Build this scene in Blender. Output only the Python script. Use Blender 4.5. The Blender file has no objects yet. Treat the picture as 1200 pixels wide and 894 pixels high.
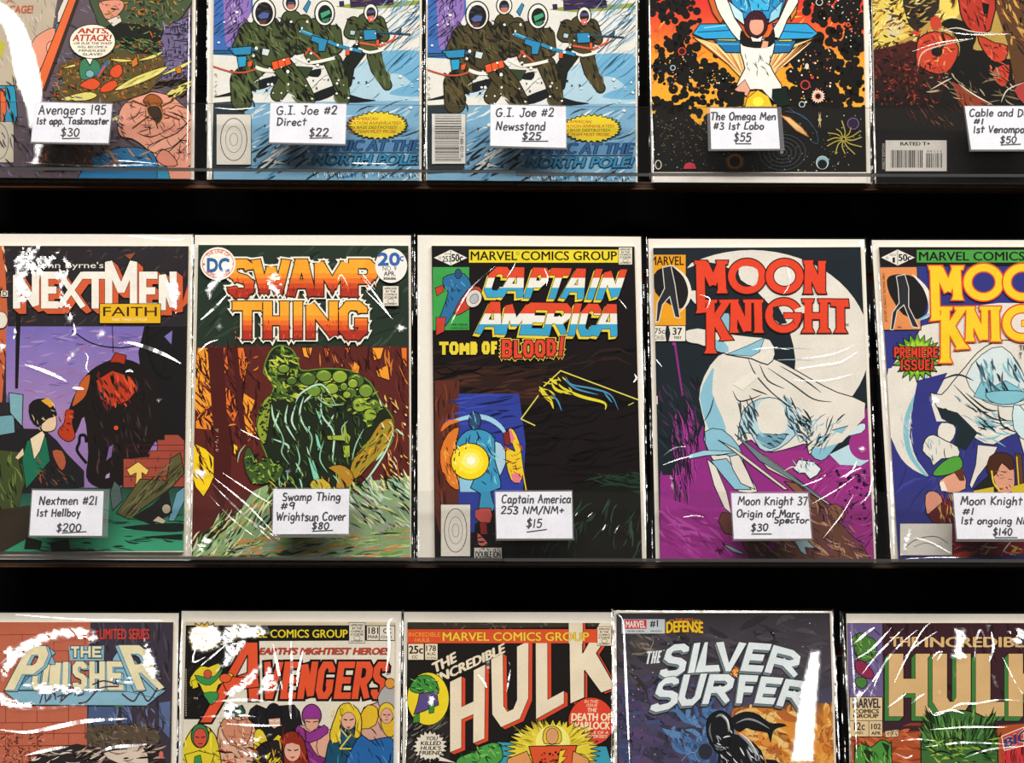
import bpy, math, random
from mathutils import Vector, Matrix, noise

# ------------------------------------------------------------------ camera, world, lamps, exposure
IMW, IMH = 1200.0, 894.0
FPX = 1894.0                      # focal length in pixels of a 1200 px wide picture
PITCH = math.radians(8.0)         # the camera looks slightly down at a rack that leans back
CAM = Vector((0.0, 0.0, 1.45))
RIGHT = Vector((1, 0, 0))
UP = Vector((0, math.sin(PITCH), math.cos(PITCH)))
FWD = Vector((0, math.cos(PITCH), -math.sin(PITCH)))
sc = bpy.context.scene
COL = sc.collection
cd = bpy.data.cameras.new('camera'); cam = bpy.data.objects.new('camera', cd); COL.objects.link(cam)
cam.location = CAM; cam.rotation_euler = (math.pi/2 - PITCH, 0, 0)
cd.sensor_width = 36.0; cd.lens = 36.0*FPX/IMW; cd.clip_start = 0.01
sc.camera = cam
sc.view_settings.view_transform = 'Standard'; sc.view_settings.look = 'None'
sc.view_settings.gamma = 1.0; sc.view_settings.use_curve_mapping = False
sc.view_settings.exposure = 0.0
sc.cycles.transparent_max_bounces = 32
sc.cycles.max_bounces = 8
w = bpy.data.worlds.new('room_light'); sc.world = w; w.use_nodes = True
w.node_tree.nodes['Background'].inputs[0].default_value = (1.0, 0.95, 0.9, 1)
w.node_tree.nodes['Background'].inputs[1].default_value = 0.06

def camspace(x, y, d): return CAM + RIGHT*x + UP*y + FWD*d
LAMP = camspace(-0.45, 2.05, -1.0)
AIM = camspace(0, 0, 1.27)
def ceiling_lamp(name, loc, power, sx, sy, tint):
    ld = bpy.data.lights.new(name, 'AREA'); ld.shape = 'RECTANGLE'; ld.size = sx; ld.size_y = sy
    ld.energy = power; ld.color = tint
    o = bpy.data.objects.new(name, ld); COL.objects.link(o); o.location = loc
    o.rotation_euler = (AIM - loc).to_track_quat('-Z', 'Y').to_euler()
ceiling_lamp('ceiling_light', LAMP, 98, 2.2, 0.55, (1.0, 0.965, 0.92))
ceiling_lamp('ceiling_light', camspace(1.5, 2.1, -0.7), 76, 1.8, 0.5, (1.0, 0.97, 0.93))

# ------------------------------------------------------------------ materials
def srgb(c):
    if isinstance(c, str):
        c = c.lstrip('#')
        c = tuple(int(c[i:i+2], 16)/255 for i in (0, 2, 4))
    return tuple(v/12.92 if v <= 0.04045 else ((v+0.055)/1.055)**2.4 for v in c[:3])
def newmat(name):
    m = bpy.data.materials.new(name); m.use_nodes = True
    return m, m.node_tree.nodes, m.node_tree.links, m.node_tree.nodes['Principled BSDF']
def plain(name, col, rough=0.5, spec=0.4, grain=0.0, scale=400):
    m, n, l, b = newmat(name)
    c = srgb(col)
    b.inputs['Roughness'].default_value = rough; b.inputs['Specular IOR Level'].default_value = spec
    tc = n.new('ShaderNodeTexCoord'); nz = n.new('ShaderNodeTexNoise'); nz.inputs['Scale'].default_value = scale
    l.new(tc.outputs['Object'], nz.inputs['Vector'])
    mp = n.new('ShaderNodeMapRange'); mp.inputs[3].default_value = 1-grain; mp.inputs[4].default_value = 1+grain
    l.new(nz.outputs[0], mp.inputs[0])
    mx = n.new('ShaderNodeVectorMath'); mx.operation = 'SCALE'; mx.inputs[0].default_value = c
    l.new(mp.outputs[0], mx.inputs['Scale']); l.new(mx.outputs[0], b.inputs['Base Color'])
    return m
def ink(name, rough=0.6, spec=0.08):
    m, n, l, b = newmat(name)                       # printed ink: the print's own colours with paper grain
    at = n.new('ShaderNodeAttribute'); at.attribute_name = 'ink'
    tc = n.new('ShaderNodeTexCoord')
    nz = n.new('ShaderNodeTexNoise'); nz.inputs['Scale'].default_value = 900; nz.inputs['Detail'].default_value = 1
    l.new(tc.outputs['Object'], nz.inputs['Vector'])
    n2 = n.new('ShaderNodeTexNoise'); n2.inputs['Scale'].default_value = 60; n2.inputs['Detail'].default_value = 4
    l.new(tc.outputs['Object'], n2.inputs['Vector'])
    ad = n.new('ShaderNodeMath'); ad.operation = 'ADD'
    l.new(nz.outputs[0], ad.inputs[0]); l.new(n2.outputs[0], ad.inputs[1])
    mp = n.new('ShaderNodeMapRange'); mp.inputs[1].default_value = 0.5; mp.inputs[2].default_value = 1.5
    mp.inputs[3].default_value = 0.84; mp.inputs[4].default_value = 1.12
    l.new(ad.outputs[0], mp.inputs[0])
    mx = n.new('ShaderNodeVectorMath'); mx.operation = 'SCALE'
    l.new(at.outputs['Color'], mx.inputs[0]); l.new(mp.outputs[0], mx.inputs['Scale'])
    l.new(mx.outputs[0], b.inputs['Base Color'])
    b.inputs['Roughness'].default_value = rough; b.inputs['Specular IOR Level'].default_value = spec
    return m
def clear(name, tint, gloss, rough, haze, hazecol='#ffffff', bump=0.0, bscale=40):
    m, n, l, b = newmat(name); n.remove(b)
    out = n['Material Output']
    t = n.new('ShaderNodeBsdfTransparent'); t.inputs[0].default_value = (*srgb(tint), 1)
    g = n.new('ShaderNodeBsdfGlossy'); g.inputs['Roughness'].default_value = rough; g.inputs[0].default_value = (1, 1, 1, 1)
    d = n.new('ShaderNodeBsdfDiffuse'); d.inputs[0].default_value = (*srgb(hazecol), 1)
    a = n.new('ShaderNodeMixShader'); a.inputs[0].default_value = haze
    l.new(t.outputs[0], a.inputs[1]); l.new(d.outputs[0], a.inputs[2])
    c = n.new('ShaderNodeMixShader'); c.inputs[0].default_value = gloss
    l.new(a.outputs[0], c.inputs[1]); l.new(g.outputs[0], c.inputs[2]); l.new(c.outputs[0], out.inputs[0])
    if bump:
        tc = n.new('ShaderNodeTexCoord'); nz = n.new('ShaderNodeTexNoise'); nz.inputs['Scale'].default_value = bscale
        l.new(tc.outputs['Object'], nz.inputs['Vector'])
        bp = n.new('ShaderNodeBump'); bp.inputs['Strength'].default_value = bump; bp.inputs['Distance'].default_value = 0.002
        l.new(nz.outputs[0], bp.inputs['Height']); l.new(bp.outputs[0], g.inputs['Normal'])
    return m
M_INK = ink('printed_ink')
M_CARD = ink('card_stock', 0.7, 0.15)
M_BOARD = plain('white_backing_board', '#e3ddd4', 0.6, 0.2, 0.05, 200)
M_PAGE = plain('newsprint_pages', '#d8cbb2', 0.8, 0.1, 0.08, 500)
M_SLEEVE = clear('clear_sleeve_film', '#fdfdfb', 0.032, 0.10, 0.0, bump=0.25, bscale=30)
M_GLARE = clear('glare_crease_film', '#ffffff', 0.09, 0.17, 0.0)  # glossier film for the added facets that place the glare
M_ACRYL = clear('clear_acrylic', '#fafafa', 0.02, 0.06, 0.002)
M_PLATE = clear('clear_acrylic_back', '#fafafa', 0.012, 0.08, 0.0)
M_EDGE = clear('acrylic_cut_edge', '#b8b8b4', 0.10, 0.2, 0.22, '#b8b4ac')
M_DARKEDGE = clear('acrylic_bend', '#55504c', 0.06, 0.15, 0.05)
M_HOLD = clear('card_holder_film', '#fdfdfe', 0.025, 0.15, 0.03)
M_BLACK = plain('black_panel', '#0c0a0a', 0.6, 0.06, 0.25, 300)
M_BROWN = plain('brown_panel_edge', '#7a431f', 0.45, 0.25, 0.3, 120)

M_BROWN2 = plain('dark_stained_rail', '#5c3c26', 0.5, 0.2, 0.5, 150)

# ------------------------------------------------------------------ rows: planes that lean back, unprojected from photograph pixels
class Row:
    def __init__(s, py, d):
        yc = (IMH/2 - py)/FPX*d
        slope = 0.0745
        s.O = camspace(0, yc, d)
        s.U = RIGHT.copy()
        s.V = (UP + FWD*slope).normalized()
        s.N = s.U.cross(s.V).normalized()           # towards the viewer
    def uv(s, x, y, n=0.0):
        ray = RIGHT*((x-IMW/2)/FPX) + UP*((IMH/2-y)/FPX) + FWD
        O = s.O + s.N*n
        t = (O - CAM).dot(s.N)/ray.dot(s.N)
        p = CAM + ray*t - O
        return p.dot(s.U), p.dot(s.V)
    def mat(s, u, v, n=0.0):
        p = s.O + s.U*u + s.V*v + s.N*n
        m = Matrix((s.U, s.V, s.N)).transposed().to_4x4(); m.translation = p
        return m
ROWS = {'T': Row(205, 1.285), 'M': Row(655, 1.254), 'B': Row(718, 1.279)}

def link(name, me, parent=None):
    o = bpy.data.objects.new(name, me); COL.objects.link(o)
    if parent: o.parent = parent
    return o
def tag(o, label=None, cat=None, group=None, kind=None):
    if label: o['label'] = label
    if cat: o['category'] = cat
    if group: o['group'] = group
    if kind: o['kind'] = kind
    return o
class MB:
    """vertices and faces of one mesh, in the frame of one thing (u right, v up the rack, n out)"""
    def __init__(s, row, u0, v0):
        s.row, s.u0, s.v0 = row, u0, v0
        s.v, s.f, s.mi, s.c = [], [], [], []
    def at(s, x, y, n):
        u, v = s.row.uv(x, y, n); return (u-s.u0, v-s.v0, n)
    def face(s, pts, mi=0, col=None):
        b = len(s.v); s.v += pts; s.f.append(list(range(b, b+len(pts)))); s.mi.append(mi)
        if col is None: col = [(1, 1, 1)]*len(pts)
        s.c += col
    def slab(s, q, n0, n1, mi=0, col=None, mis=None):
        """solid plate between n0 and n1 over the pixel quad q (TL,TR,BR,BL)"""
        mid = (n0+n1)/2
        base = [s.at(x, y, mid) for x, y in q]
        a = [(u, v, n0) for u, v, _ in base]; b = [(u, v, n1) for u, v, _ in base]
        fs = [b[::-1], a] + [[b[i], b[(i+1) % 4], a[(i+1) % 4], a[i]] for i in range(4)]
        for i, f in enumerate(fs):
            s.face(f, mis[i] if mis else mi, [col]*4 if col else None)
    def build(s, name, mats, parent, smooth=False):
        me = bpy.data.meshes.new(name); me.from_pydata(s.v, [], s.f)
        for m in mats: me.materials.append(m)
        me.polygons.foreach_set('material_index', s.mi)
        at = me.attributes.new('ink', 'FLOAT_COLOR', 'POINT')
        flat = []
        for c in s.c: flat += [c[0], c[1], c[2], 1.0]
        at.data.foreach_set('color', flat)
        if smooth: me.polygons.foreach_set('use_smooth', [True]*len(me.polygons))
        me.update()
        return link(name, me, parent)

# ------------------------------------------------------------------ drawing tools for the printed surfaces (pixel coordinates of the photograph)
def hull(p):
    p = sorted(set((round(a, 4), round(b, 4)) for a, b in p))
    if len(p) < 3: return p
    def half(q):
        h = []
        for c in q:
            while len(h) > 1 and (h[-1][0]-h[-2][0])*(c[1]-h[-2][1])-(h[-1][1]-h[-2][1])*(c[0]-h[-2][0]) <= 0: h.pop()
            h.append(c)
        return h
    a, b = half(p), half(p[::-1])
    return a[:-1]+b[:-1]
def area(p): return sum(p[i][0]*p[(i+1) % len(p)][1]-p[(i+1) % len(p)][0]*p[i][1] for i in range(len(p)))/2
def grow(p, o):
    """convex polygon pushed outwards by o"""
    p = hull(p)
    if len(p) < 3: return p
    n = len(p); out = []
    for i in range(n):
        a, b, c = p[i-1], p[i], p[(i+1) % n]
        d0 = (b[0]-a[0], b[1]-a[1]); d1 = (c[0]-b[0], c[1]-b[1])
        l0 = math.hypot(*d0) or 1e-9; l1 = math.hypot(*d1) or 1e-9
        n0 = (d0[1]/l0, -d0[0]/l0); n1 = (d1[1]/l1, -d1[0]/l1)
        m = (n0[0]+n1[0], n0[1]+n1[1]); k = m[0]*n1[0]+m[1]*n1[1]
        k = max(k, 0.45)
        out.append((b[0]+m[0]*o/k, b[1]+m[1]*o/k))
    return out
def clip(p, q):
    """clip a polygon to a convex quad q"""
    if area(q) < 0: q = q[::-1]
    for i in range(len(q)):
        a, b = q[i], q[(i+1) % len(q)]
        s = lambda t: (b[0]-a[0])*(t[1]-a[1])-(b[1]-a[1])*(t[0]-a[0])
        r = []
        for j in range(len(p)):
            c, d = p[j-1], p[j]; sc_, sd = s(c), s(d)
            if (sc_ >= 0) != (sd >= 0):
                k = sc_/(sc_-sd); r.append((c[0]+(d[0]-c[0])*k, c[1]+(d[1]-c[1])*k))
            if sd >= 0: r.append(d)
        p = r
        if len(p) < 3: return []
    return p
def inside(x, y, p):
    r = False
    for i in range(len(p)):
        (x0, y0), (x1, y1) = p[i-1], p[i]
        if (y0 > y) != (y1 > y) and x < (x1-x0)*(y-y0)/(y1-y0)+x0: r = not r
    return r
def smooth(p, k=4, closed=False):
    n = len(p)
    if n < 3: return list(p)
    out = []
    rng = range(n) if closed else range(n-1)
    for i in rng:
        if closed: p0, p1, p2, p3 = p[i-1], p[i], p[(i+1) % n], p[(i+2) % n]
        else: p0, p1, p2, p3 = p[max(i-1, 0)], p[i], p[i+1], p[min(i+2, n-1)]
        for j in range(k):
            t = j/k
            out.append(tuple(0.5*(2*p1[a]+(p2[a]-p0[a])*t+(2*p0[a]-5*p1[a]+4*p2[a]-p3[a])*t*t+(3*p1[a]-p0[a]-3*p2[a]+p3[a])*t**3) for a in (0, 1)))
    if not closed: out.append(p[-1])
    return out
def ribbon(p, w, caps=True, taper=False):
    """convex pieces of a stroke of width w along p"""
    out = []; n = len(p)
    for i in range(n-1):
        (x0, y0), (x1, y1) = p[i], p[i+1]
        L = math.hypot(x1-x0, y1-y0)
        if L < 1e-6: continue
        dx, dy = (x1-x0)/L, (y1-y0)/L
        wa = wb = w/2
        if taper:
            f = lambda k: 0.15+0.85*math.sin(math.pi*min(max(k, 0), 1))
            wa, wb = w/2*f(i/(n-1)), w/2*f((i+1)/(n-1))
        e = w*0.25 if not taper else 0
        if caps is False and i in (0, n-2): e = 0
        out.append([(x0-dx*e-dy*wa, y0-dy*e+dx*wa), (x1+dx*e-dy*wb, y1+dy*e+dx*wb), (x1+dx*e+dy*wb, y1+dy*e-dx*wb), (x0-dx*e+dy*wa, y0-dy*e-dx*wa)])
    return out
BLOCK = {k: [[tuple(map(float, c.split(','))) for c in s.split()] for s in v.split('|')] for k, v in {
 'A': '0,0 .38,1 .62,1 1,0|.17,.3 .83,.3', 'B': '0,0 0,1 .75,1 1,.86 1,.66 .75,.52 0,.52|.75,.52 1,.4 1,.14 .75,0 0,0',
 'C': '1,.7 1,.85 .75,1 .25,1 0,.8 0,.2 .25,0 .75,0 1,.15 1,.3', 'D': '0,0 0,1 .65,1 1,.75 1,.25 .65,0 0,0',
 'E': '1,1 0,1 0,0 1,0|0,.5 .8,.5', 'F': '1,1 0,1 0,0|0,.5 .8,.5', 'G': '1,.76 1,.86 .75,1 .25,1 0,.8 0,.2 .25,0 .75,0 1,.15 1,.42 .6,.42',
 'H': '0,0 0,1|1,0 1,1|0,.48 1,.48', 'I': '.5,0 .5,1', 'K': '0,0 0,1|1,1 .1,.42|.3,.55 1,0', 'L': '0,1 0,0 1,0',
 'M': '0,0 0,1 .5,.25 1,1 1,0', 'N': '0,0 0,1 1,0 1,1', 'O': '.25,0 0,.22 0,.78 .25,1 .75,1 1,.78 1,.22 .75,0 .25,0',
 'P': '0,0 0,1 .75,1 1,.85 1,.6 .75,.45 0,.45', 'R': '0,0 0,1 .75,1 1,.85 1,.62 .75,.47 0,.47|.5,.47 1,0',
 'S': '1,.8 .98,.9 .75,1 .25,1 0,.88 0,.66 .25,.54 .75,.46 1,.34 1,.12 .75,0 .25,0 .02,.1 0,.2', 'T': '.5,0 .5,1|0,1 1,1',
 'U': '0,1 0,.2 .25,0 .75,0 1,.2 1,1', 'V': '0,1 .42,0 .58,0 1,1', 'W': '0,1 .25,0 .5,.85 .75,0 1,1', 'X': '0,0 1,1|0,1 1,0', 'Y': '0,1 .5,.5 1,1|.5,.5 .5,0',
 '!': '.5,1 .5,.35|.5,.12 .5,0'}.items()}
def letter(ch, q, t, round_=False):
    """convex pieces of one block letter in the pixel quad q = TL,TR,BR,BL with strokes t pixels wide"""
    TL, TR, BR, BL = q
    W = (math.dist(TL, TR)+math.dist(BL, BR))/2; H = (math.dist(TL, BL)+math.dist(TR, BR))/2
    H = max(H, 1e-3); W = max(W, 1e-3)
    # true height without slant
    H = (abs(BL[1]-TL[1])+abs(BR[1]-TR[1]))/2
    pcs = []
    for s in BLOCK[ch]:
        pts = [(t/2+a*(W-t), t/2+b*(H-t)) for a, b in s]
        if round_: pts = smooth(pts, 3)
        n = len(pts)
        for i in range(n-1):
            (x0, y0), (x1, y1) = pts[i], pts[i+1]
            L = math.hypot(x1-x0, y1-y0) or 1e-6; dx, dy = (x1-x0)/L, (y1-y0)/L
            e0 = t/2 if i == 0 else 0; e1 = t/2 if i == n-2 else 0
            if pts[0] == pts[-1] or ch in 'CSG': e0 = e1 = 0
            x0, y0, x1, y1 = x0-dx*e0, y0-dy*e0, x1+dx*e1, y1+dy*e1
            pcs.append([(x0-dy*t/2, y0+dx*t/2), (x1-dy*t/2, y1+dx*t/2), (x1+dy*t/2, y1-dx*t/2), (x0+dy*t/2, y0-dx*t/2)])
        idx = list(range(1, n-1)) + ([0] if pts[0] == pts[-1] else [])
        for i in idx:
            p = pts[i]; a = pts[i-1] if i else pts[-2]; b = pts[i+1]
            d0 = (p[0]-a[0], p[1]-a[1]); d1 = (b[0]-p[0], b[1]-p[1])
            l0 = math.hypot(*d0) or 1e-6; l1 = math.hypot(*d1) or 1e-6
            d0 = (d0[0]/l0, d0[1]/l0); d1 = (d1[0]/l1, d1[1]/l1)
            cr = d0[0]*d1[1]-d0[1]*d1[0]; sg = -1 if cr > 0 else 1
            n0 = (-d0[1]*sg*t/2, d0[0]*sg*t/2); n1 = (-d1[1]*sg*t/2, d1[0]*sg*t/2)
            m = (n0[0]+n1[0], n0[1]+n1[1]); k = (m[0]*n1[0]+m[1]*n1[1])/(t*t/4)
            poly = [p, (p[0]+n0[0], p[1]+n0[1])]
            if k > 0.5: poly.append((p[0]+m[0]/k, p[1]+m[1]/k))
            poly.append((p[0]+n1[0], p[1]+n1[1])); pcs.append(poly)
    out = []
    for pc in pcs:
        o = []
        for x, y in pc:
            a, b = min(max(x/W, -0.02), 1.02), min(max(1-y/H, -0.0), 1.0)
            o.append(((TL[0]*(1-a)+TR[0]*a)*(1-b)+(BL[0]*(1-a)+BR[0]*a)*b, (TL[1]*(1-a)+TR[1]*a)*(1-b)+(BL[1]*(1-a)+BR[1]*a)*b))
        h = hull(o)
        if len(h) > 2: out.append(h)
    return out
_tc = {}
def textmesh(s):
    if s not in _tc:
        c = bpy.data.curves.new('t', 'FONT'); c.body = s; c.size = 1; c.resolution_u = 3
        o = bpy.data.objects.new('t', c); COL.objects.link(o)
        dg = bpy.context.evaluated_depsgraph_get()
        me = o.evaluated_get(dg).to_mesh()
        _tc[s] = ([(v.co.x, v.co.y) for v in me.vertices], [list(p.vertices) for p in me.polygons])
        o.evaluated_get(dg).to_mesh_clear()
        bpy.data.objects.remove(o); bpy.data.curves.remove(c)
    return _tc[s]
def quad(x0, y0, x1, y1, sl=0.0, dy=0.0):
    """pixel quad; sl leans the top to the right, dy drops the right end"""
    return [(x0+sl, y0), (x1+sl, y0+dy), (x1, y1+dy), (x0, y1)]
def bil(q, a, b):
    TL, TR, BR, BL = q
    return ((TL[0]*(1-a)+TR[0]*a)*(1-b)+(BL[0]*(1-a)+BR[0]*a)*b, (TL[1]*(1-a)+TR[1]*a)*(1-b)+(BL[1]*(1-a)+BR[1]*a)*b)

class Art:
    """the print on one sheet: flat shapes laid on it in order, clipped to its edges"""
    dz = 0.000004
    def __init__(s, mb, frame, n):
        s.mb, s.frame, s.n, s.k = mb, frame, n, 0
        s.dx = s.dy = 0.0; s.m = (0, 0, 1)
    def at(s, ox, oy, k): s.m = (ox, oy, k)         # sheet window: k units to a pixel
    def up(s): s.k += 1
    def raw(s, pts, col):
        ox, oy, mk = s.m
        pts = [(ox+x/mk+s.dx, oy+y/mk+s.dy) for x, y in pts]
        p = clip(pts, s.frame)
        if len(p) < 3 or abs(area(p)) < 1e-3: return
        if area(p) > 0: p = p[::-1]
        n = s.n + s.k*s.dz
        if callable(col): cs = [srgb(col((x-s.dx-ox)*mk, (y-s.dy-oy)*mk)) for x, y in p]
        else: cs = [srgb(col)]*len(p)
        s.mb.face([s.mb.at(x, y, n) for x, y in p], 0, cs)
    def P(s, pts, col, out=None, ow=1.0, sm=0):
        """polygon; pts as list or 'x,y x,y' text"""
        if isinstance(pts, str): pts = [tuple(map(float, c.split(','))) for c in pts.split()]
        if sm: pts = smooth(pts, sm, True)
        s.up()
        if callable(col):                             # a printed blend: cut into bands so that the colours follow it
            Y = [b for _, b in pts]; n = 28; h = (max(Y)-min(Y))/n
            for i in range(n):
                b = clip(pts, [(-9999, min(Y)+h*i), (9999, min(Y)+h*i), (9999, min(Y)+h*(i+1)), (-9999, min(Y)+h*(i+1))])
                if b: s.raw(b, col)
        else: s.raw(pts, col)
        if out: s.L(pts+[pts[0]], ow, out)
    def L(s, pts, w, col, sm=0, taper=False):
        if isinstance(pts, str): pts = [tuple(map(float, c.split(','))) for c in pts.split()]
        if sm: pts = smooth(pts, sm)
        if taper and len(pts) < 4: pts = smooth(pts if len(pts) > 2 else [pts[0], ((pts[0][0]+pts[1][0])/2, (pts[0][1]+pts[1][1])/2), pts[1]], 4)
        s.up()
        for q in ribbon(pts, w, True, taper): s.raw(q, col); s.k += .08
    def R(s, x0, y0, x1, y1, col, out=None, ow=1.0): s.P([(x0, y0), (x1, y0), (x1, y1), (x0, y1)], col, out, ow)
    def E(s, cx, cy, rx, ry, col, out=None, ow=1.0, rot=0, n=28):
        c, d = math.cos(rot), math.sin(rot)
        pts = [(cx+rx*math.cos(t)*c-ry*math.sin(t)*d, cy+rx*math.cos(t)*d+ry*math.sin(t)*c) for t in [2*math.pi*i/n for i in range(n)]]
        s.up()
        if col: s.raw(pts, col)
        if out: s.L(pts+[pts[0]], ow, out)
    def B(s, cx, cy, rx, ry, col, n=22, depth=0.25, out=None, ow=1.0, seed=1):
        r = random.Random(seed); pts = []
        for i in range(2*n):
            t = math.pi*i/n; k = 1.0+r.uniform(-.06, .06) if i % 2 == 0 else 1-depth
            pts.append((cx+rx*k*math.cos(t), cy+ry*k*math.sin(t)))
        s.P(pts, col, out, ow)
    def T(s, txt, q, col, bold=0.0, out=None, ow=0.04):
        """type in the pixel quad q"""
        v, f = textmesh(txt)
        if not v: return
        x0, x1 = min(a for a, _ in v), max(a for a, _ in v); y0, y1 = min(b for _, b in v), max(b for _, b in v)
        mp = (lambda a, b: q(a, b)) if callable(q) else (lambda a, b: bil(q, a, b))
        def lay(c, off, m):
            for k in range(m):
                t = 6.2832*k/m; ox, oy = (min(off*1.3, .03*(x1-x0))*math.cos(t), off*math.sin(t)*.7) if off else (0, 0)
                s.k += .2
                for p in f: s.raw([mp((v[i][0]-x0+ox)/(x1-x0), 1-(v[i][1]-y0+oy)/(y1-y0)) for i in p], c)
        s.up()
        if out: lay(out, bold+ow, 8); s.up()
        lay(col, bold*.75, 4 if bold else 1)
    def F(s, chains, col, ow=5, out='#14120f'):
        """limbs and bodies: chains of (x, y, radius) swept into rounded shapes with an ink line"""
        pcs = []
        for ch in chains:
            for (x0, y0, r0), (x1, y1, r1) in zip(ch, ch[1:]):
                pcs.append(hull([(x+r*math.cos(.3927*i), y+r*math.sin(.3927*i)) for x, y, r in ((x0, y0, r0), (x1, y1, r1)) for i in range(16)]))
        s.up()
        for p in pcs: s.raw(grow(p, ow), out); s.k += .2
        for p in pcs: s.raw(p, col); s.k += .2
    def W(s, items, t, col, out=None, ow=1.5, ext=None, extcol=None, extout=None, round_=False, rag=0, bands=None):
        """a word of block letters: items = [(char, quad)], ext = (dx,dy) thick side"""
        pcs = [p for ch, q in items for p in letter(ch, q, t, round_)]
        if rag:
            r = random.Random(7)
            pcs += [[(x-1.6*rag, y), (x+1.6*rag, y), (x+r.uniform(-.6, .6), y+r.uniform(1.5, 4)*rag)] for p in pcs for x, y in p if r.random() < .6]
            pcs = [hull(p) for p in pcs]
        sw = [hull(p+[(x+ext[0], y+ext[1]) for x, y in p]) for p in pcs] if ext else []
        if out:
            s.up()
            for p in pcs+sw: s.raw(grow(p, ow), extout or out); s.k += .2
        if ext:
            s.up()
            for p in sw: s.raw(p, extcol); s.k += .2
            if out:
                s.up()
                for p in pcs: s.raw(grow(p, ow*.6), out); s.k += .2
        s.up()
        for p in pcs:
            if bands:
                for a, b, c in bands(p):
                    pp = clip(p, [(-500, a), (2000, a), (2000, b), (-500, b)])
                    if pp: s.raw(pp, c); s.k += .1
            else: s.raw(p, col); s.k += .2
    def N(s, pts, n, cols, ln=(3, 8), wd=(.5, 1.2), ang=0, jit=.4, seed=1, curve=.15):
        """loose pen strokes inside a region"""
        if isinstance(pts, str): pts = [tuple(map(float, c.split(','))) for c in pts.split()]
        r = random.Random(seed); s.up()
        X = [a for a, _ in pts]; Y = [b for _, b in pts]; k = 0
        for _ in range(n*8):
            if k >= n: break
            x, y = r.uniform(min(X), max(X)), r.uniform(min(Y), max(Y))
            if not inside(x, y, pts): continue
            k += 1
            a = ang(x, y) if callable(ang) else ang
            a += r.uniform(-jit, jit); l = r.uniform(*ln)/2; w_ = r.uniform(*wd)
            c, d = math.cos(a), math.sin(a); bx = r.uniform(-curve, curve)*l*2
            p = [(x-c*l, y-d*l), (x-d*bx*.7-c*l*.4, y+c*bx*.7-d*l*.4), (x-d*bx*.7+c*l*.4, y+c*bx*.7+d*l*.4), (x+c*l, y+d*l)]
            cc = r.choice(cols)
            if k % 12 == 0: s.up()
            for q in ribbon(p, w_, True, True): s.raw(q, cc)
    def S(s, pts, n, cols, rr=(.5, 1.5), seed=1, ring=None):
        if isinstance(pts, str): pts = [tuple(map(float, c.split(','))) for c in pts.split()]
        r = random.Random(seed); s.up()
        X = [a for a, _ in pts]; Y = [b for _, b in pts]; k = 0
        for _ in range(n*8):
            if k >= n: break
            x, y = r.uniform(min(X), max(X)), r.uniform(min(Y), max(Y))
            if not inside(x, y, pts): continue
            k += 1; rd = r.uniform(*rr); ks = r.uniform(.7, 1.2); m = 10 if rd > 2 else 7
            if k % 10 == 0: s.up()
            if ring:
                s.raw([(x+(rd+.5)*math.cos(6.283*i/m), y+(rd+.5)*ks*math.sin(6.283*i/m)) for i in range(m)], ring); s.up()
            s.raw([(x+rd*math.cos(6.283*i/m), y+rd*ks*math.sin(6.283*i/m)) for i in range(m)], r.choice(cols))

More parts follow.
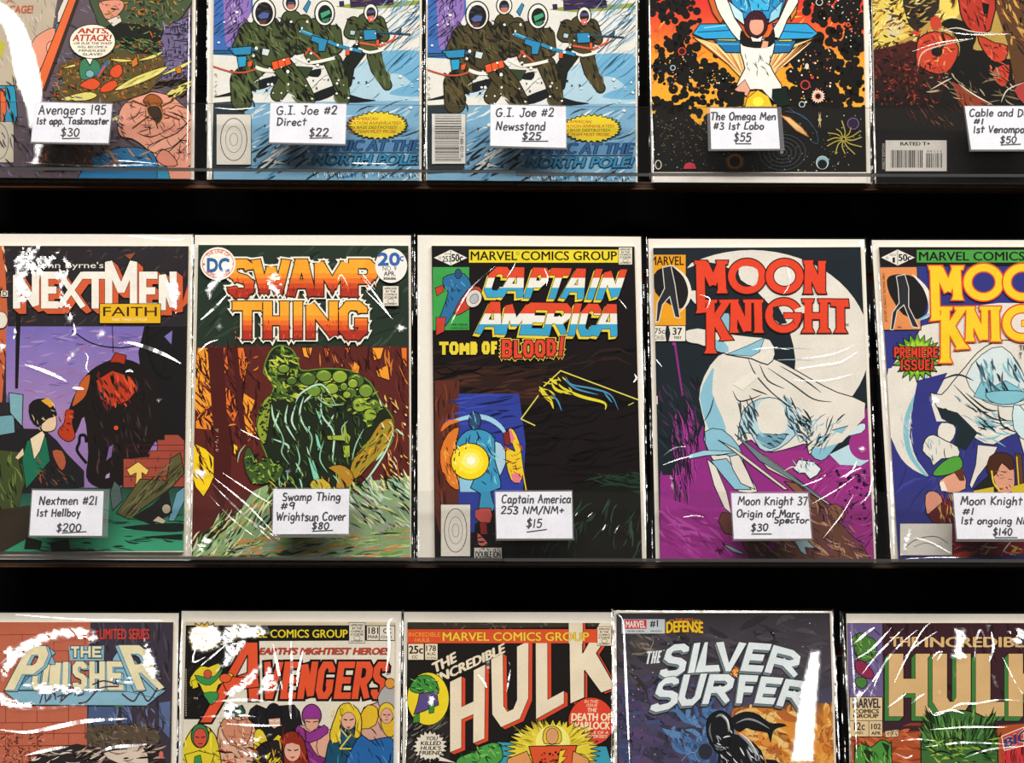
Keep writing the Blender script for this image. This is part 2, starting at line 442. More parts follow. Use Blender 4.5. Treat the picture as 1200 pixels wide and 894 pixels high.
# ------------------------------------------------------------------ a felt-pen hand: strokes per letter, capitals 10 high
HAND = {
 'A': (7, '0,0 3,10 6,0|1,3.6 5.4,4'), 'C': (7, '~6,8.6 4,10 1,8 .3,4.5 1.2,1 3.5,0 6,1.4'), 'D': (7, '.6,10 .6,0|~0,9.8 3.4,9.6 6,7 5.6,3 3,.4 .4,0'),
 'G': (7.4, '~6,8.8 4,10 1,8 .3,4.5 1.4,.8 4,0 6.2,1.6 6.2,4.4|3.8,4.6 7,4.5'), 'H': (7, '.5,10 .3,0|5.8,10 5.6,0|.4,5 5.7,5.4'),
 'I': (5, '2.5,10 2.5,0|.3,10 4.7,10|.2,0 4.8,0'), 'J': (5.6, '~4.4,10 4.4,3 3.6,.4 1.6,0 .2,2|2.5,10 6,10'), 'K': (6.6, '.6,10 .4,0|5.6,10 .8,4.4 6,0'),
 'M': (8.6, '0,0 1.4,10 4,3.4 6.8,10 8,0'), 'N': (7.4, '.2,0 .8,10 5.6,0 6.4,10'), 'O': (7.4, '~3.6,10 1,8.4 .2,4.6 1.6,.6 4,0 6.2,2 6.6,6 5.4,9.2 3.4,10'),
 'S': (6, '~5.2,9 3,10 .9,8.6 1.4,6 4,4.8 5.2,2.6 3.6,.2 .4,.8'), 'T': (7, '3.4,10 3.2,0|0,10 7,10.2'), 'V': (6.4, '0,10 2.6,0 6,10'),
 'W': (9, '0,10 2,0 4.2,7.6 6,0 8.6,10'), 'L': (5.4, '~1.2,9.8 .6,5 .2,0|.2,0 5,.4'),
 'a': (6, '~4.6,5 2.6,6 .6,4.4 .4,1.6 2,0 4,1.2 4.8,4|4.8,5.6 4.8,1 5.6,0'), 'b': (5.8, '.6,10.4 .5,0|~.6,4 2.4,6 4.6,5 4.9,2.4 3.4,.2 .6,.6'),
 'c': (5, '~4.4,5 2.6,6 .7,4.4 .4,2 1.8,.1 4.4,.9'), 'd': (6, '~4.8,4 3,6 .8,4.6 .4,1.6 2,0 4,1 4.8,3|4.9,10.4 4.9,0'),
 'e': (5.4, '~.6,3 4.6,3.4 4.2,5.4 2.4,6 .6,4 .6,1.6 2.2,0 4.8,1'), 'f': (4.6, '~4.4,9.6 3,10.4 2,9 1.9,4 1.8,0|.3,5.6 4,5.8'),
 'g': (6, '~4.6,5 2.6,6 .7,4.6 .7,1.6 2.4,.4 4.4,2 4.7,5.4|~4.8,5.6 5,0 4,-3 2,-3.6 .4,-2.4'), 'h': (5.8, '.6,10.4 .4,0|~.5,3.4 2.6,6 4.4,5 4.7,0'),
 'i': (2.6, '1.1,6 1.1,0|1.1,8.2 1.3,9'), 'j': (3.4, '~2.4,6 2.4,-1 1.6,-3.4 0,-3|2.4,8.2 2.6,9'), 'k': (5.4, '.6,10.4 .4,0|4.4,6 .7,2.8 4.8,0'), 'l': (2.4, '1,10.4 1,0'),
 'm': (8.4, '.5,6 .4,0|~.5,3.6 2,6 3.6,5 3.7,0|~3.7,3.6 5.6,6 7.2,5 7.4,0'), 'n': (5.8, '.5,6 .4,0|~.5,3.6 2.6,6 4.6,5 4.8,0'),
 'o': (5.6, '~2.6,6 .8,4.8 .4,2.2 1.8,.1 4,.6 4.9,3 4.2,5.4 2.6,6'), 'p': (5.8, '.6,6 .3,-4|~.6,4.4 2.8,6.2 4.8,5 4.8,2.2 3,.2 .5,1'),
 'r': (4.6, '.6,6 .4,0|~.5,3.4 2,5.8 4.2,5.6'), 's': (4.8, '~4.2,5.4 2.4,6.2 .8,5 2,3.4 4,2.4 3.8,.6 2,0 .2,.8'), 't': (4.8, '2.2,9.4 2.1,0|.2,6.4 4.6,6.6'),
 'u': (5.8, '~.5,6 .5,1.6 2,0 4,1 4.8,4|4.8,6 4.9,0'), 'v': (5, '.2,6 2.2,0 4.8,6'), 'w': (7.4, '.2,6 1.8,0 3.6,5 5.2,0 7,6'), 'x': (5.2, '.3,6 4.8,0|4.6,6.2 .2,0'),
 'y': (5.4, '.4,6 2.4,1.6|4.9,6 1.6,-3.8'), '0': (6, '~2.8,10 .8,8 .3,4.5 1.6,.4 3.6,.2 5.2,4 5,8 2.8,10'), '1': (3.2, '1.4,10 1.2,0'),
 '2': (6, '~.4,7.6 1.6,10 4.4,9.6 4.8,7 2.6,3 .2,.2|.2,.2 5.4,.4'), '3': (5.8, '~.6,9.2 2.8,10 4.8,8.2 2.2,5.4 4.8,4 5,1.4 2.8,0 .3,1'),
 '4': (6, '4.6,10 .3,3.6 5.6,3.8|4.5,6 4.3,0'), '5': (5.8, '5,10 1.2,9.8 .9,5.6|~.9,5.6 3.2,6.2 5,4.4 4.4,1 2.2,0 .3,.8'), '7': (5.8, '.3,9.6 5,10 2.2,0'),
 '8': (5.8, '~4.6,9 2.6,10 .9,8 2.6,5.6 4.8,3 3.6,.4 1.6,.2 .7,2.4 3,5.4 4.8,8 4.4,9.2'), '9': (5.8, '~4.8,9 2.6,10 .7,8 1,5.6 3,5 4.8,7.4|4.9,9.4 4.4,0'),
 '#': (7, '2.4,9 1.2,.6|5.2,9.2 4,.6|.4,6.4 6.4,6.6|0,3 6,3.2'), '$': (6, '~5,8.4 2.8,9.6 .9,8 1.6,6 4.2,4.6 4.8,2 2.6,.2 .3,1.4|2.9,11.4 2.5,-1.6'),
 '.': (2.6, '1,0 1.3,.5'), '/': (5, '.2,-1 4.4,10.6'), '+': (5.6, '2.6,7 2.6,1.4|.2,4.2 5.2,4.4')}
def hand(art, txt, x, y, x1, h, seed, w=1.75, tilt=0.0):
    """write txt from (x,y) on the baseline to x1, capitals h pixels high"""
    r = random.Random(seed)
    tot = sum(HAND[c][0]+1.2 if c != ' ' else 5 for c in txt)
    sx = (x1-x)/tot; sy = h/10.0; cx = x; art.up()
    for c in txt:
        if c == ' ': cx += 5*sx; continue
        adv, d = HAND[c]; jy = r.uniform(-.4, .4)*sy
        for st in d.split('|'):
            sm = st[0] == '~'
            pts = [tuple(map(float, p.split(','))) for p in st.lstrip('~').split()]
            if sm: pts = smooth(pts, 3)
            pp = [(cx+(a+b*.1)*sx+r.uniform(-.1, .1), y-b*sy+jy+(cx-x)*tilt+r.uniform(-.1, .1)) for a, b in pts]
            for q in ribbon(pp, w*r.uniform(.9, 1.1)): art.raw(q, '#17151c')
        cx += (adv+1.2)*sx

# ------------------------------------------------------------------ builders
N_BOARD, N_COVER, N_FILM, N_GLARE, N_LIP = 0.0012, 0.0042, 0.0064, 0.0068, 0.024
def base_of(row, q):
    a = row.uv(*q[3]); b = row.uv(*q[2]); return (a[0]+b[0])/2, min(a[1], b[1])
def tilt_to_lamp(row, p, n_local):
    """unit half vector, in the row's frame, between the viewer's side and the ceiling lamp"""
    w_ = row.O + row.U*p[0] + row.V*p[1] + row.N*p[2]
    h = ((CAM-w_).normalized() + (LAMP-w_).normalized()).normalized()
    return Vector((h.dot(row.U), h.dot(row.V), h.dot(row.N)))
def facet(mb, pts, r, jit, n=N_GLARE, lean=1.0, da=0.0, dc=0.0):
    """small facet of creased film, added and aimed to throw lamp glare at the viewer"""
    b = [mb.at(x, y, n) for x, y in pts]
    cu = sum(p[0] for p in b)/len(b); cv = sum(p[1] for p in b)/len(b)
    h = tilt_to_lamp(mb.row, (cu+mb.u0, cv+mb.v0, n), None)
    a, c = h.x/h.z*lean + r.gauss(0, jit) + da, h.y/h.z*lean + r.gauss(0, jit) + dc
    mb.face([(u, v, n-(u-cu)*a-(v-cv)*c) for u, v, _ in b], 1)
def glare_line(mb, pts, w_, r, jit=.03, taper=True, sm=4):  # a streak of glare, laid in as a strip of aimed facets
    ln = r.uniform(.8, 1.0)
    pts = smooth(pts, sm) if sm and len(pts) > 2 else pts
    q = []
    for i in range(len(pts)-1):
        L = math.dist(pts[i], pts[i+1]); k = max(1, int(L/4))
        for j in range(k): q.append(tuple(pts[i][a]+(pts[i+1][a]-pts[i][a])*j/k for a in (0, 1)))
    q.append(pts[-1])
    for p in ribbon(q, w_, False, taper):
        if area(p) > 0: p = p[::-1]
        facet(mb, p, r, jit, N_GLARE, ln)
def edge_dist(x, y, p):
    d = 1e9
    for i in range(len(p)):
        (x0, y0), (x1, y1) = p[i-1], p[i]
        L = (x1-x0)**2+(y1-y0)**2 or 1e-9
        t = min(1, max(0, ((x-x0)*(x1-x0)+(y-y0)*(y1-y0))/L))
        d = min(d, math.hypot(x-x0-t*(x1-x0), y-y0-t*(y1-y0)))
    return d
def glare_patch(mb, pts, r, cell=2.0, jit=.05, fill=1.0, soft=5.0):
    """a crumpled patch shaped to glare: a field of small facets whose tilt wanders and dies away towards its edge"""
    X = [a for a, _ in pts]; Y = [b for _, b in pts]; z = r.uniform(0, 90); cell = max(1.6, cell*.85)
    th = r.uniform(-.5, 1.1); ct, st = math.cos(th), math.sin(th)
    y = min(Y)
    while y < max(Y):
        x = min(X)
        while x < max(X):
            cx, cy = x+cell/2, y+cell/2
            if inside(cx, cy, pts):
                u, v = cx*ct+cy*st, -cx*st+cy*ct
                k = noise.noise(Vector((u/11, v/3.2, z)))
                if fill >= 1 or k < (fill-.45)*1.3:
                    d = edge_dist(cx, cy, pts); ln = .6+.4*min(1, d/soft)
                    k2 = noise.noise(Vector((u/8, v/4, z+40)))
                    facet(mb, [(x, y+cell), (x+cell, y+cell), (x+cell, y), (x, y)], r, .006, N_GLARE, ln, jit*1.6*k, jit*1.6*k2)
            x += cell
        y += cell
def comic(row, board, sleeve, cover, draw, label, group, glare, base='#222222', seed=1):
    row = ROWS[row]
    u0, v0 = base_of(row, sleeve)
    root = bpy.data.objects.new('bagged_comic_book', None); COL.objects.link(root); root.empty_display_size = .03
    root.matrix_world = row.mat(u0, v0)
    tag(root, label, 'comic book', group)
    mb = MB(row, u0, v0); mb.slab(board, 0.0002, N_BOARD); mb.build('backing_board', [M_BOARD], root)
    mb = MB(row, u0, v0); page = srgb('#d8cbb2')
    mb.slab(cover, N_BOARD+.0001, N_COVER, 0, page)
    art = Art(mb, cover, N_COVER+.00002)
    art.P(cover, base); draw(art)
    mb.build('cover', [M_INK], root)
    # sleeve: a bag of clear film, folded round at its sides, with creases added to shape its glare
    r = random.Random(seed)
    mb = MB(row, u0, v0)
    nu, nv = 10, 14
    TL, TR, BR, BL = sleeve
    g = []
    for j in range(nv+1):
        line = []
        for i in range(nu+1):
            x, y = bil(sleeve, i/nu, j/nv)
            edge = i in (0, nu) or j in (0, nv)
            line.append(mb.at(x, y, N_FILM-.0015 if edge else N_FILM+r.uniform(-.0002, .0002)))
        g.append(line)
    for j in range(nv):
        for i in range(nu): mb.face([g[j+1][i], g[j+1][i+1], g[j][i+1], g[j][i]])
    rim = [g[0][i] for i in range(nu+1)] + [g[j][nu] for j in range(1, nv+1)] + [g[nv][i] for i in range(nu-1, -1, -1)] + [g[j][0] for j in range(nv-1, 0, -1)]
    for i in range(len(rim)):
        a, b = rim[i], rim[(i+1) % len(rim)]
        mb.face([a, b, (b[0], b[1], 0.0001), (a[0], a[1], 0.0001)])
    mb.face([(p[0], p[1], 0.0001) for p in rim[::1]])
    for a, b in ((TL, BL), (TR, BR)):              # side seams: broken facets added and aimed for bright edge lines
        for off, w_ in ((0.8, 1.1), (3.2, .7)):
            sg = 1 if a is TL else -1
            k = 0.0
            while k < 1:
                e = min(1, k+r.uniform(.03, .16))
                p0 = (a[0]+(b[0]-a[0])*k+sg*off+r.uniform(-.3, .3), a[1]+(b[1]-a[1])*k)
                p1 = (a[0]+(b[0]-a[0])*e+sg*off+r.uniform(-.3, .3), a[1]+(b[1]-a[1])*e)
                if r.random() < .5: glare_line(mb, [p0, p1], w_*r.uniform(.7, 1.3), r, .1, True, 0)
                k = e
    for gl in glare:
        if gl[0] == 'L': glare_line(mb, gl[2], gl[1], r)
        elif gl[0] == 'P': glare_patch(mb, gl[1], r, *(gl[2:]))
    mb.build('plastic_sleeve', [M_SLEEVE, M_GLARE], root)
    return root
def price_card(row, card, holder, lines, label, group, seed, under=None):
    row = ROWS[row]
    n0 = N_LIP + .0026
    u0, v0 = base_of(row, holder)
    root = bpy.data.objects.new('price_card', None); COL.objects.link(root); root.empty_display_size = .02
    root.matrix_world = row.mat(u0, v0)
    tag(root, label, 'price card', group)
    mb = MB(row, u0, v0); white = srgb('#ecebee')
    mb.slab(card, n0+.0005, n0+.0009, 0, white)
    a = Art(mb, card, n0+.00092)
    for i, (t, x, y, x1, h) in enumerate(lines): hand(a, t, x, y, x1, h, seed*10+i)
    if under: a.L(under, 1.5, '#17151c')
    mb.build('paper_insert', [M_CARD], root)
    mb = MB(row, u0, v0)
    mb.slab(holder, n0+.0001, n0+.0004, 0); mb.slab(holder, n0+.0011, n0+.0013, 0)
    (x0, y0), (x1, y1) = holder[3], holder[2]
    mb.slab([(x0+.5, y0-2.2), (x1-.5, y1-2.2), (x1, y1), (x0, y0)], n0+.0002, n0+.0015, 1)
    mb.build('plastic_holder', [M_HOLD, M_EDGE], root)
def shelf(row, x0, x1, lip, front, back, label, group):
    """bent clear acrylic: back plate, ledge and front lip; lip/front/back are photograph heights at x0 and x1"""
    row = ROWS[row]
    u0, v0 = row.uv((x0+x1)/2, (back[0]+back[1])/2, 0)
    root = bpy.data.objects.new('acrylic_shelf', None); COL.objects.link(root); root.empty_display_size = .05
    root.matrix_world = row.mat(u0, v0)
    tag(root, label, 'shelf', group)
    mb = MB(row, u0, v0); T = .0024
    q = [(x0, lip[0]), (x1, lip[1]), (x1, front[1]), (x0, front[0])]
    mb.slab(q, N_LIP, N_LIP+T, 0, None, [0, 0, 1, 1, 2, 1])
    mb.build('front_lip', [M_ACRYL, M_EDGE, M_DARKEDGE], root)
    mb = MB(row, u0, v0)
    a = [mb.at(x0, front[0], N_LIP+T), mb.at(x1, front[1], N_LIP+T)]; b = [mb.at(x0, back[0], -.003), mb.at(x1, back[1], -.003)]
    a = [(p[0], p[1]-.0001, p[2]) for p in a]
    lo = lambda p: (p[0], p[1]-T, p[2])
    mb.face([a[0], a[1], b[1], b[0]], 0); mb.face([lo(b[0]), lo(b[1]), lo(a[1]), lo(a[0])], 0)
    mb.face([lo(a[0]), lo(a[1]), a[1], a[0]], 2); mb.face([b[0], b[1], lo(b[1]), lo(b[0])], 1)
    mb.face([lo(a[0]), a[0], b[0], lo(b[0])], 1); mb.face([a[1], lo(a[1]), lo(b[1]), b[1]], 1)
    mb.build('ledge', [M_ACRYL, M_EDGE, M_DARKEDGE], root)
    mb = MB(row, u0, v0)
    mb.slab([(x0, back[0]-230), (x1, back[1]-230), (x1, back[1]), (x0, back[0])], -.003, -.0006, 0, None, [0, 0, 1, 1, 2, 1])
    mb.build('back_plate', [M_PLATE, M_EDGE, M_DARKEDGE], root)

# ------------------------------------------------------------------ the rack: black slatted panel leaning back
def wall_point(x, y):
    """point of the leaning panel seen at a photograph pixel"""
    ray = RIGHT*((x-IMW/2)/FPX) + UP*((IMH/2-y)/FPX) + FWD
    return CAM + ray*(WD/(ray.dot(WN)))
lean = math.radians(10.7)
WV = Vector((0, math.sin(lean), math.cos(lean))); WNv = RIGHT.cross(WV)
WN = -WNv
WD = (camspace(0, 0, 1.33)-CAM).dot(WN)
def wall():
    me_v, me_f, mi = [], [], []
    c = wall_point(600, 447)
    edges = [-438 + 110*i for i in range(18)]
    def strip(y0, y1, n0, n1, m):
        a0, a1 = wall_point(600, y0), wall_point(600, y1)
        for sx in (-1, 1): pass
        b = len(me_v); X = 1.1
        for z, p in ((n0, a0), (n1, a1)):
            for sx in (-X, X):
                q = p + WNv*z; me_v.append((sx, q.y, q.z))
        me_f.append([b+2, b+3, b+1, b]); mi.append(m)
    for e in edges:
        strip(e, e+98, 0, 0, 0)            # slat face
        strip(e+98, e+98, 0, -.009, 0)
        strip(e+98, e+107, -.009, -.009, 1)   # groove
        strip(e+107, e+107, -.009, 0, 1)
        strip(e+107, e+110, 0, 0, 0)
    t_, b_ = wall_point(600, edges[0]), wall_point(600, edges[-1]+110)
    k = len(me_v)
    for p in (t_, b_):
        for z in (0.0, -.04):
            q = p + WNv*z
            for sx in (-1.1, 1.1): me_v.append((sx, q.y, q.z))
    for f in ((k+2, k+3, k+7, k+6), (k, k+1, k+3, k+2), (k+4, k+5, k+7, k+6), (k, k+2, k+6, k+4), (k+1, k+3, k+7, k+5)): me_f.append(list(f)); mi.append(0)
    me = bpy.data.meshes.new('wall_back'); me.from_pydata(me_v, [], me_f)
    for m in (M_BLACK, M_BROWN): me.materials.append(m)
    me.polygons.foreach_set('material_index', mi)
    o = link('wall_back', me); o['kind'] = 'structure'
wall()

# ------------------------------------------------------------------ prints, upper shelf
K = '#14120f'
def grad(stops, axis=1):
    def f(x, y):
        t = (x, y)[axis]
        if t <= stops[0][0]: c = stops[0][1]
        elif t >= stops[-1][0]: c = stops[-1][1]
        else:
            for (a, ca), (b, cb) in zip(stops, stops[1:]):
                if a <= t <= b:
                    k = (t-a)/(b-a)
                    A_, B_ = [[int(q.lstrip('#')[i:i+2], 16) for i in (0, 2, 4)] for q in (ca, cb)]
                    return tuple((A_[i]+(B_[i]-A_[i])*k)/255 for i in range(3))
        return tuple(int(c.lstrip('#')[i:i+2], 16)/255 for i in (0, 2, 4))
    return f
def bars(a, x0, y0, x1, y1, n, horiz, seed, col='#26221f'):
    r = random.Random(seed); a.up(); t = 0.0
    while t < 1:
        w_ = r.choice((.6, 1, 1.6))/n; 
        if horiz: a.raw([(x0, y0+(y1-y0)*t), (x1, y0+(y1-y0)*t), (x1, y0+(y1-y0)*min(1, t+w_)), (x0, y0+(y1-y0)*min(1, t+w_))], col)
        else: a.raw([(x0+(x1-x0)*t, y0), (x0+(x1-x0)*min(1, t+w_), y0), (x0+(x1-x0)*min(1, t+w_), y1), (x0+(x1-x0)*t, y1)], col)
        t += w_ + r.choice((.6, 1, 1.4))/n
def sketch_box(a, x0, y0, x1, y1, col='#ddd6cc', rings=True):
    a.R(x0, y0, x1, y1, col, '#2a2624', 2)
    if rings:                                        # plain oval ornament in place of the picture printed there
        cx, cy, rx, ry = (x0+x1)/2, (y0+y1)/2, (x1-x0)*.38, (y1-y0)*.42
        a.E(cx, cy, rx, ry, None, '#2a2624', 3.5); a.E(cx, cy, rx*.62, ry*.62, None, '#4a4440', 2)
        a.E(cx, cy, rx*.3, ry*.3, None, '#4a4440', 2)

def art_bee(a):
    a.at(0, 0, 3.99)
    a.R(-140, -700, 960, 900, '#5d5058')
    a.N([(-140, -60), (960, -60), (960, 860), (-140, 860)], 620, ['#2c2730', '#8478a0', '#3a3440', '#74688c'], (16, 50), (3, 7), .9, .8, 3)
    a.P('-20,-700 380,-700 200,420 -20,420', '#b9ab98')                 # beige panel
    a.N('-20,0 330,0 200,300 -20,300', 60, ['#8f8478', '#d0c4ae'], (20, 60), (2, 5), 1.2, .4, 5)
    a.P('150,200 200,150 260,135 250,240 190,320 165,290', '#e0957a', K, 3, 3)
    a.P('262,110 305,105 285,190 255,185', '#2a8fa0', K, 3); a.P('270,60 330,-80 350,-60 312,100 268,104', '#dcd4c4', K, 3)
    a.P('225,200 262,190 250,255 232,275 218,230', '#e8a88c', K, 3, 3)
    a.P('345,-60 385,-60 205,420 160,400', '#e0693a', K, 4); a.P('376,-60 392,-60 214,430 200,420', '#3a2a28')
    a.P('-20,400 70,400 82,540 60,600 -20,600', '#2f8fb0', K, 4); a.N('-20,400 70,400 60,600 -20,600', 12, [K, '#e0693a'], (40, 90), (5, 12), 1.4, .2, 4)
    a.P('0,420 25,410 30,520 5,600', '#e0693a', K, 3); a.P('-20,180 24,200 10,260 -20,300', '#b8b43a')
    a.T('A', quad(30, -10, 62, 14), '#b8553a', .01); a.T('CAGE!', quad(42, 26, 152, 62, 4), '#c4573a', .015, '#6b2a20', .012)
    sketch_box(a, -60, 570, 64, 760, '#cfc4b2', False); a.E(-8, 660, 48, 85, None, '#4a4440', 3)
    # dark green hillside, brown undergrowth and building
    a.P('450,-60 890,-60 870,50 820,110 790,150 760,240 690,280 540,250 500,190 440,60', '#44533a', K, 4, 3)
    a.N('460,-40 870,-40 800,120 700,250 540,230', 150, ['#20261c', '#6a7a4a', '#2d3826', '#b0702c', '#c2632c'], (12, 45), (3, 8), .6, 1.2, 8)
    a.P('520,110 700,120 780,170 720,200 560,190 500,160', '#1d201a', None, 1, 3)
    a.P('465,10 560,0 580,30 545,75 500,90 478,60', '#d9907a', K, 3, 3); a.N('470,10 570,10 530,80', 10, ['#7a3a30'], (10, 30), (3, 5), .2, .8, 2)
    a.P('500,95 560,70 570,100 530,125', '#ddd5c8', K, 3)
    a.P('760,150 800,110 892,70 895,360 730,390 740,240', '#6c6084', K, 4)
    a.N('750,120 890,90 890,350 740,370', 120, ['#231f2c', '#8a7fa8', '#352f44'], (14, 40), (4, 9), 1.5, .25, 4); a.N('750,120 890,90 890,350 740,370', 50, ['#231f2c'], (30, 60), (3, 6), 0, .1, 6)
    a.P('280,300 500,250 740,250 760,330 690,430 500,480 250,470 300,400', '#5b4a2a', None, 1, 3)
    a.N('260,280 760,260 720,420 480,480 240,470', 330, ['#2a2418', '#b87a2c', '#7a6030', '#3d6b4b', '#c2582c', '#201c14'], (10, 32), (3, 8), .5, 1.4, 9)
    a.P('375,290 430,270 470,310 440,360 380,370', '#3f7a5c', K, 3, 3); a.E(420, 345, 20, 18, '#7aa9b4', K, 3)
    for p in ('375,395 430,365 470,390 440,420 390,410', '520,320 560,300 572,340 545,365 515,350', '480,400 530,375 550,395 520,425 470,430'): a.P(p, '#d8502a', K, 3, 3)
    a.L('455,350 505,290', 16, '#3a6a94'); a.L('460,358 490,310', 8, '#c8523a')
    wing = '#d8cd70'
    for p in ('280,465 400,430 455,445 400,470', '540,415 640,355 780,310 740,350 640,395 560,420', '515,560 590,520 690,490 660,525 570,560', '760,470 800,420 896,375 890,405 820,455', '640,285 690,265 765,238 720,272', '750,355 820,315 900,280 860,315', '512,275 600,278 620,286 560,290', '290,320 345,300 350,312'):
        a.P(p, wing, '#3a3012', 3, 3)
    a.N('540,400 770,315 700,370 560,420', 16, ['#f0eaa8', '#a89a40'], (30, 60), (3, 5), -.45, .1, 3)
    a.P('612,290 640,260 645,300 620,318', '#c8762c', K, 3); a.P('820,320 845,310 850,340 826,345', '#c8762c', K, 3)
    a.P('550,600 560,520 600,470 680,440 720,430 800,450 850,490 895,540 893,770 760,790 690,700 620,650 570,640', '#e19a82', K, 4, 3)
    a.N('560,500 880,500 880,760 700,700', 60, ['#7a3f38', '#b86a58', '#5a2c2a'], (18, 60), (2, 5), .3, 1.3, 12)
    a.P('690,690 760,650 830,620 890,560 893,600 800,700 740,720', '#e8a48c', K, 4, 3); a.P('730,740 760,700 800,720 830,770 770,775', '#d88a74', K, 4, 3)
    for p in ('680,470 760,520 740,470', '700,540 620,600', '760,530 840,560', '690,500 620,470', '750,500 810,470'): a.L(p, 8, '#6a3a1c')
    a.P('670,470 700,440 740,450 760,480 730,500 690,495', '#9a5528', K, 4, 3); a.P('690,500 740,495 762,540 740,580 715,560 692,530', '#3a2a20', '#c07a30', 4, 3)
    a.L('730,575 738,600', 5, K)
    a.P('430,740 560,690 690,700 735,760 740,860 380,860 400,780', '#2b6a98', K, 4, 3); a.N('420,700 720,710 720,780 400,790', 50, ['#10222e', '#3f8cc0', '#c8802c'], (20, 60), (4, 9), .3, .8, 3)
    a.P('180,680 420,690 440,790 200,800', '#4c3628'); a.N('180,680 440,690 440,790 190,800', 90, ['#c8632c', '#20160f', '#7a5a38', '#2d4a6a'], (14, 40), (4, 9), 1.2, .8, 7)
    a.P('740,780 895,780 893,850 740,850', '#d88f78'); a.P('735,775 780,780 800,850 735,850', '#2f86a8', K, 3)
    a.N('-100,300 180,430 160,800 -100,800', 40, [K, '#3a3440'], (20, 70), (4, 9), 1.0, .5, 41)
    a.N('200,420 560,480 600,640 560,700 240,690 190,560', 140, ['#1d1a20', '#3a3440', '#857a98', '#5a4a3a'], (16, 50), (4, 8), .8, .9, 43)
    a.N('600,120 760,150 740,260 620,240', 40, ['#20261c', '#6a7a4a', '#c2632c'], (14, 40), (4, 8), .4, 1.0, 45)
    a.N('480,20 880,-20 860,60 700,130 520,110', 50, ['#b0702c', '#c28a3c', '#1c2218'], (10, 30), (4, 8), .5, 1.2, 47); a.N('560,180 760,190 720,250 580,240', 40, [K, '#5a7a4a', '#2d3826'], (20, 60), (5, 10), .3, .5, 48)
    a.N('730,360 895,330 895,440 760,480', 30, [K, '#5a4a2a'], (20, 70), (5, 10), -.5, .3, 49); a.N('600,470 860,460 890,760 700,690', 40, [K], (24, 70), (2, 4), .5, 1.2, 51)
    for q in ('640,620 700,640 760,620', '700,690 760,650 830,620 890,560', '740,700 800,690 860,640', '600,560 640,540 660,500', '780,520 840,540 890,600', '560,600 600,660 680,700'): a.L(q, 4, '#3a1a18', 3, True)
    # balloon
    a.P('400,270 440,262 421,305', '#efe6d4', K, 3); a.E(432, 194, 107, 80, '#efe6d4', K, 3.5)
    a.T('ANTS,', quad(362, 132, 505, 160, 6), '#c23a34', .02, '#5a1a18', .012); a.T('ATTACK!', quad(340, 162, 516, 192, 6), '#c23a34', .02, '#5a1a18', .012)
    for i, t in enumerate(('-OR ELSE THE WASP', 'WILL BECOME A', 'MINDLESS', 'SLAVE!')):
        wd = (185, 140, 125, 90)[i]; a.T(t, quad(430-wd/2, 197+i*17, 430+wd/2, 208+i*17, 3), '#2a2420', .015)

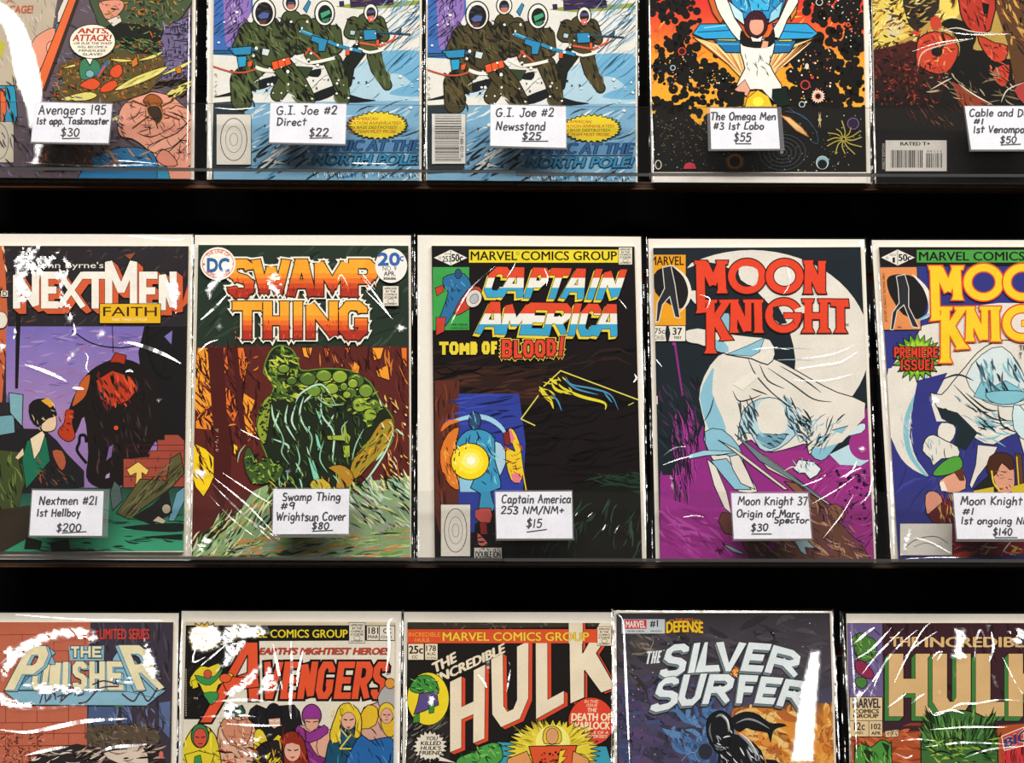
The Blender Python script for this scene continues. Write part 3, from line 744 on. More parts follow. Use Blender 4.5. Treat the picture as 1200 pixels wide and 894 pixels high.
def art_snow(tx, ty, olive, bar):
    def f(a):
        a.at(200, 0, 3.99); a.dx, a.dy = tx, ty
        a.R(100, -760, 1300, 1000, '#dcd9d2')
        # snowfield
        a.P('730,330 900,290 1180,230 1180,460 900,470 800,420', '#a9c6d6', None, 1, 2); a.P('960,250 1100,235 1180,260 1180,420 1080,350 960,330', '#6da6c8', None, 1, 3)
        a.P('1020,440 1100,400 1180,400 1180,450', '#6da6c8', None, 1, 3); a.P('380,390 520,370 470,420 390,440', '#b9cfdc', None, 1, 3)
        a.P('200,480 340,470 480,500 500,800 190,860', '#27323a'); a.P('340,480 1180,470 1180,860 200,860 200,800 380,790', '#7aa9c8')
        a.N('380,490 1170,490 1170,840 380,840', 130, ['#dfe6e8', '#3e7aa8', '#20384c', '#a8c8dc', '#5a92ba'], (40, 130), (5, 16), -.5, .3, 3)
        a.P('420,760 520,690 600,680 470,740 560,770', '#e0e4e4', K, 3); a.N('380,660 700,680 600,780 380,780', 16, ['#16202a', '#e4e8e8'], (60, 140), (5, 14), -.55, .2, 8)
        a.P('190,-400 370,-400 385,40 330,150 290,210 300,260 200,255', '#3b66ae')
        a.P('250,-300 370,-300 372,60 330,120 290,200 262,215 250,100', '#8a6cb0', None, 1, 2); a.N('240,-20 370,-20 330,150 280,210', 34, ['#4a3a78', '#b59ad0', '#2c2450'], (20, 60), (4, 9), 1.5, .4, 5)
        a.N('200,-60 380,-60 320,200 205,240', 46, ['#14202e'], (40, 110), (3, 5), 2.45, .08, 6)
        a.P('770,30 850,15 1000,12 1170,0 1170,20 1000,38 880,42', '#8a9a3c'); a.P('835,-60 1030,-60 1045,22 840,36', '#34244e'); a.P('787,6 810,4 812,30 790,32', '#2c2348'); a.N('840,-20 1040,-20 1040,25 840,30', 14, ['#140e22', '#6a5a3a'], (30, 60), (4, 8), 0, .3, 6)
        a.N('960,40 1178,-40 1178,420 1000,260', 60, ['#3f86b4', '#1c3a50', '#8fb9d0'], (80, 220), (3, 6), -.75, .06, 9)
        a.N('560,60 980,60 980,450 420,450', 40, ['#2a4a60', '#8fb9d0'], (40, 110), (2, 4), -.75, .1, 10)
        for p in ('200,455 300,425 430,380 470,395 330,440', '600,470 760,400 790,425 700,470', '400,380 520,350 500,385 410,420', '820,440 900,460 960,470 830,480', '620,345 700,320 690,360'): a.P(p, '#15181c', None, 1, 3)
        # hikers in snow parkas, faces left as plain shade
        fur = '#e6e2da'; dk = '#1b1e18'; lt = '#5d6a40' if olive == '#434e2c' else '#5c5030'
        a.F([[(565, 95, 46), (590, 190, 62)], [(625, 100, 30), (640, 170, 34)], [(530, 130, 30), (535, 200, 30)]], olive)
        a.N('520,80 660,80 650,240 530,240', 30, [dk, K], (24, 70), (6, 14), .9, .5, 31)
        a.E(562, 12, 36, 42, fur, K, 5); a.E(562, 16, 24, 29, '#1d1a1a'); a.P('545,22 580,20 576,44 550,44', '#b8705a'); a.P('548,10 578,8 576,18 550,20', '#3a4a78')
        a.P('620,40 645,0 655,10 635,60', '#2c84b0', K, 3)
        a.F([[(880, 235, 32), (832, 305, 28)], [(830, 315, 26), (822, 385, 22)]], dk)
        a.F([[(952, 260, 32), (966, 320, 28), (1012, 398, 20)], [(915, 105, 42), (925, 205, 42)], [(855, 108, 28), (836, 152, 24)], [(972, 105, 28), (998, 170, 22)], [(840, 160, 20), (905, 165, 18)]], olive)
        a.N('830,90 1000,80 985,220 870,220', 34, [dk, K, lt], (20, 54), (5, 12), .8, .6, 10); a.N('925,240 1000,250 1030,400 970,380', 16, [dk, lt], (20, 60), (6, 12), 1.2, .3, 33)
        a.L('880,228 930,245 992,232', 12, fur, 3); a.E(936, 58, 32, 40, fur, K, 5); a.E(937, 62, 22, 29, '#23211f'); a.P('918,78 950,72 948,98 928,104', '#d8685a'); a.P('918,48 955,46 954,60 920,62', '#4a4a70')
        a.F([[(760, 290, 40), (792, 370, 36), (806, 460, 30)], [(560, 345, 40), (500, 440, 30)]], olive); a.N('730,290 830,300 840,480 770,470', 22, [dk, K, lt], (24, 70), (7, 14), 1.3, .25, 9)
        a.F([[(690, 150, 66), (690, 235, 66)], [(615, 125, 34), (600, 195, 32)], [(765, 150, 30), (775, 220, 28)], [(768, 225, 26), (700, 215, 20)]], olive)
        a.N('590,110 790,110 780,290 600,270', 50, [dk, K, lt], (24, 64), (6, 13), .9, .5, 6); a.L('588,268 640,292 700,286 768,270', 14, fur, 3)
        a.E(720, 62, 46, 58, fur, K, 6); a.E(722, 66, 33, 43, '#141a18'); a.P('700,62 742,46 748,62 706,86', '#3f9a70'); a.P('706,92 745,82 735,104 712,106', '#2f7a58')
        a.P('590,310 665,315 640,360 590,368', '#30402a', K, 3)
        a.F([[(410, 300, 46), (325, 375, 44), (332, 470, 46)], [(515, 300, 46), (588, 385, 44), (640, 462, 34)]], olive)
        a.N('280,330 430,300 390,490 285,490', 44, [dk, K, lt], (24, 70), (7, 15), 1.2, .5, 7); a.N('500,300 570,310 670,470 580,480', 40, [dk, K, lt], (24, 70), (7, 15), .9, .5, 8)
        a.F([[(445, 140, 70), (470, 235, 74)], [(365, 150, 42), (325, 222, 34)], [(545, 150, 38), (552, 225, 34)], [(330, 235, 30), (425, 250, 24)], [(550, 235, 30), (475, 268, 22)]], olive)
        a.N('320,110 590,110 580,270 320,270', 90, [dk, K, lt], (26, 74), (6, 15), .9, .6, 5)
        a.L('400,315 440,328 480,330', 16, fur, 3); a.E(436, 58, 54, 66, fur, K, 6); a.E(437, 62, 42, 53, '#17161a'); a.P('405,75 430,55 462,60 455,85 420,90', '#4a5f98', K, 2); a.P('410,95 450,92 442,114 418,114', '#5a3428'); a.N('400,20 470,20 465,60 405,60', 8, ['#3a3a44'], (14, 40), (4, 7), 0, .5, 6)
        a.P('470,290 555,265 565,300 480,330', '#e0582a', K, 4); a.L('500,282 508,322', 3, K); a.L('530,275 538,312', 3, K)
        a.L('200,310 280,335 345,338 400,322', 7, '#c4523a', 2); a.L('640,225 700,275', 7, '#c4523a'); a.L('630,255 650,225', 7, '#c4523a'); a.L('885,200 980,215 1040,185 1050,165', 9, '#d2583c'); a.P('960,185 975,185 975,215 962,215', '#d8582a', K, 2); a.P('820,230 840,228 835,258 818,258', '#d8582a', K, 2)
        a.P('360,290 385,280 378,310 360,315', '#d8582a', K, 2)
        gun = '#2c84b0'
        a.L('200,245 300,240 400,232', 12, '#1f5a80'); a.P('270,225 380,215 375,255 300,258', gun, K, 4); a.P('310,265 355,262 352,310 318,316', '#2a9ac8', K, 4)
        a.L('200,236 290,236', 4, K); a.P('430,225 465,232 455,262 425,255', '#c8d4da', K, 3)
        a.L('615,148 700,180 790,215 890,240', 15, gun); a.P('660,165 735,185 720,240 690,240 690,205 655,190', gun, K, 4); a.L('610,140 660,160', 6, '#5ab4d4')
        a.L('890,152 960,150 1120,160', 8, '#274a66'); a.P('900,140 960,138 965,185 905,188', gun, K, 4); a.P('1050,150 1080,128 1075,160', None or '#274a66', K, 2); a.P('840,140 865,145 860,165 838,162', '#a9c6d4', K, 3)
        a.S('210,40 1170,40 1170,470 210,470', 46, ['#f2efe8'], (3, 8), 11, '#30383c'); a.S('560,230 980,230 900,470 400,470', 26, ['#f2efe8', '#15181c'], (3, 6), 13)
        a.S('380,500 1150,500 700,780 390,780', 30, ['#e8ebea', '#2a4458'], (4, 9), 15)
        a.N('205,340 215,340 215,460 205,460', 10, ['#2a2826'], (8, 16), (2, 3), 0, 1.2, 3)
        # burst and strap line
        a.B(970, 586, 145, 66, '#e8cf2c', 30, .13, K, 4, 4)
        for i, (t, x0, x1) in enumerate((('AN AMERICAN', 830, 968), ('STATION ANNIHILATED!', 828, 1076), ('AN BASE DESTROYED!', 828, 1056), ('THE TEAM MUST PROBE...', 828, 1066))):
            a.T(t, quad(x0, 548+i*20, x1, 562+i*20, 3), ('#b8562a', '#b8562a', '#8a6a20', '#c23a2a')[i], .012)
        x = 690
        a.R(660, 652, 1166, 712, '#5b8cb4'); a.T('PANIC AT THE', quad(690, 656, 1156, 706, 14), '#2d5f96', .03, '#0f1622', .035)
        a.T('NORTH POLE!', quad(664, 722, 1156, 768, 14), '#2f86b4', .03, '#0f1622', .035)
        a.N('660,800 1160,800 1160,828 660,828', 60, ['#1c2630', '#dfe6e8'], (14, 24), (3, 5), 1.3, .5, 21)
        if bar:
            a.R(224, 518, 382, 752, '#dedad4', '#2a2624', 2); bars(a, 234, 524, 362, 740, 60, True, 4); a.R(224, 518, 238, 752, '#dedad4')
            a.R(352, 600, 372, 725, '#dedad4'); a.T('7 1486 02110', [(372, 604), (372, 722), (356, 722), (356, 604)], '#26221f', .02)
        else: sketch_box(a, 214, 534, 376, 770)
    return f

def art_space(a):
    a.at(700, 0, 3.99)
    a.P('200,-760 1300,-760 1300,860 200,860', grad([(-200, '#c8203a'), (40, '#dc3a2c'), (150, '#e2622c'), (260, '#e89a2c'), (480, '#e8a52e')]))
    a.N('250,0 1240,0 1240,480 250,480', 120, ['#e2622c', '#d24a26', '#f0b040'], (30, 90), (4, 9), -.5, .6, 3)
    def cloud(path, n, sp, rr, seed):
        r = random.Random(seed); q = smooth([tuple(map(float, c.split(','))) for c in path.split()], 8)
        for i in range(n):
            x, y = r.choice(q); x += r.gauss(0, sp); y += r.gauss(0, sp); rd = r.uniform(*rr)
            if i % 12 == 0: a.up()
            a.raw([(x+rd*math.cos(6.283*k/11), y+rd*math.sin(6.283*k/11)) for k in range(11)], '#13100e')
    cloud('260,20 330,30 400,20', 60, 18, (8, 22), 1); cloud('300,40 320,90', 16, 10, (6, 16), 2); cloud('420,110 380,190 420,240', 50, 24, (9, 24), 3)
    cloud('300,260 380,290 440,330 400,400', 110, 34, (9, 24), 4); cloud('280,320 300,370', 20, 14, (6, 16), 5); cloud('500,330 580,360 600,410', 70, 28, (8, 22), 6)
    cloud('450,470 560,470 620,450', 40, 16, (6, 16), 7); cloud('270,490 360,510 440,540', 60, 24, (8, 22), 8)
    cloud('930,300 1020,240 1080,330 1000,420 950,470', 230, 46, (10, 28), 9); cloud('1030,400 1080,470 900,480', 120, 40, (10, 24), 10)
    cloud('1010,20 1090,30 1180,60 1200,130', 120, 34, (8, 24), 11); cloud('1110,150 1180,210 1240,200', 70, 22, (8, 22), 12); cloud('1090,300 1160,340 1220,380 1180,450', 80, 24, (8, 20), 13)
    a.P('250,530 420,540 480,585 540,560 640,500 1260,500 1260,860 250,860', '#141210'); cloud('260,540 440,590 560,540 900,510 1240,510', 90, 14, (8, 18), 14)
    a.S('270,250 470,250 440,420 280,420', 50, ['#e8a52e', '#f0e6d0', '#6a8fa8', '#e2622c'], (1.5, 4), 3); a.S('900,230 1100,230 1100,480 900,480', 60, ['#e8a52e', '#f0e6d0', '#c8583a'], (1.5, 5), 5); a.S('1010,0 1230,0 1230,230 1100,200', 40, ['#f0e6d0', '#e2622c'], (1.5, 4), 6)
    a.S('500,340 620,340 600,430 500,420', 24, ['#e8a52e', '#f0e6d0'], (1.5, 4), 7); a.S('260,540 1240,540 1240,800 260,800', 170, ['#a88a50', '#d8c8a0', '#6a5a4a', '#8a9aa0'], (1, 3.5), 8)
    a.N('280,560 520,560 500,720 300,720', 90, ['#6a5a48', '#a08a60'], (6, 14), (2, 3), .3, 1.2, 9)
    # blue craft and its pale beams
    a.P('445,172 690,240 700,330 668,360 610,300', '#e8c684', '#3a2410', 3); a.P('1030,172 905,230 820,360 800,320 810,240', '#e8c684', '#3a2410', 3)
    for i in range(9):
        a.L([(480+i*22, 195+i*6), (655+i*4, 330+i*3)], 6, ('#b8642c', '#f4e2b4', '#d8924a')[i % 3], 0, True); a.L([(1000-i*20, 195+i*6), (835-i*3, 335-i*3)], 6, ('#f4e2b4', '#b8642c', '#d8924a')[i % 3], 0, True)
    a.P('540,180 680,185 900,185 930,190 900,245 800,250 600,245', '#1c6ea4', K, 5); a.L('560,205 900,210', 5, '#50b0dc'); a.P('560,178 650,180 650,192 560,190', '#d8c84a', K, 4); a.P('840,180 910,180 910,194 850,194', '#d8c84a', K, 4)
    a.P('445,158 480,112 660,110 680,170 660,182 500,182', '#2c9ed4', K, 5); a.P('820,110 980,110 1032,156 1000,180 850,185', '#2c9ed4', K, 5)
    a.L('470,150 650,140', 5, '#0f4a74'); a.L('850,145 1010,155', 5, '#0f4a74'); a.L('500,130 600,118', 5, '#8ed4ec')
    a.P('600,-60 900,-60 860,60 820,90 690,90 640,40', '#2690c8', K, 5); a.P('690,-60 820,-60 800,50 720,50', '#3cb0e0', K, 4); a.P('610,0 680,60 690,120 640,80', '#bfe0ea', K, 4); a.P('870,0 810,60 800,110 850,80', '#8ecbe2', K, 4)
    a.N('610,-30 880,-30 820,60 680,60', 26, ['#0d3a5c', '#8ed4ec'], (20, 60), (4, 7), 1.2, .8, 4)
    a.P('500,-60 560,-60 600,80 575,110 540,60', '#c8642c', K, 4); a.P('900,-60 950,-60 930,60 905,100', '#d8882c', K, 4)
    # a plain white star-jump figure
    wh = '#e9e5de'
    a.P('545,-40 600,-20 640,80 690,160 660,190 600,110 560,40', wh, K, 5, 2); a.P('930,-60 890,0 850,90 815,150 850,180 890,90 940,10', wh, K, 5, 2)
    a.P('675,170 740,190 825,170 822,250 805,300 850,380 862,410 830,480 770,420 715,420 650,400 690,320 670,250', wh, K, 5, 2)
    a.P('672,140 700,170 745,195 800,170 826,135 828,200 780,225 700,220 668,200', '#17140f', None, 1, 2); a.P('775,190 800,195 795,225 765,225', '#e2a488')
    a.P('640,420 690,372 715,420 700,450', '#e2a488', K, 3); a.N('690,260 820,250 800,360 700,350', 14, ['#3a3430'], (20, 50), (3, 5), 1.2, .7, 6)
    a.E(742, 112, 54, 62, '#3b1728', K, 4); a.E(745, 120, 35, 45, '#e5a288', '#3a1a18', 3); a.P('710,95 745,72 785,95 745,92', '#3b1728')
    a.P('715,170 748,180 775,165 765,195 725,195', wh, K, 3)
    a.P('610,480 640,425 690,430 685,490 600,500', '#14120f'); a.P('818,415 880,410 905,490 850,500 815,460', '#10201c'); a.P('690,500 700,460 750,420 800,450 820,500', '#e8c02c', K, 3); a.E(752, 475, 26, 22, '#f4e24a')
    a.P('860,540 900,550 960,600 988,640 930,610', '#e8c080', '#b8642c', 4)
    for q in ('880,520 960,540 1020,610 1030,670 1000,660', '900,510 980,560'): a.L(q, 3, '#3a5a78', 4)
    # little planets and stars
    a.E(396, 240, 17, 17, '#3a1512', '#c8402c', 5); a.E(353, 317, 11, 11, None, '#a9c0c8', 4); a.E(972, 397, 20, 20, '#1a100e', '#b83a3a', 6); a.B(1032, 450, 34, 34, '#f0d4c0', 16, .3); a.E(1032, 450, 20, 20, '#e8967a'); a.E(1032, 450, 13, 13, '#14100e')
    a.E(957, 488, 13, 13, '#14100e', '#b8c4c8', 4); a.E(1005, 362, 8, 8, '#c83a2c'); a.E(980, 310, 9, 14, '#d8d0c8'); a.E(1038, 10, 15, 15, '#14100e', '#c8c8c0', 4); a.E(1172, 115, 9, 9, None, '#e2622c', 4)
    a.B(643, 755, 48, 44, '#c8843a', 18, .3); a.E(643, 755, 28, 28, '#14100e', '#e2923a', 4); a.P('400,790 410,765 432,757 455,765 465,790', '#c83a48', K, 2); a.E(1052, 760, 28, 30, '#8fb4bc', '#d8e4e4', 3); a.E(1052, 768, 22, 22, '#14120f')
    a.E(1196, 578, 26, 26, '#2a1c34', '#7a5a90', 4); a.E(285, 770, 14, 20, None, '#d8d0c0', 4)
    for i in range(5): a.E(865, 712, 20+i*22, 16+i*17, None, '#4a545c', 2.5)
    a.E(862, 712, 8, 8, '#8a949c')
    r = random.Random(5)
    for i in range(13):
        t = i*.52; a.L([(1152+8*math.cos(t), 650+8*math.sin(t)), (1152+40*math.cos(t+.2), 650+34*math.sin(t+.2)), (1152+r.uniform(55, 100)*math.cos(t-.1), 650+r.uniform(50, 90)*math.sin(t-.1))], 5, '#b8a84a', 4)
    a.B(1040, 560, 10, 44, '#c8b080', 6, .6)
    a.N('265,130 285,130 285,250 265,250', 10, ['#8a3a20'], (8, 16), (2, 3), .3, 1, 3)
    a.P('200,802 1300,802 1300,900 200,900', '#e6dfd4'); a.L('200,803 1300,803', 4, K)

def art_clash(a):
    a.at(940, 0, 3.99)
    a.R(240, -760, 1500, 900, '#171413')
    a.P('300,-760 1400,-760 1400,300 700,260 560,190 300,240', '#b08f48')
    a.P('320,-100 480,-100 520,60 500,170 330,210', '#d8c058', None, 1, 2); a.P('400,60 470,90 460,160 400,170', '#cfc090', None, 1, 3); a.P('620,-100 720,-100 740,60 660,90', '#e0c860', None, 1, 2)
    a.N('310,-20 760,-20 700,190 310,240', 150, ['#8a5f28', '#e8d88a', '#4a3418', '#c88a38', '#20180f'], (20, 70), (4, 12), -.5, .9, 3)
    a.P('470,-60 620,-60 640,40 560,130 500,120', '#2c231c', None, 1, 2); a.N('470,0 640,0 560,130', 30, ['#b89a50', '#100c0a'], (20, 60), (3, 8), -.3, .5, 5)
    a.P('320,240 520,190 700,320 640,480 330,500', grad([(200, '#4a1c18'), (480, '#1c1413')])); a.N('320,230 560,200 680,420 340,480', 120, ['#0f0b0a', '#6a2420', '#301412'], (14, 50), (4, 12), .4, 1.2, 7)
    a.P('870,-60 1400,-60 1400,420 1000,420 960,200', '#5a3a24'); a.N('880,-20 1160,-20 1160,300 950,200', 90, ['#c89a48', '#1a120e', '#8a4a28', '#3a2418'], (20, 80), (5, 14), 1.1, .6, 9)
    red = '#bf3f2a'
    a.P('535,230 545,180 600,150 640,150 690,165 730,220 720,280 670,345 590,335 535,290', red, K, 6, 2); a.P('600,85 640,80 650,130 610,140', red, None, 1, 2); a.P('500,150 560,140 540,170', red)
    a.N('540,170 720,170 670,330 550,310', 50, ['#7a2018', '#d8604a', '#1a100e', '#e8a050'], (14, 44), (3, 8), .8, 1.2, 11); a.E(630, 242, 26, 22, '#16181a'); a.L('655,160 665,200 640,240', 12, '#2a1410', 3)
    a.P('650,110 700,85 770,110 815,170 800,230 870,240 930,290 920,340 895,370 960,420 930,470 880,490 740,400 690,350 730,270 735,200 690,140', '#141311', None, 1, 3)
    a.P('740,-60 900,-60 880,140 800,150 750,90 735,20', '#b23426', K, 6, 2); a.N('740,-20 880,-20 870,130 780,130', 26, ['#7a1c16', '#d85a44', '#14100e'], (20, 60), (4, 9), 1.1, .6, 13); a.P('840,10 875,20 870,60 850,70', '#100e0c')
    a.P('820,165 900,200 960,215 950,280 900,290 850,240', red, K, 5, 2); a.P('900,320 970,300 960,390 930,405 890,360', red, K, 5, 2); a.N('830,180 960,220 960,390 900,370', 30, ['#7a2018', '#e06a50', '#14100e'], (16, 50), (3, 8), .7, .8, 15)
    a.P('990,420 1040,380 1090,400 1090,500 1040,490', '#a83a3a', K, 4, 2)
    a.P('700,380 790,430 880,490 740,500', '#8a3a24'); a.N('560,340 1000,330 980,500 560,500', 70, ['#141110', '#7a6a50', '#3a2a20', '#b0a080'], (20, 80), (3, 9), .6, .9, 17)
    for q in ('640,150 720,130 810,150 980,160', '540,330 560,250 640,215 800,180', '600,420 660,385 700,365', '930,480 960,420 1040,385'): a.L(q, 6, '#cfc4b0', 4, True)
    a.L('730,390 800,440 890,490', 6, '#e2d8c0', 3, True)
    a.N('470,500 780,500 700,600 520,590', 40, ['#4a1f1a', '#2a2018', '#7a4a34'], (20, 70), (3, 7), .9, .4, 19)
    a.N('330,260 700,300 640,490 330,490', 130, ['#120d0c', '#7a2a20', '#3a1814', '#a8402c'], (8, 26), (3, 8), .6, 1.4, 51); a.N('300,-40 560,-40 540,200 310,230', 60, ['#e8d890', '#2a1e12', '#9a6a2c'], (10, 40), (4, 10), -.3, 1.1, 53)
    a.R(390, 656, 676, 800, '#cfc9c2'); a.T('RATED T+', quad(460, 664, 598, 680), K, .035)
    bars(a, 414, 702, 566, 784, 50, False, 3); bars(a, 580, 716, 654, 784, 26, False, 5); a.T('0 0 1 1 1', quad(584, 702, 650, 712), K, .02)
    a.T('DIRECT EDITION', [(374, 790), (374, 672), (386, 672), (386, 790)], '#b8b0a8', .01)

# ------------------------------------------------------------------ prints, middle shelf
def wq(chars, xs, y0, y1, sl=0.0, rise=0.0, drop=0.0):
    """letters between the x positions of xs; slanted by sl, the line moving down by rise and growing by drop from start to end"""
    out = []
    n = len(chars); X0, X1 = xs[0][0], xs[-1][1]
    for c, (a, b) in zip(chars, xs):
        f = lambda x: (x-X0)/(X1-X0)
        out.append((c, [(a+sl, y0+rise*f(a)), (b+sl, y0+rise*f(b)), (b, y1+(rise+drop)*f(b)), (a, y1+(rise+drop)*f(a))]))
    return out
def code_stamp(a, x0, y0, x1, y1, col='#ddd3c2'):
    n = 9; w_, h_ = (x1-x0)/n, (y1-y0)/n
    a.R(x0, y0, x1, y1, col, '#2a2622', 2.5)
    for i, t in enumerate(('APPROVED', 'BY THE', 'COMICS', 'CODE')): a.T(t, quad(x0+w_*(1+.8*(i == 1)), y0+h_*(.7+i*1.35), x1-w_*(1+.8*(i == 1)), y0+h_*(1.6+i*1.35)), K, .03)
    a.E((x0+x1)/2, y0+h_*6.8, w_*1.8, h_*.9, None, '#3a3632', 2); a.T('AUTHORITY', quad(x0+w_, y1-h_*1.3, x1-w_, y1-h_*.5), K, .03)

def art_street(a):
    a.at(0, 260, 4.258)
    a.R(-260, 60, 1000, 1800, '#2b262a')
    a.N('0,120 940,120 930,520 0,520', 120, ['#3a3438', '#1c181a', '#4a4248', '#5a3a34'], (20, 70), (4, 12), -.6, .8, 3)
    a.P('-260,120 20,120 40,500 10,900 -260,900', '#c2603c'); a.N('-100,120 40,120 20,900 -100,900', 50, ['#e8c8a0', '#5a2a20', '#d88050'], (20, 60), (5, 12), 1.3, .4, 5)
    a.P('110,535 700,530 740,560 730,640 850,800 860,540 950,540 930,900 120,900', '#7a6cae'); a.P('36,560 100,540 130,900 30,900', '#6a5c8e')
    a.at(0, 460, 4.258)
    a.P('30,-330 860,-330 900,240 700,320 600,480 400,480 240,330 120,180 30,0', grad([(-330, '#7668b0'), (-150, '#8a74b4'), (100, '#9a7cb0'), (400, '#8a6ca4')]))
    a.N('110,-320 720,-320 720,-80 460,100 130,60', 90, ['#a48cc0', '#6a5a9c', '#9a6a9c'], (30, 90), (4, 12), -.1, .4, 7)
    a.P('-200,480 930,470 920,830 -200,830', grad([(470, '#24423a'), (620, '#2c7a5a'), (760, '#3fa27a')])); a.N('380,560 920,580 910,790 200,790', 60, ['#1e4a3a', '#4ab488', '#173a30'], (40, 140), (5, 14), .05, .15, 9)
    a.P('80,-420 105,-420 90,-20 75,-20', '#1a1618')
    a.P('720,-330 880,-330 935,-330 930,260 780,250 730,120 745,0 700,-120 690,-200', '#1a171a'); a.P('735,110 775,140 740,210', '#7a6cae'); a.P('860,-310 855,-240 820,-280', '#7a6cae')
    a.L('735,-330 740,-200 790,-90 850,-70', 16, K, 4); a.L('750,-270 830,-330', 8, K); a.L('835,-220 820,-130 775,-60', 5, K, 3); a.L('360,-310 450,-250 560,-225 660,-230 720,-260', 6, K, 4); a.L('560,-340 565,-200', 4, K)
    # a hulking mass of dark coats with rusty red patches, no figure made out
    a.P('345,80 410,-60 480,-130 590,-170 700,-140 780,-50 810,80 800,200 740,300 700,420 560,475 480,470 430,420 440,300 420,120 380,200 330,240', '#1d1617', None, 1, 3)
    a.P('548,-150 575,-200 630,-185 622,-140 590,-150', '#a8331f', K, 4, 1)
    a.P('360,60 400,-50 450,-90 430,10 380,60', '#b85a2a', K, 3, 3); a.P('480,-60 560,-110 650,-80 690,-20 640,40 560,70 500,30', '#b8391f', K, 3, 1); a.N('480,-100 690,-80 640,70 500,70', 40, ['#1d1617', '#6a1f14', '#d8502c'], (20, 70), (6, 14), 1.2, .35, 6)
    a.P('330,90 370,90 360,150 375,220 340,245 300,220 290,190 320,150', '#b0391f', K, 4, 3); a.N('300,90 370,90 350,240 300,220', 12, ['#5a1c12', '#d8603a'], (14, 40), (4, 8), .6, .6, 4)
    a.N('460,-60 760,-60 720,380 480,400', 70, ['#3a2a2c', '#0f0c0d', '#4a3436'], (20, 80), (4, 10), 1.3, .4, 13); a.E(579, 176, 11, 11, '#d8502a'); a.P('530,340 545,270 565,260 555,320', '#7a5c94')
    a.P('530,410 548,400 545,425 525,428', '#a88ab8')
    a.L('430,245 425,215 400,215 395,250 385,290 430,350', 14, K, 4)
    # bricks and boards
    a.P('615,330 745,320 745,290 785,290 785,235 820,235 820,210 890,210 920,240 920,470 615,475', '#9a4638', K, 3)
    for y in (262, 290, 330, 375, 420): a.L([(620, y), (918, y)], 3, '#4a1c18')
    for i in range(16): a.L([(640+i*37 % 270, 265+(i*61 % 190)), (640+i*37 % 270, 290+(i*61 % 190))], 3, '#4a1c18')
    a.P('632,385 690,345 742,388 730,412 708,398 708,430 690,470 676,465 680,400 650,415', '#e2bf62', K, 3)
    a.P('580,600 700,430 830,440 850,330 900,300 920,400 860,470 640,630', '#5a5634', K, 4); a.N('600,580 860,340 900,420 640,620', 40, ['#2a2a1c', '#7a744a'], (40, 120), (4, 8), -.85, .2, 15)
    a.P('840,640 880,500 920,470 920,540 870,640', '#6a9ab0', K, 3); a.P('660,620 760,560 840,480 860,600 760,660', '#1d1d1a'); a.P('760,640 790,615 830,640 815,655', '#c8b8a0', K, 3); a.E(830, 580, 22, 24, '#b8a890', K, 3)
    a.P('560,590 550,500 570,440 600,470 610,540', '#4a5a58', K, 3); a.P('610,670 900,650 910,690 760,690', '#15201c', None, 1, 3); a.P('700,720 910,705 910,735', '#15201c')
    # bystander in a dark coat at the left
    a.P('-200,210 150,180 240,200 330,300 420,470 -200,480', '#221f22', None, 1, 2); a.P('-200,330 130,300 110,490 60,600 -200,620', '#3f4a28', None, 1, 2); a.N('0,330 120,320 80,590 0,600', 24, ['#6a7a3a', '#1a1c14'], (30, 90), (5, 10), 1.3, .3, 17)
    a.P('135,240 230,220 250,340 200,400 130,480 110,330', '#1e6a50', K, 3); a.P('150,230 210,190 225,210 200,290 170,335', '#e2cfae', K, 3); a.P('225,110 272,105 282,150 272,185 235,195 205,180', '#dcbd9c', K, 3, 2)
    a.P('145,60 190,30 250,40 285,110 240,130 190,170 150,130', '#1c1a1c', None, 1, 2); a.P('205,40 240,25 272,60 250,75', '#d8a030'); a.P('260,290 310,290 330,350 310,390 280,350', '#a8563a', K, 3, 2); a.P('75,325 115,275 120,310 90,335', '#dcc4a2', K, 2)
    a.N('130,60 280,60 260,180 160,180', 14, [K, '#e8c890'], (14, 40), (3, 5), .9, .6, 19); a.N('180,300 420,470 200,470', 26, ['#2d4a3a', '#0f0d0e', '#8a4a30'], (20, 60), (4, 9), .9, .5, 21)
    a.P('-40,120 70,110 75,200 -40,220', '#6d9ca6', K, 4); a.P('45,0 115,10 110,170 50,100', '#7aa6b0', K, 4); a.P('-200,620 150,560 180,700 0,800 -200,830', '#3a3024'); a.P('130,720 210,740 200,780 120,780', '#1c1814'); a.P('250,750 340,735 350,800 260,805', '#16243c', K, 3); a.P('340,780 540,790 480,805 350,810', '#15201c')
    # title
    a.at(0, 260, 4.258)
    a.T("John Byrne's", quad(180, 200, 516, 240), '#e4dad0', .004)
    it = wq('NEXT', [(65, 195), (205, 292), (285, 425), (410, 540)], 248, 432) + [('M', quad(524, 182, 684, 412))] + wq('EN', [(694, 786), (792, 882)], 248, 440)
    a.W(it, 36, '#ece6dc', K, 4, (30, 26), '#cf5a36')
    a.P('900,440 935,320 940,400', '#cf5a36'); a.P('622,165 675,155 650,190', '#8a4a34')
    a.R(497, 408, 802, 506, '#e2b022', K, 3); a.T('FAITH', quad(515, 424, 782, 470), '#3a2410', .005); a.T('PART THREE OF FOUR', quad(560, 480, 735, 494), '#f0e2b0', .0)
    a.R(5, 342, 40, 374, '#ddd5c8', K, 2); a.T('D', quad(14, 346, 34, 370), K, .04); a.E(5, 490, 33, 42, '#ddd5c8', K, 3)
    a.at(0, 460, 4.258); a.P('-300,797 940,790 940,900 -300,900', '#e0d8cc')

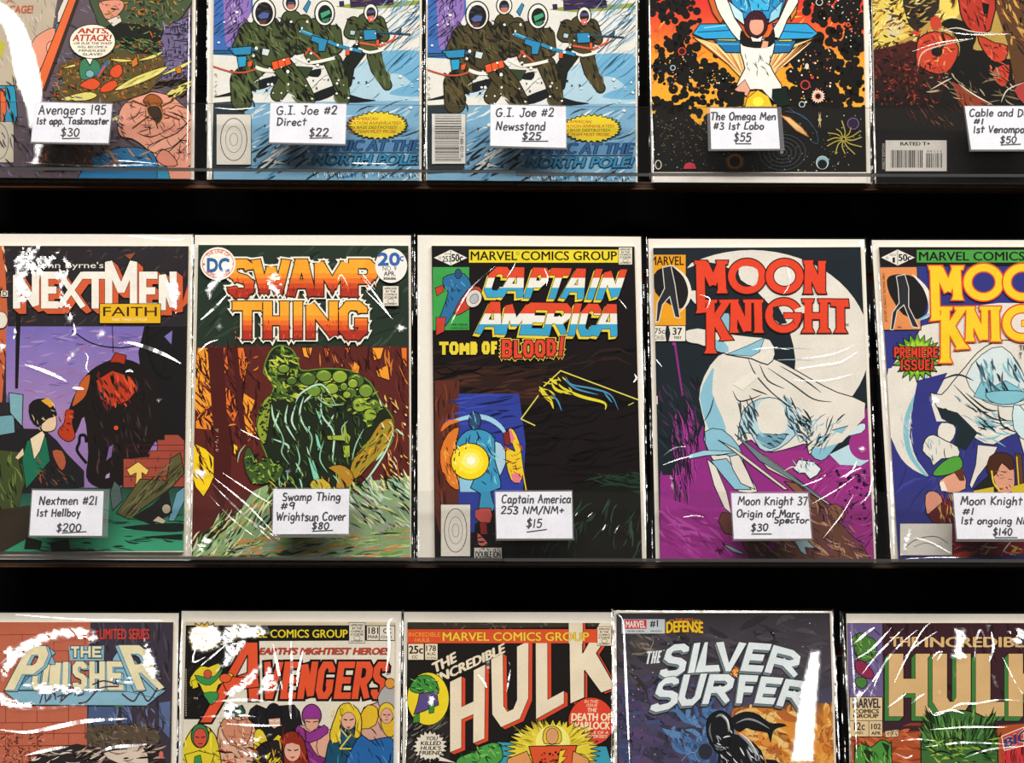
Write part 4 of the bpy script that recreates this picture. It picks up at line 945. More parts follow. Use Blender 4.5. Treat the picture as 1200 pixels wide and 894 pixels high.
def art_mound(a):
    a.at(215, 265, 4.257)
    a.R(-40, 40, 1200, 1800, '#263329')
    a.N('70,100 1120,100 1120,590 60,600', 90, ['#1c261f', '#304035', '#38483a'], (40, 140), (8, 20), -.6, .4, 3)
    a.at(215, 460, 4.257)
    a.R(0, -230, 1160, 860, '#5b2420')
    og = ['#e8862a', '#e2702a', '#f09a30']
    for p in ('70,-225 120,-225 160,-60 150,60 60,130 50,-40', '190,-225 215,-225 225,-120 200,-80', '250,-225 300,-225 320,-140 300,-40 270,-120', '150,-60 240,-10 280,80 250,150 190,60', '60,140 150,100 160,190 60,180', '300,0 360,40 330,120 380,200 320,220 290,100', '590,-225 645,-225 630,-170 600,-180', '700,-225 730,-220 715,-150', '800,-225 835,-225 820,-195', '940,-225 1000,-225 985,-170 950,-160', '960,-110 1020,-140 1030,-60 970,-80', '1085,-225 1115,-225 1115,-120 1090,-160', '850,-160 880,-130 865,-60 840,-90'):
        a.P(p, random.Random(p).choice(og), '#2a1210', 4)
    a.P('50,250 110,280 160,330 160,400 130,470 100,520 60,470 40,400', '#f0c81e', '#2a1210', 4); a.P('240,250 270,270 265,310 250,300', '#f0c81e'); a.P('60,380 110,390 100,430 60,420', '#f4ead8')
    a.N('55,-220 380,-220 380,260 60,460', 200, ['#3f1614', '#2a0f0e', '#6a2a24'], (40, 130), (4, 13), 1.25, .5, 5); a.N('60,-220 380,-220 350,240 60,300', 60, ['#e8862a', '#c8602a'], (20, 50), (4, 9), -.9, .8, 6)
    a.N('580,-225 1120,-225 1120,420 1000,400 800,-60', 110, ['#3f1614', '#2a0f0e', '#6f2e28', '#d07a30'], (30, 100), (4, 10), 1.35, .4, 7)
    a.P('120,-225 200,-225 215,100 240,300 230,480 190,600 150,480 150,200', '#4a1b19'); a.P('240,-225 270,-225 300,100 320,250 290,260', '#4a1b19')
    # mossy mound
    gk = '#20271a'
    a.P('400,-100 430,-200 480,-235 540,-215 570,-160 590,-110 700,-120 830,-110 930,-50 980,40 1040,120 1050,210 1010,290 930,360 860,420 830,500 480,500 430,420 420,330 380,230 365,160 390,60 440,10 450,-60', gk, '#5f8a30', 6, 3)
    mo = ['#5a7a2e', '#7f9a34', '#a8b83e', '#3a5228', '#2c3d20', '#c2c84a']
    a.N('405,-100 480,-225 560,-180 570,-60 460,0', 90, mo, (16, 60), (6, 16), .9, .9, 9); a.N('440,-40 600,-100 860,-90 960,20 900,120 600,20 450,60', 130, mo, (18, 60), (6, 16), .2, .8, 11)
    for i, (x, y, rx, ry) in enumerate(((620, -70, 42, 34), (700, -85, 40, 30), (780, -80, 38, 32), (860, -60, 42, 36), (650, -10, 36, 30), (740, -20, 34, 28), (830, 0, 34, 30), (910, -10, 36, 34), (880, 60, 40, 36), (950, 70, 36, 40), (800, -30, 20, 20), (845, -46, 26, 24), (540, -60, 26, 22), (500, -120, 30, 22))):
        a.E(x, y, rx, ry, ('#4d6a2c', '#6f8c34', '#8ca43a')[i % 3], '#1a2014', 5); a.L([(x-rx*.6, y-ry*.3), (x, y-ry*.75), (x+rx*.5, y-ry*.4)], 5, '#b4c650', 4, True)
    a.E(932, 110, 32, 30, '#93a83a', '#1a2014', 4); a.E(815, 10, 20, 18, '#93a83a', '#1a2014', 4); a.P('365,160 400,40 440,20 430,120 410,250 385,240', '#8a9a34', '#1a2014', 4, 2); a.S('370,60 440,30 410,250 380,220', 40, ['#2a3018'], (3, 8), 5)
    a.P('980,150 1040,130 1050,210 1000,290 930,360 860,430 830,390 860,310 930,230', '#a88428', '#1a2014', 4, 2); a.N('860,300 1040,130 1040,240 860,430', 60, ['#5a4a18', '#d8a838', '#2a2410', '#8a9a34'], (20, 60), (4, 10), -.9, .4, 15)
    for q in ('440,60 450,130 490,210', '520,60 510,150 560,240', '440,230 520,262 520,300', '600,20 580,110 620,200', '690,0 690,110 750,200 745,330 775,370', '750,110 720,170', '640,10 600,50', '560,50 590,0 690,-40 760,60', '615,270 640,350 690,450', '560,350 600,420', '480,90 450,170', '1050,190 1010,290 940,400 880,470', '1000,290 960,340', '1060,180 1100,215', '660,80 690,160', '560,60 540,140 570,200'):
        a.L(q, 10, '#b4dcc0', 4, True); 
    for p in ('655,200 670,215 690,280 670,290', '620,165 634,168 628,205', '655,80 690,110 680,140', '620,320 650,340 690,460 650,440'): a.P(p, '#7ecab0', K, 3)
    for p in ('795,210 805,130 815,200 835,220 825,260 800,240 720,235 715,215 780,212', '795,265 830,262 830,320 800,325', '700,0 740,10 760,30'): a.P(p, '#9aac3a', '#1a2014', 3)
    a.P('720,375 780,360 830,385 850,430 830,470 760,475 770,410', '#b0802a', '#1a2014', 4, 2); a.P('640,440 700,430 740,480 640,480', '#c8a838', '#1a2014', 4, 2)
    a.P('300,340 320,270 345,300 350,360 400,330 440,330 450,370 500,370 480,430 430,450 340,450', '#3d5428', '#1a2014', 4, 2); a.N('300,290 490,340 470,450 330,450', 60, ['#6a9038', '#20301a', '#9ab848', '#1a2014'], (14, 40), (5, 12), .4, 1.2, 17); a.L('270,350 280,300 310,260', 6, '#a8c8a0', 3, True)
    a.N('450,40 900,60 960,160 830,400 500,440 440,260', 120, ['#32452a', '#3f5a30', '#101509', '#26331c', '#5a7a34'], (20, 70), (4, 9), 1.2, .5, 61)
    a.N('860,0 980,40 1000,140 900,180 840,80', 30, mo, (14, 40), (5, 12), .5, 1.0, 63); a.N('440,420 830,400 830,480 440,480', 34, ['#7a9a3a', '#c8a838', '#16200f', '#9ad0b8'], (24, 60), (4, 10), 1.2, .5, 65)
    for q in ('470,160 500,240 490,300 530,360', '600,160 640,220 630,300', '700,240 680,330 720,400', '820,140 790,180 800,240', '560,260 580,330 560,400', '900,180 860,260 840,340', '660,20 720,60 800,60'): a.L(q, 7, '#8cc0a0', 4, True)
    # wet swamp grass
    a.P('40,830 60,760 160,720 260,650 300,560 350,490 420,460 440,700 830,700 830,480 940,440 1130,420 1130,840 40,840', '#8ca878', None, 1, 1)
    a.N('50,700 440,470 440,830 50,830', 170, ['#c8dcae', '#5f8a44', '#2a3a2c', '#e8e0b0', '#8cba6a', '#d8a050', '#1c241e'], (30, 110), (4, 12), -.9, .3, 19)
    a.N('830,470 1130,430 1130,700 830,700', 150, ['#c8dcc0', '#4a6a4c', '#232f28', '#e0d890', '#8aa88c', '#a8a098'], (30, 120), (4, 13), .7, .35, 20)
    a.N('440,700 1130,690 1130,830 60,830', 210, ['#b8cc8c', '#6a9a4a', '#2c3a28', '#c89a5c', '#8aae5c', '#d08a4a', '#9ab0a4'], (40, 140), (4, 14), -.12, .15, 21)
    a.N('450,480 840,480 840,500 450,500', 20, [gk, '#a8b83e'], (30, 60), (5, 12), 1.2, .5, 23); a.N('980,0 1130,60 1130,420 1000,400', 36, ['#e8c060', '#e8e0c0'], (14, 44), (4, 9), 1.0, .3, 25); a.N('860,420 1130,400 1130,480 850,500', 40, ['#14180f', '#e8dc9a', '#9ad0b8'], (30, 80), (4, 12), .9, .5, 26)
    a.N('160,180 172,180 172,300 160,300', 12, ['#d8b090'], (8, 18), (2, 3), .2, 1.2, 3)
    a.at(215, 265, 4.257)
    # lettering
    sw = [('S', quad(222, 165, 350, 355)), ('W', quad(345, 165, 530, 352)), ('A', quad(518, 165, 660, 352)), ('M', quad(655, 165, 830, 350)), ('P', quad(826, 165, 965, 352))]
    th = [('T', quad(245, 375, 392, 565)), ('H', quad(398, 375, 526, 562)), ('I', quad(536, 375, 606, 562)), ('N', quad(612, 375, 770, 562)), ('G', quad(776, 375, 916, 565))]
    fire = lambda y0: (lambda p: [(y0-20, y0+70, '#f0a02e'), (y0+70, y0+95, '#ea8a2c'), (y0+95, y0+120, '#dd682a'), (y0+120, y0+145, '#c84a26'), (y0+145, y0+230, '#a83222')])
    for it in (sw, th): a.W(it, 46, '#e8e2d2', '#efe8da', 13, rag=3)
    for it, y0 in ((sw, 165), (th, 375)):
        a.W(it, 44, '#000000', K, 5, rag=2.2, bands=fire(y0))
        x0, x1 = it[0][1][0][0], it[-1][1][1][0]
        a.N([(x0, y0+95), (x1, y0+95), (x1, y0+185), (x0, y0+185)], 60, ['#5a1a12', '#8a2a1a', '#e8722c'], (10, 30), (2, 4), 1.57, .15, int(y0))
    a.E(172, 187, 88, 82, '#ece6da'); a.E(172, 187, 78, 72, None, '#c8583a', 3)
    a.T('DC', quad(120, 162, 226, 228), '#2d5f9a', .05, '#1c3a64', .015)
    for s_, r0 in (('THE LINE OF', -1), ('SUPER STARS', 1)):
        ang = [-2.5, -.64] if r0 < 0 else [2.5, .64]
        f = lambda u, v, A0=ang, r0=r0: (172+(76-(v if r0 < 0 else 1-v)*18)*math.cos(A0[0]+(A0[1]-A0[0])*u), 187+(71-(v if r0 < 0 else 1-v)*18)*math.sin(A0[0]+(A0[1]-A0[0])*u))
        a.T(s_, f, '#c8483a', .02)
    a.B(102, 190, 9, 9, '#c8483a', 5, .55); a.B(246, 190, 9, 9, '#c8483a', 5, .55)
    a.E(1036, 197, 80, 86, '#e4dfd6'); a.T('20', quad(972, 135, 1078, 195), '#3560a0', .06, '#20406c', .012); a.T('c', quad(1080, 150, 1098, 174), '#3560a0', .05)
    a.T('NO. 9', quad(994, 200, 1062, 222), K, .0); a.T('APR.', quad(1000, 226, 1058, 248), K, .02); a.T('30686', quad(996, 254, 1060, 268), K, .04)
    code_stamp(a, 994, 298, 1074, 398)

def art_tomb(a):
    a.at(480, 265, 4.2105)
    bk = '#171112'
    a.R(80, 80, 1200, 1800, bk)
    a.P('120,690 680,690 620,880 120,880', '#2c1a16'); a.N('120,690 640,690 600,880 120,880', 50, ['#4a2a20', '#120c0c', '#3a2018'], (60, 200), (6, 16), -.1, .15, 3)
    a.at(480, 460, 4.2105)
    a.P('125,-60 245,-60 250,700 150,700 125,600', '#5a2a20'); a.N('130,-60 245,-60 245,560 140,560', 40, ['#3a1a14', '#7a3a28', '#24110e'], (40, 140), (5, 12), 1.5, .1, 5)
    a.N('560,0 1140,20 1140,480 580,480', 46, ['#0a0707', '#0d0909'], (120, 320), (8, 20), -.15, .2, 7, .3); a.N('130,-200 1130,-200 1100,-60 130,-60', 26, ['#0a0707', '#2a1c1a'], (120, 300), (8, 18), -.1, .15, 9, .3)
    a.P('243,5 540,5 572,250 560,480 250,700 243,690', '#2f3d94'); a.N('245,10 540,10 545,200 245,250', 24, ['#25317c', '#3c4cac', '#141c50'], (60, 200), (6, 14), -.15, .12, 11)
    a.L('160,185 210,145 300,120 380,125 440,160 470,200 480,250', 24, '#9cc8dc', 5, True); a.L('155,190 190,150 245,140', 24, '#d8742c', 4, True)
    a.P('245,170 190,200 150,290 160,390 200,460 245,480 235,420 215,330 230,240', '#d8762a', K, 4, 2); a.N('160,220 240,210 240,460 170,420', 26, ['#5a2a14', '#f0a040'], (20, 60), (4, 9), 1.2, .4, 13)
    a.P('405,260 450,250 480,310 470,360 440,420 410,440', '#a8cade', K, 4, 2); a.P('245,420 330,430 340,490 250,490', '#8cc0d8')
    # shapes in plain colours where the printed figure stands: blue column, yellow glow, red foot
    a.P('240,230 280,190 330,180 380,190 420,230 420,330 440,400 450,470 400,490 420,560 400,590 340,580 350,500 300,470 320,420 250,400 230,280', '#3a90b8', K, 5, 2)
    a.E(322, 140, 30, 44, '#2c4a74', K, 5); a.N('295,100 350,100 350,180 300,180', 10, ['#1c3a5c', '#7cc4dc'], (14, 40), (3, 6), 1.3, .3, 8)
    a.N('250,200 420,210 440,460 340,470', 36, [K, '#1c3a5c', '#7cc4dc'], (20, 70), (4, 9), 1.2, .6, 15)
    a.E(298, 340, 94, 90, '#f0d21e', '#2a2410', 5); a.E(300, 338, 66, 62, '#f4e03a'); a.E(302, 336, 42, 40, '#f2ea80'); a.E(303, 335, 20, 20, '#f8f4e4')
    a.N('215,270 300,250 240,430 220,400', 26, [K, '#f8ec90'], (10, 26), (4, 7), 1.4, .5, 17)
    a.P('485,190 510,180 540,240 555,320 560,400 540,445 500,430 475,340 480,270 520,290', '#e8c42c', K, 4, 2); a.P('480,200 500,180 520,230 490,260', '#e2788c'); a.P('500,400 550,400 545,445 510,440', '#e2788c'); a.P('460,200 490,190 500,260 470,260', '#7a2a24', K, 3); a.N('470,260 550,260 550,430 480,400', 22, ['#3a1a10', '#c8502a'], (14, 40), (4, 7), .4, 1.1, 19)
    a.L('530,270 550,340 575,480', 6, '#e8c42c'); a.P('320,580 400,570 400,640 350,640 320,610', '#c0524a', K, 4, 2); a.P('335,690 385,740 375,755 340,752', '#d86a62', K, 4, 2); a.P('345,640 380,640 385,700 350,700', '#8a2a2a', K, 3); a.P('250,490 330,490 320,690 250,690', '#2f3d94')
    # pale hand-drawn lines of the lid
    a.L('1140,40 745,-108', 6, '#d8cc58'); a.L('745,-108 640,-10', 6, '#d8cc58'); a.L('635,15 550,130', 6, '#d8cc58'); a.L('550,130 618,162', 6, '#d8cc58'); a.L('1105,50 1080,62', 4, '#d8cc58')
    for q in ('720,-60 760,-20 850,20 960,50 965,85', '700,-50 730,-10 830,10', '640,-10 690,30 710,80', '650,0 700,50', '690,-70 730,-40', '640,-30 680,20'): a.L(q, 15, '#dccc38', 4, True)
    for q in ('770,-80 800,-40 900,-20 990,10 1030,85', '760,-70 820,-20 930,10', '700,10 730,40 750,90', '960,0 1000,50'): a.L(q, 9, '#4a8cb0', 4, True)
    a.N('640,-30 780,-90 800,20 660,40', 22, ['#dccc38', '#17110f'], (20, 50), (5, 9), .5, .6, 21)
    a.P('640,560 1150,380 1150,820 470,820', '#14150f'); a.N('860,420 1150,380 1150,500', 20, ['#20362a'], (60, 160), (6, 14), .1, .3, 23); a.N('980,650 1150,600 1150,770 1000,770', 60, ['#4a2420', '#2c1814'], (6, 14), (3, 5), -.4, .4, 25)
    a.N('800,560 1150,560 1150,820 480,820', 46, ['#27402c', '#1c2a20', '#3a4a3a'], (40, 120), (4, 12), -1.2, .5, 27)
    a.N('300,700 480,690 470,820 310,820', 24, ['#24402c', '#101a12'], (20, 60), (5, 10), .2, .6, 29)
    sketch_box(a, 154, 552, 300, 808); a.R(318, 764, 456, 820, '#d6d0c8', K, 3); a.T('DOUBLE ION', quad(326, 784, 448, 814), K, .05); a.N('326,768 448,768 448,780 326,780', 12, [K], (8, 16), (3, 4), 1.2, .5, 2)
    a.at(480, 265, 4.2105)
    # top strip
    a.R(293, 116, 1030, 180, '#e6d02c'); a.T('MARVEL COMICS GROUP', quad(302, 124, 1022, 168), K, .02); a.E(534, 134, 7, 7, None, K, 2)
    a.P('120,156 203,116 284,156 203,194', '#e8e4da'); a.L('203,118 203,192', 3, K); a.T('253', quad(162, 148, 204, 176), K, .03); a.T('50c', quad(208, 138, 262, 174), K, .05); a.T('JAN', quad(172, 132, 200, 144), K, .0); a.T('02', quad(142, 150, 158, 162), K, .0)
    code_stamp(a, 1031, 104, 1099, 190)
    a.P('114,202 294,202 294,512 114,514', '#3c9a4a'); a.P('165,255 215,235 270,235 305,290 280,330 250,370 210,440 170,500 140,480 160,420 190,330 170,300', '#2c6a9a', K, 4, 2); a.P('125,305 165,290 170,320 135,345', '#c0402c', K, 3); a.P('130,450 180,450 170,520 130,540', '#c0402c', K, 3); a.E(240, 235, 17, 24, '#2c4a74', K, 3); a.N('180,250 290,250 180,440', 16, [K, '#5ab0d0'], (14, 40), (3, 5), 1.0, .5, 4)
    a.P('225,410 290,310 345,300 355,340 290,410 230,440', '#c0402c', K, 4, 2); a.E(317, 357, 38, 46, '#d8d0c4', K, 4, .5); a.E(319, 358, 20, 25, '#a8b4c0', '#8a3a34', 3, .5)
    a.T('1980 MARVEL', quad(208, 480, 288, 492), K, .0); a.T('COMICS GROUP', quad(200, 498, 288, 508), K, .0)
    ca = wq('CAPTAIN', [(356, 462), (434, 556), (562, 652), (652, 752), (742, 856), (868, 908), (918, 1026)], 200, 350, 48, 14)
    am = wq('AMERICA', [(324, 450), (442, 574), (560, 662), (656, 772), (766, 828), (822, 918), (902, 1022)], 372, 532, 36, 14)
    for it, y0, y1 in ((ca, 200, 362), (am, 372, 546)):
        h = y1-y0
        a.W(it, 34, '#c33', K, 4, (-12, 14), '#e2c83a', bands=lambda p: [(y0-30, y0+h*.34, '#d9482c'), (y0+h*.34, y0+h*.64, '#e6e2da'), (y0+h*.64, y1+40, '#3a9cc4')])
    a.W(wq('TOMB', [(146, 192), (196, 242), (246, 296), (300, 334)], 570, 634), 17, '#e2cc3a'); a.W(wq('OF', [(356, 396), (402, 432)], 568, 632), 17, '#e2cc3a')
    it = [('B', quad(455, 560, 505, 648)), ('L', quad(515, 565, 555, 650)), ('O', quad(560, 562, 612, 648)), ('O', quad(618, 560, 670, 646)), ('D', quad(676, 556, 722, 642)), ('!', quad(724, 545, 764, 640, 10))]
    a.W(it, 17, '#dd4a34', '#e8c850', 8, rag=1.6); a.W(it, 17, '#d8432e', K, 4.5, rag=1.2)

def moonlogo(a, red, blk, holes, ow=5):
    t = 40
    ser = lambda x0, x1, y, h=20: [(x0, y), (x1, y), (x1-4, y+h), (x0+4, y+h)]
    st = []
    def seg(x0, y0, x1, y1, w_=t): st.extend(ribbon([(x0, y0), (x1, y1)], w_, False))
    seg(312, 150, 318, 385); seg(330, 160, 378, 262, 44); seg(372, 262, 412, 160, 34); seg(412, 150, 420, 300); st.append(ser(284, 345, 146, 18)); st.append(ser(390, 448, 146, 18)); st.append([(392, 304), (400, 284), (440, 284), (446, 304)]); st.append([(292, 402), (300, 376), (344, 376), (350, 396)])
    seg(838, 150, 834, 300, 34); seg(836, 160, 896, 292, 40); seg(902, 150, 902, 300, 34); st.append(ser(812, 862, 145, 18)); st.append(ser(884, 924, 148, 16)); st.append([(812, 306), (820, 288), (852, 288), (858, 306)]); st.append([(884, 306), (880, 290), (918, 290), (924, 306)])
    seg(362, 340, 362, 585); seg(440, 345, 378, 440, 34); seg(384, 425, 440, 525, 42); st.append(ser(330, 396, 336, 16)); st.append(ser(404, 462, 336, 16)); st.append([(332, 596), (342, 574), (384, 574), (394, 596)]); st.append([(408, 534), (420, 512), (462, 512), (474, 530)])
    seg(478, 340, 474, 490, 34); seg(476, 350, 540, 485, 38); seg(545, 340, 545, 488, 30); seg(592, 340, 596, 490, 38); st.append(ser(452, 500, 335, 16)); st.append(ser(520, 620, 335, 16)); st.append([(452, 496), (460, 478), (494, 478), (500, 496)]); st.append([(572, 496), (578, 478), (614, 478), (622, 496)])
    seg(836, 338, 836, 490, 36); seg(912, 338, 912, 490, 36); seg(836, 415, 912, 415, 30); st.append(ser(806, 864, 333, 16)); st.append(ser(884, 950, 333, 16)); st.append([(804, 496), (812, 478), (858, 478), (866, 496)]); st.append([(882, 496), (890, 478), (938, 478), (946, 496)])
    seg(992, 340, 994, 490, 38); st.append([(945, 334), (1030, 334), (1034, 372), (1010, 352), (960, 352), (946, 366)]); st.append([(962, 496), (972, 478), (1016, 478), (1026, 496)])
    rings = ((540, 222, 94, 87, 0), (722, 222, 94, 87, 0))
    st = [hull(p) for p in st]
    a.up()
    for p in st: a.raw(grow(p, ow), blk); a.k += .2
    for cx, cy, rx, ry, _ in rings + ((718, 412, 92, 86, 1),):
        a.E(cx, cy, rx+ow-1, ry+ow-1, blk, None, 1, 0, 44)
        a.E(cx, cy, rx-2, ry-2, red, None, 1, 0, 44); a.E(cx, cy, rx-38, ry-36, blk, None, 1, 0, 44); a.E(cx, cy, rx-38-ow, ry-36-ow, holes(cx, cy), None, 1, 0, 44)
    for h in getattr(holes, 'cut', []): h(a)
    a.P('770,384 830,360 830,400 776,402', holes(800, 390)); a.P('714,396 806,396 806,440 795,470 765,450 765,430 714,430', blk); a.P('718,400 802,400 800,436 785,464 768,448 766,426 718,426', red)
    a.up()
    for p in st: a.raw(p, red); a.k += .2

def art_cape(a):
    a.at(745, 270, 4.138)
    ink_ = '#1b242b'
    a.R(60, 60, 1260, 1800, ink_)
    wt = '#ddd6cc'
    a.E(560, 560, 575, 465, wt, None, 1, 0, 60)
    a.P('80,140 250,180 330,150 480,195 620,330 720,440 765,560 770,690 700,720 600,760 80,800', ink_, None, 1, 2); a.P('60,60 360,60 250,180 60,220', ink_); a.L('250,182 300,160 360,140 430,118', 10, wt, 3, True)
    a.P('1180,60 900,60 1010,250 1090,400 1120,520 1180,520', ink_) if False else None
    for y in (575, 630): a.L([(650, y), (760, y-4), (860, y+2)], 4, '#a8b4b8', 3, True)
    a.at(745, 460, 4.138)
    a.P('118,860 118,400 150,300 200,180 300,60 420,60 1000,330 1110,80 1180,60 1180,860', '#8c2c7e')
    a.P('100,-400 330,-100 330,150 250,340 210,400 130,400 110,300', ink_, None, 1, 1)
    a.N('200,120 320,120 300,400 200,560 180,400', 90, ['#1c1424', '#8c2c7e', '#2a1a30', '#a23a92'], (50, 200), (4, 9), 1.45, .1, 3); a.N('110,-60 320,-60 310,240 120,260', 40, ['#101820', '#2a3840', '#4a2a4c'], (40, 120), (5, 12), 1.0, .4, 4)
    a.P('170,-330 182,-330 230,10 224,20', '#8c2c7e'); a.P('172,-330 180,-330 195,-230 178,-230', '#9a3490')
    a.P('118,500 300,560 480,560 480,820 118,820', '#9a2f88', None, 1, 1); a.N('120,560 500,580 480,800 130,800', 50, ['#a63a96', '#8a2878', '#b44aa4'], (60, 180), (8, 20), .5, .4, 5)
    a.P('600,280 840,280 1000,350 1150,330 1150,820 860,700 700,500', '#97307f'); a.N('840,340 1150,340 1150,780 900,680', 70, ['#6a2060', '#b04a9c', '#3a1838', '#7a2a6a'], (30, 120), (4, 9), -.6, .6, 7); a.S('960,370 1130,370 1130,700 1000,600', 40, ['#2a1430'], (4, 11), 9)
    bl = '#86b8cc'
    # a heap of white cloth with blue folds
    a.P('305,30 330,-80 400,-180 500,-210 600,-190 720,-140 860,-60 980,0 1115,50 1080,150 1000,220 900,260 840,300 830,250 780,260 660,290 600,270 560,230 500,260 520,330 560,420 590,480 500,480 440,400 370,320 330,230 335,160', wt, '#1d2a30', 5, 2)
    a.P('310,20 350,-80 380,-120 370,0 420,120 440,200 400,230 350,170', bl, None, 1, 2); a.P('335,190 420,180 500,260 520,330 480,330 440,300 360,300', bl, '#1d2a30', 4, 2)
    a.P('345,320 390,360 440,480 465,590 430,560 380,450', wt, '#1d2a30', 4, 1); a.P('365,330 440,320 520,420 560,470 480,470 420,400', bl, '#1d2a30', 4, 1)
    a.P('455,310 500,300 545,390 580,470 510,440 470,370', wt, '#1d2a30', 4, 1)
    a.P('495,230 520,90 600,30 690,30 760,90 790,170 740,240 660,285 600,270 560,200 520,200', '#aecbd6', '#1d2a30', 4, 2)
    a.P('585,100 610,40 680,30 720,80 735,170 700,200 640,200 600,180', wt, None, 1, 2)
    a.P('585,205 640,200 690,205 735,200 700,250 650,272 600,240', '#6a97ac', '#1d2a30', 3, 2); a.N('590,200 735,200 690,270 610,250', 14, ['#1d2a30', '#8fbccb'], (20, 50), (4, 9), .5, .4, 31)
    a.P('850,300 880,230 960,180 1100,150 1080,190 1000,230 940,300 900,330', bl, '#1d2a30', 4, 2); a.P('940,300 1040,250 1090,190 1130,330 1090,355 990,350', '#b4d2dc', None, 1, 1); a.E(1110, 250, 76, 78, '#97307f', None, 1); a.P('1000,210 1090,150 1115,160 1095,195', '#c8dce0', '#1d2a30', 3, 2)
    a.P('880,160 1000,200 1110,60 1110,120 1000,240 900,270 830,260', wt, None, 1, 1); a.N('820,130 1000,120 960,240 830,290', 40, ['#1d2a30', '#5a7a8a', bl], (30, 100), (4, 9), -.9, .5, 11)
    a.N('500,60 600,20 580,200 500,220', 30, ['#1d2a30', '#3a4a54'], (30, 90), (5, 12), 1.2, .3, 12); a.N('720,20 860,100 830,240 740,200', 40, ['#1d2a30', '#3a4a54', '#7ab0c4'], (30, 90), (5, 12), .9, .5, 13)
    for q in ('540,-180 580,-90 660,0 740,60', '640,-120 760,-40 860,30 950,45', '600,-140 640,-60 720,-20', '700,-130 820,-60 900,0', '470,-10 500,40 560,30 610,10', '750,20 780,90', '380,20 360,90 330,140', '560,-20 640,10'): a.L(q, 6, '#1d2a30', 4, True)
    for p in ('470,-40 560,-100 600,-80 520,-10', ): a.P(p, '#e4ddd2')
    a.P('260,300 330,280 500,285 420,300 340,305 255,322', '#9cc8d8', '#1d2a30', 3, 1)
    a.P('400,230 480,270 740,470 720,470 560,350 430,250', '#d8cfc0', '#1d2a30', 4); a.P('600,320 620,300 760,400 950,545 930,540 780,440 640,370', '#cfc4b4', '#1d2a30', 4); a.P('480,200 640,320 960,548 800,450 600,330', '#6a7a80', '#1d2a30', 3)
    a.P('765,370 790,325 860,335 900,370 880,400 845,420 820,390 790,390', '#dce0e0', '#1d2a30', 5, 1); a.N('770,330 900,340 860,410 780,390', 12, ['#1d2a30', bl], (16, 40), (4, 7), 1.2, .4, 15)
    a.L('720,380 760,360 790,375', 6, '#e0dcd4', 3, True)
    # bare branches at the foot
    a.P('470,590 420,580 400,620 430,680 500,700 560,810 640,810 640,720 520,600', '#6a4038', '#2a1a1a', 4, 1); a.P('840,490 900,520 1000,640 1110,760 1140,810 640,812 700,720 840,700', '#6a4238', '#2a1a1a', 4, 1); a.P('720,430 780,440 900,560 850,560', '#7a5040', '#2a1a1a', 4)
    a.N('640,520 1000,560 1140,810 500,810', 190, ['#2a1a1c', '#a87a62', '#4a2c2a', '#c09a80', '#7a3a6a'], (24, 90), (4, 9), .9, .7, 17); a.P('930,560 970,540 1010,570 1010,610 950,620', '#8a5a48', '#2a1a1a', 4, 2); a.N('930,545 1010,555 990,620 940,615', 14, ['#2a1a1a'], (14, 36), (3, 5), .8, .6, 18)
    a.P('420,735 460,745 520,775 520,785 470,770', '#9ab8bc', '#1d2a30', 3); a.P('770,720 830,715 870,755 820,750 830,790 800,770', '#9ab8bc', '#1d2a30', 3); a.N('390,735 430,735 430,780 390,780', 8, ['#2a1a1a'], (14, 30), (4, 8), .8, .8, 19)
    a.at(745, 270, 4.138)
    a.P('232,500 260,480 340,480 350,560 300,550 250,540', wt, '#1d2a30', 4, 2); a.P('345,490 430,500 560,515 650,530 675,600 640,650 560,620 440,600 400,560', wt, '#1d2a30', 4, 2); a.P('440,600 540,560 625,520 600,590 560,610', bl, '#1d2a30', 3, 1); a.P('400,420 450,400 465,470 430,490', bl, '#1d2a30', 3, 2); a.P('350,530 430,540 450,590 380,580', bl, None, 1, 2); a.P('255,300 300,290 330,350 300,365 265,330', wt, '#1d2a30', 4, 2)
    # masthead
    a.R(60, 118, 242, 460, '#e29a20'); a.P('94,300 88,215 130,180 190,175 240,240 255,300 240,360 210,380 150,350', '#1d1a1c', None, 1, 2); a.L('170,165 235,220 262,290 250,350 215,395', 16, '#e2dcd0', 5, True); a.P('130,180 170,170 190,260 200,330 215,425 190,420 165,320 130,360 112,440 98,445 105,350 140,280', '#2a2a2e', '#d8d4cc', 4, 1)
    a.T('MARVEL', quad(70, 126, 232, 168), K, .02); a.R(60, 462, 242, 538, '#e2dbd0', K, 3); a.P('148,462 160,462 168,500 160,538 148,538 142,500', ink_); a.T('75c', quad(92, 474, 140, 500), K, .01); a.T('37', quad(180, 472, 224, 506), K, .03); a.T('MAY', quad(188, 512, 222, 526), K, .03); a.T('CAN 85c', quad(92, 508, 140, 530), K, .0)
    def holes(x, y):
        return wt if x > 700 else ink_
    def cut1(a): a.P('510,240 500,185 540,172 590,190 592,240 570,270', wt, None, 1, 2); 
    def cut2(a): a.P('664,372 690,366 735,450 700,455 670,430', ink_, None, 1, 1)
    holes.cut = [cut1, cut2]
    moonlogo(a, '#df432a', '#3a1510', holes); a.T('TM', quad(1014, 452, 1032, 462), K, .02)

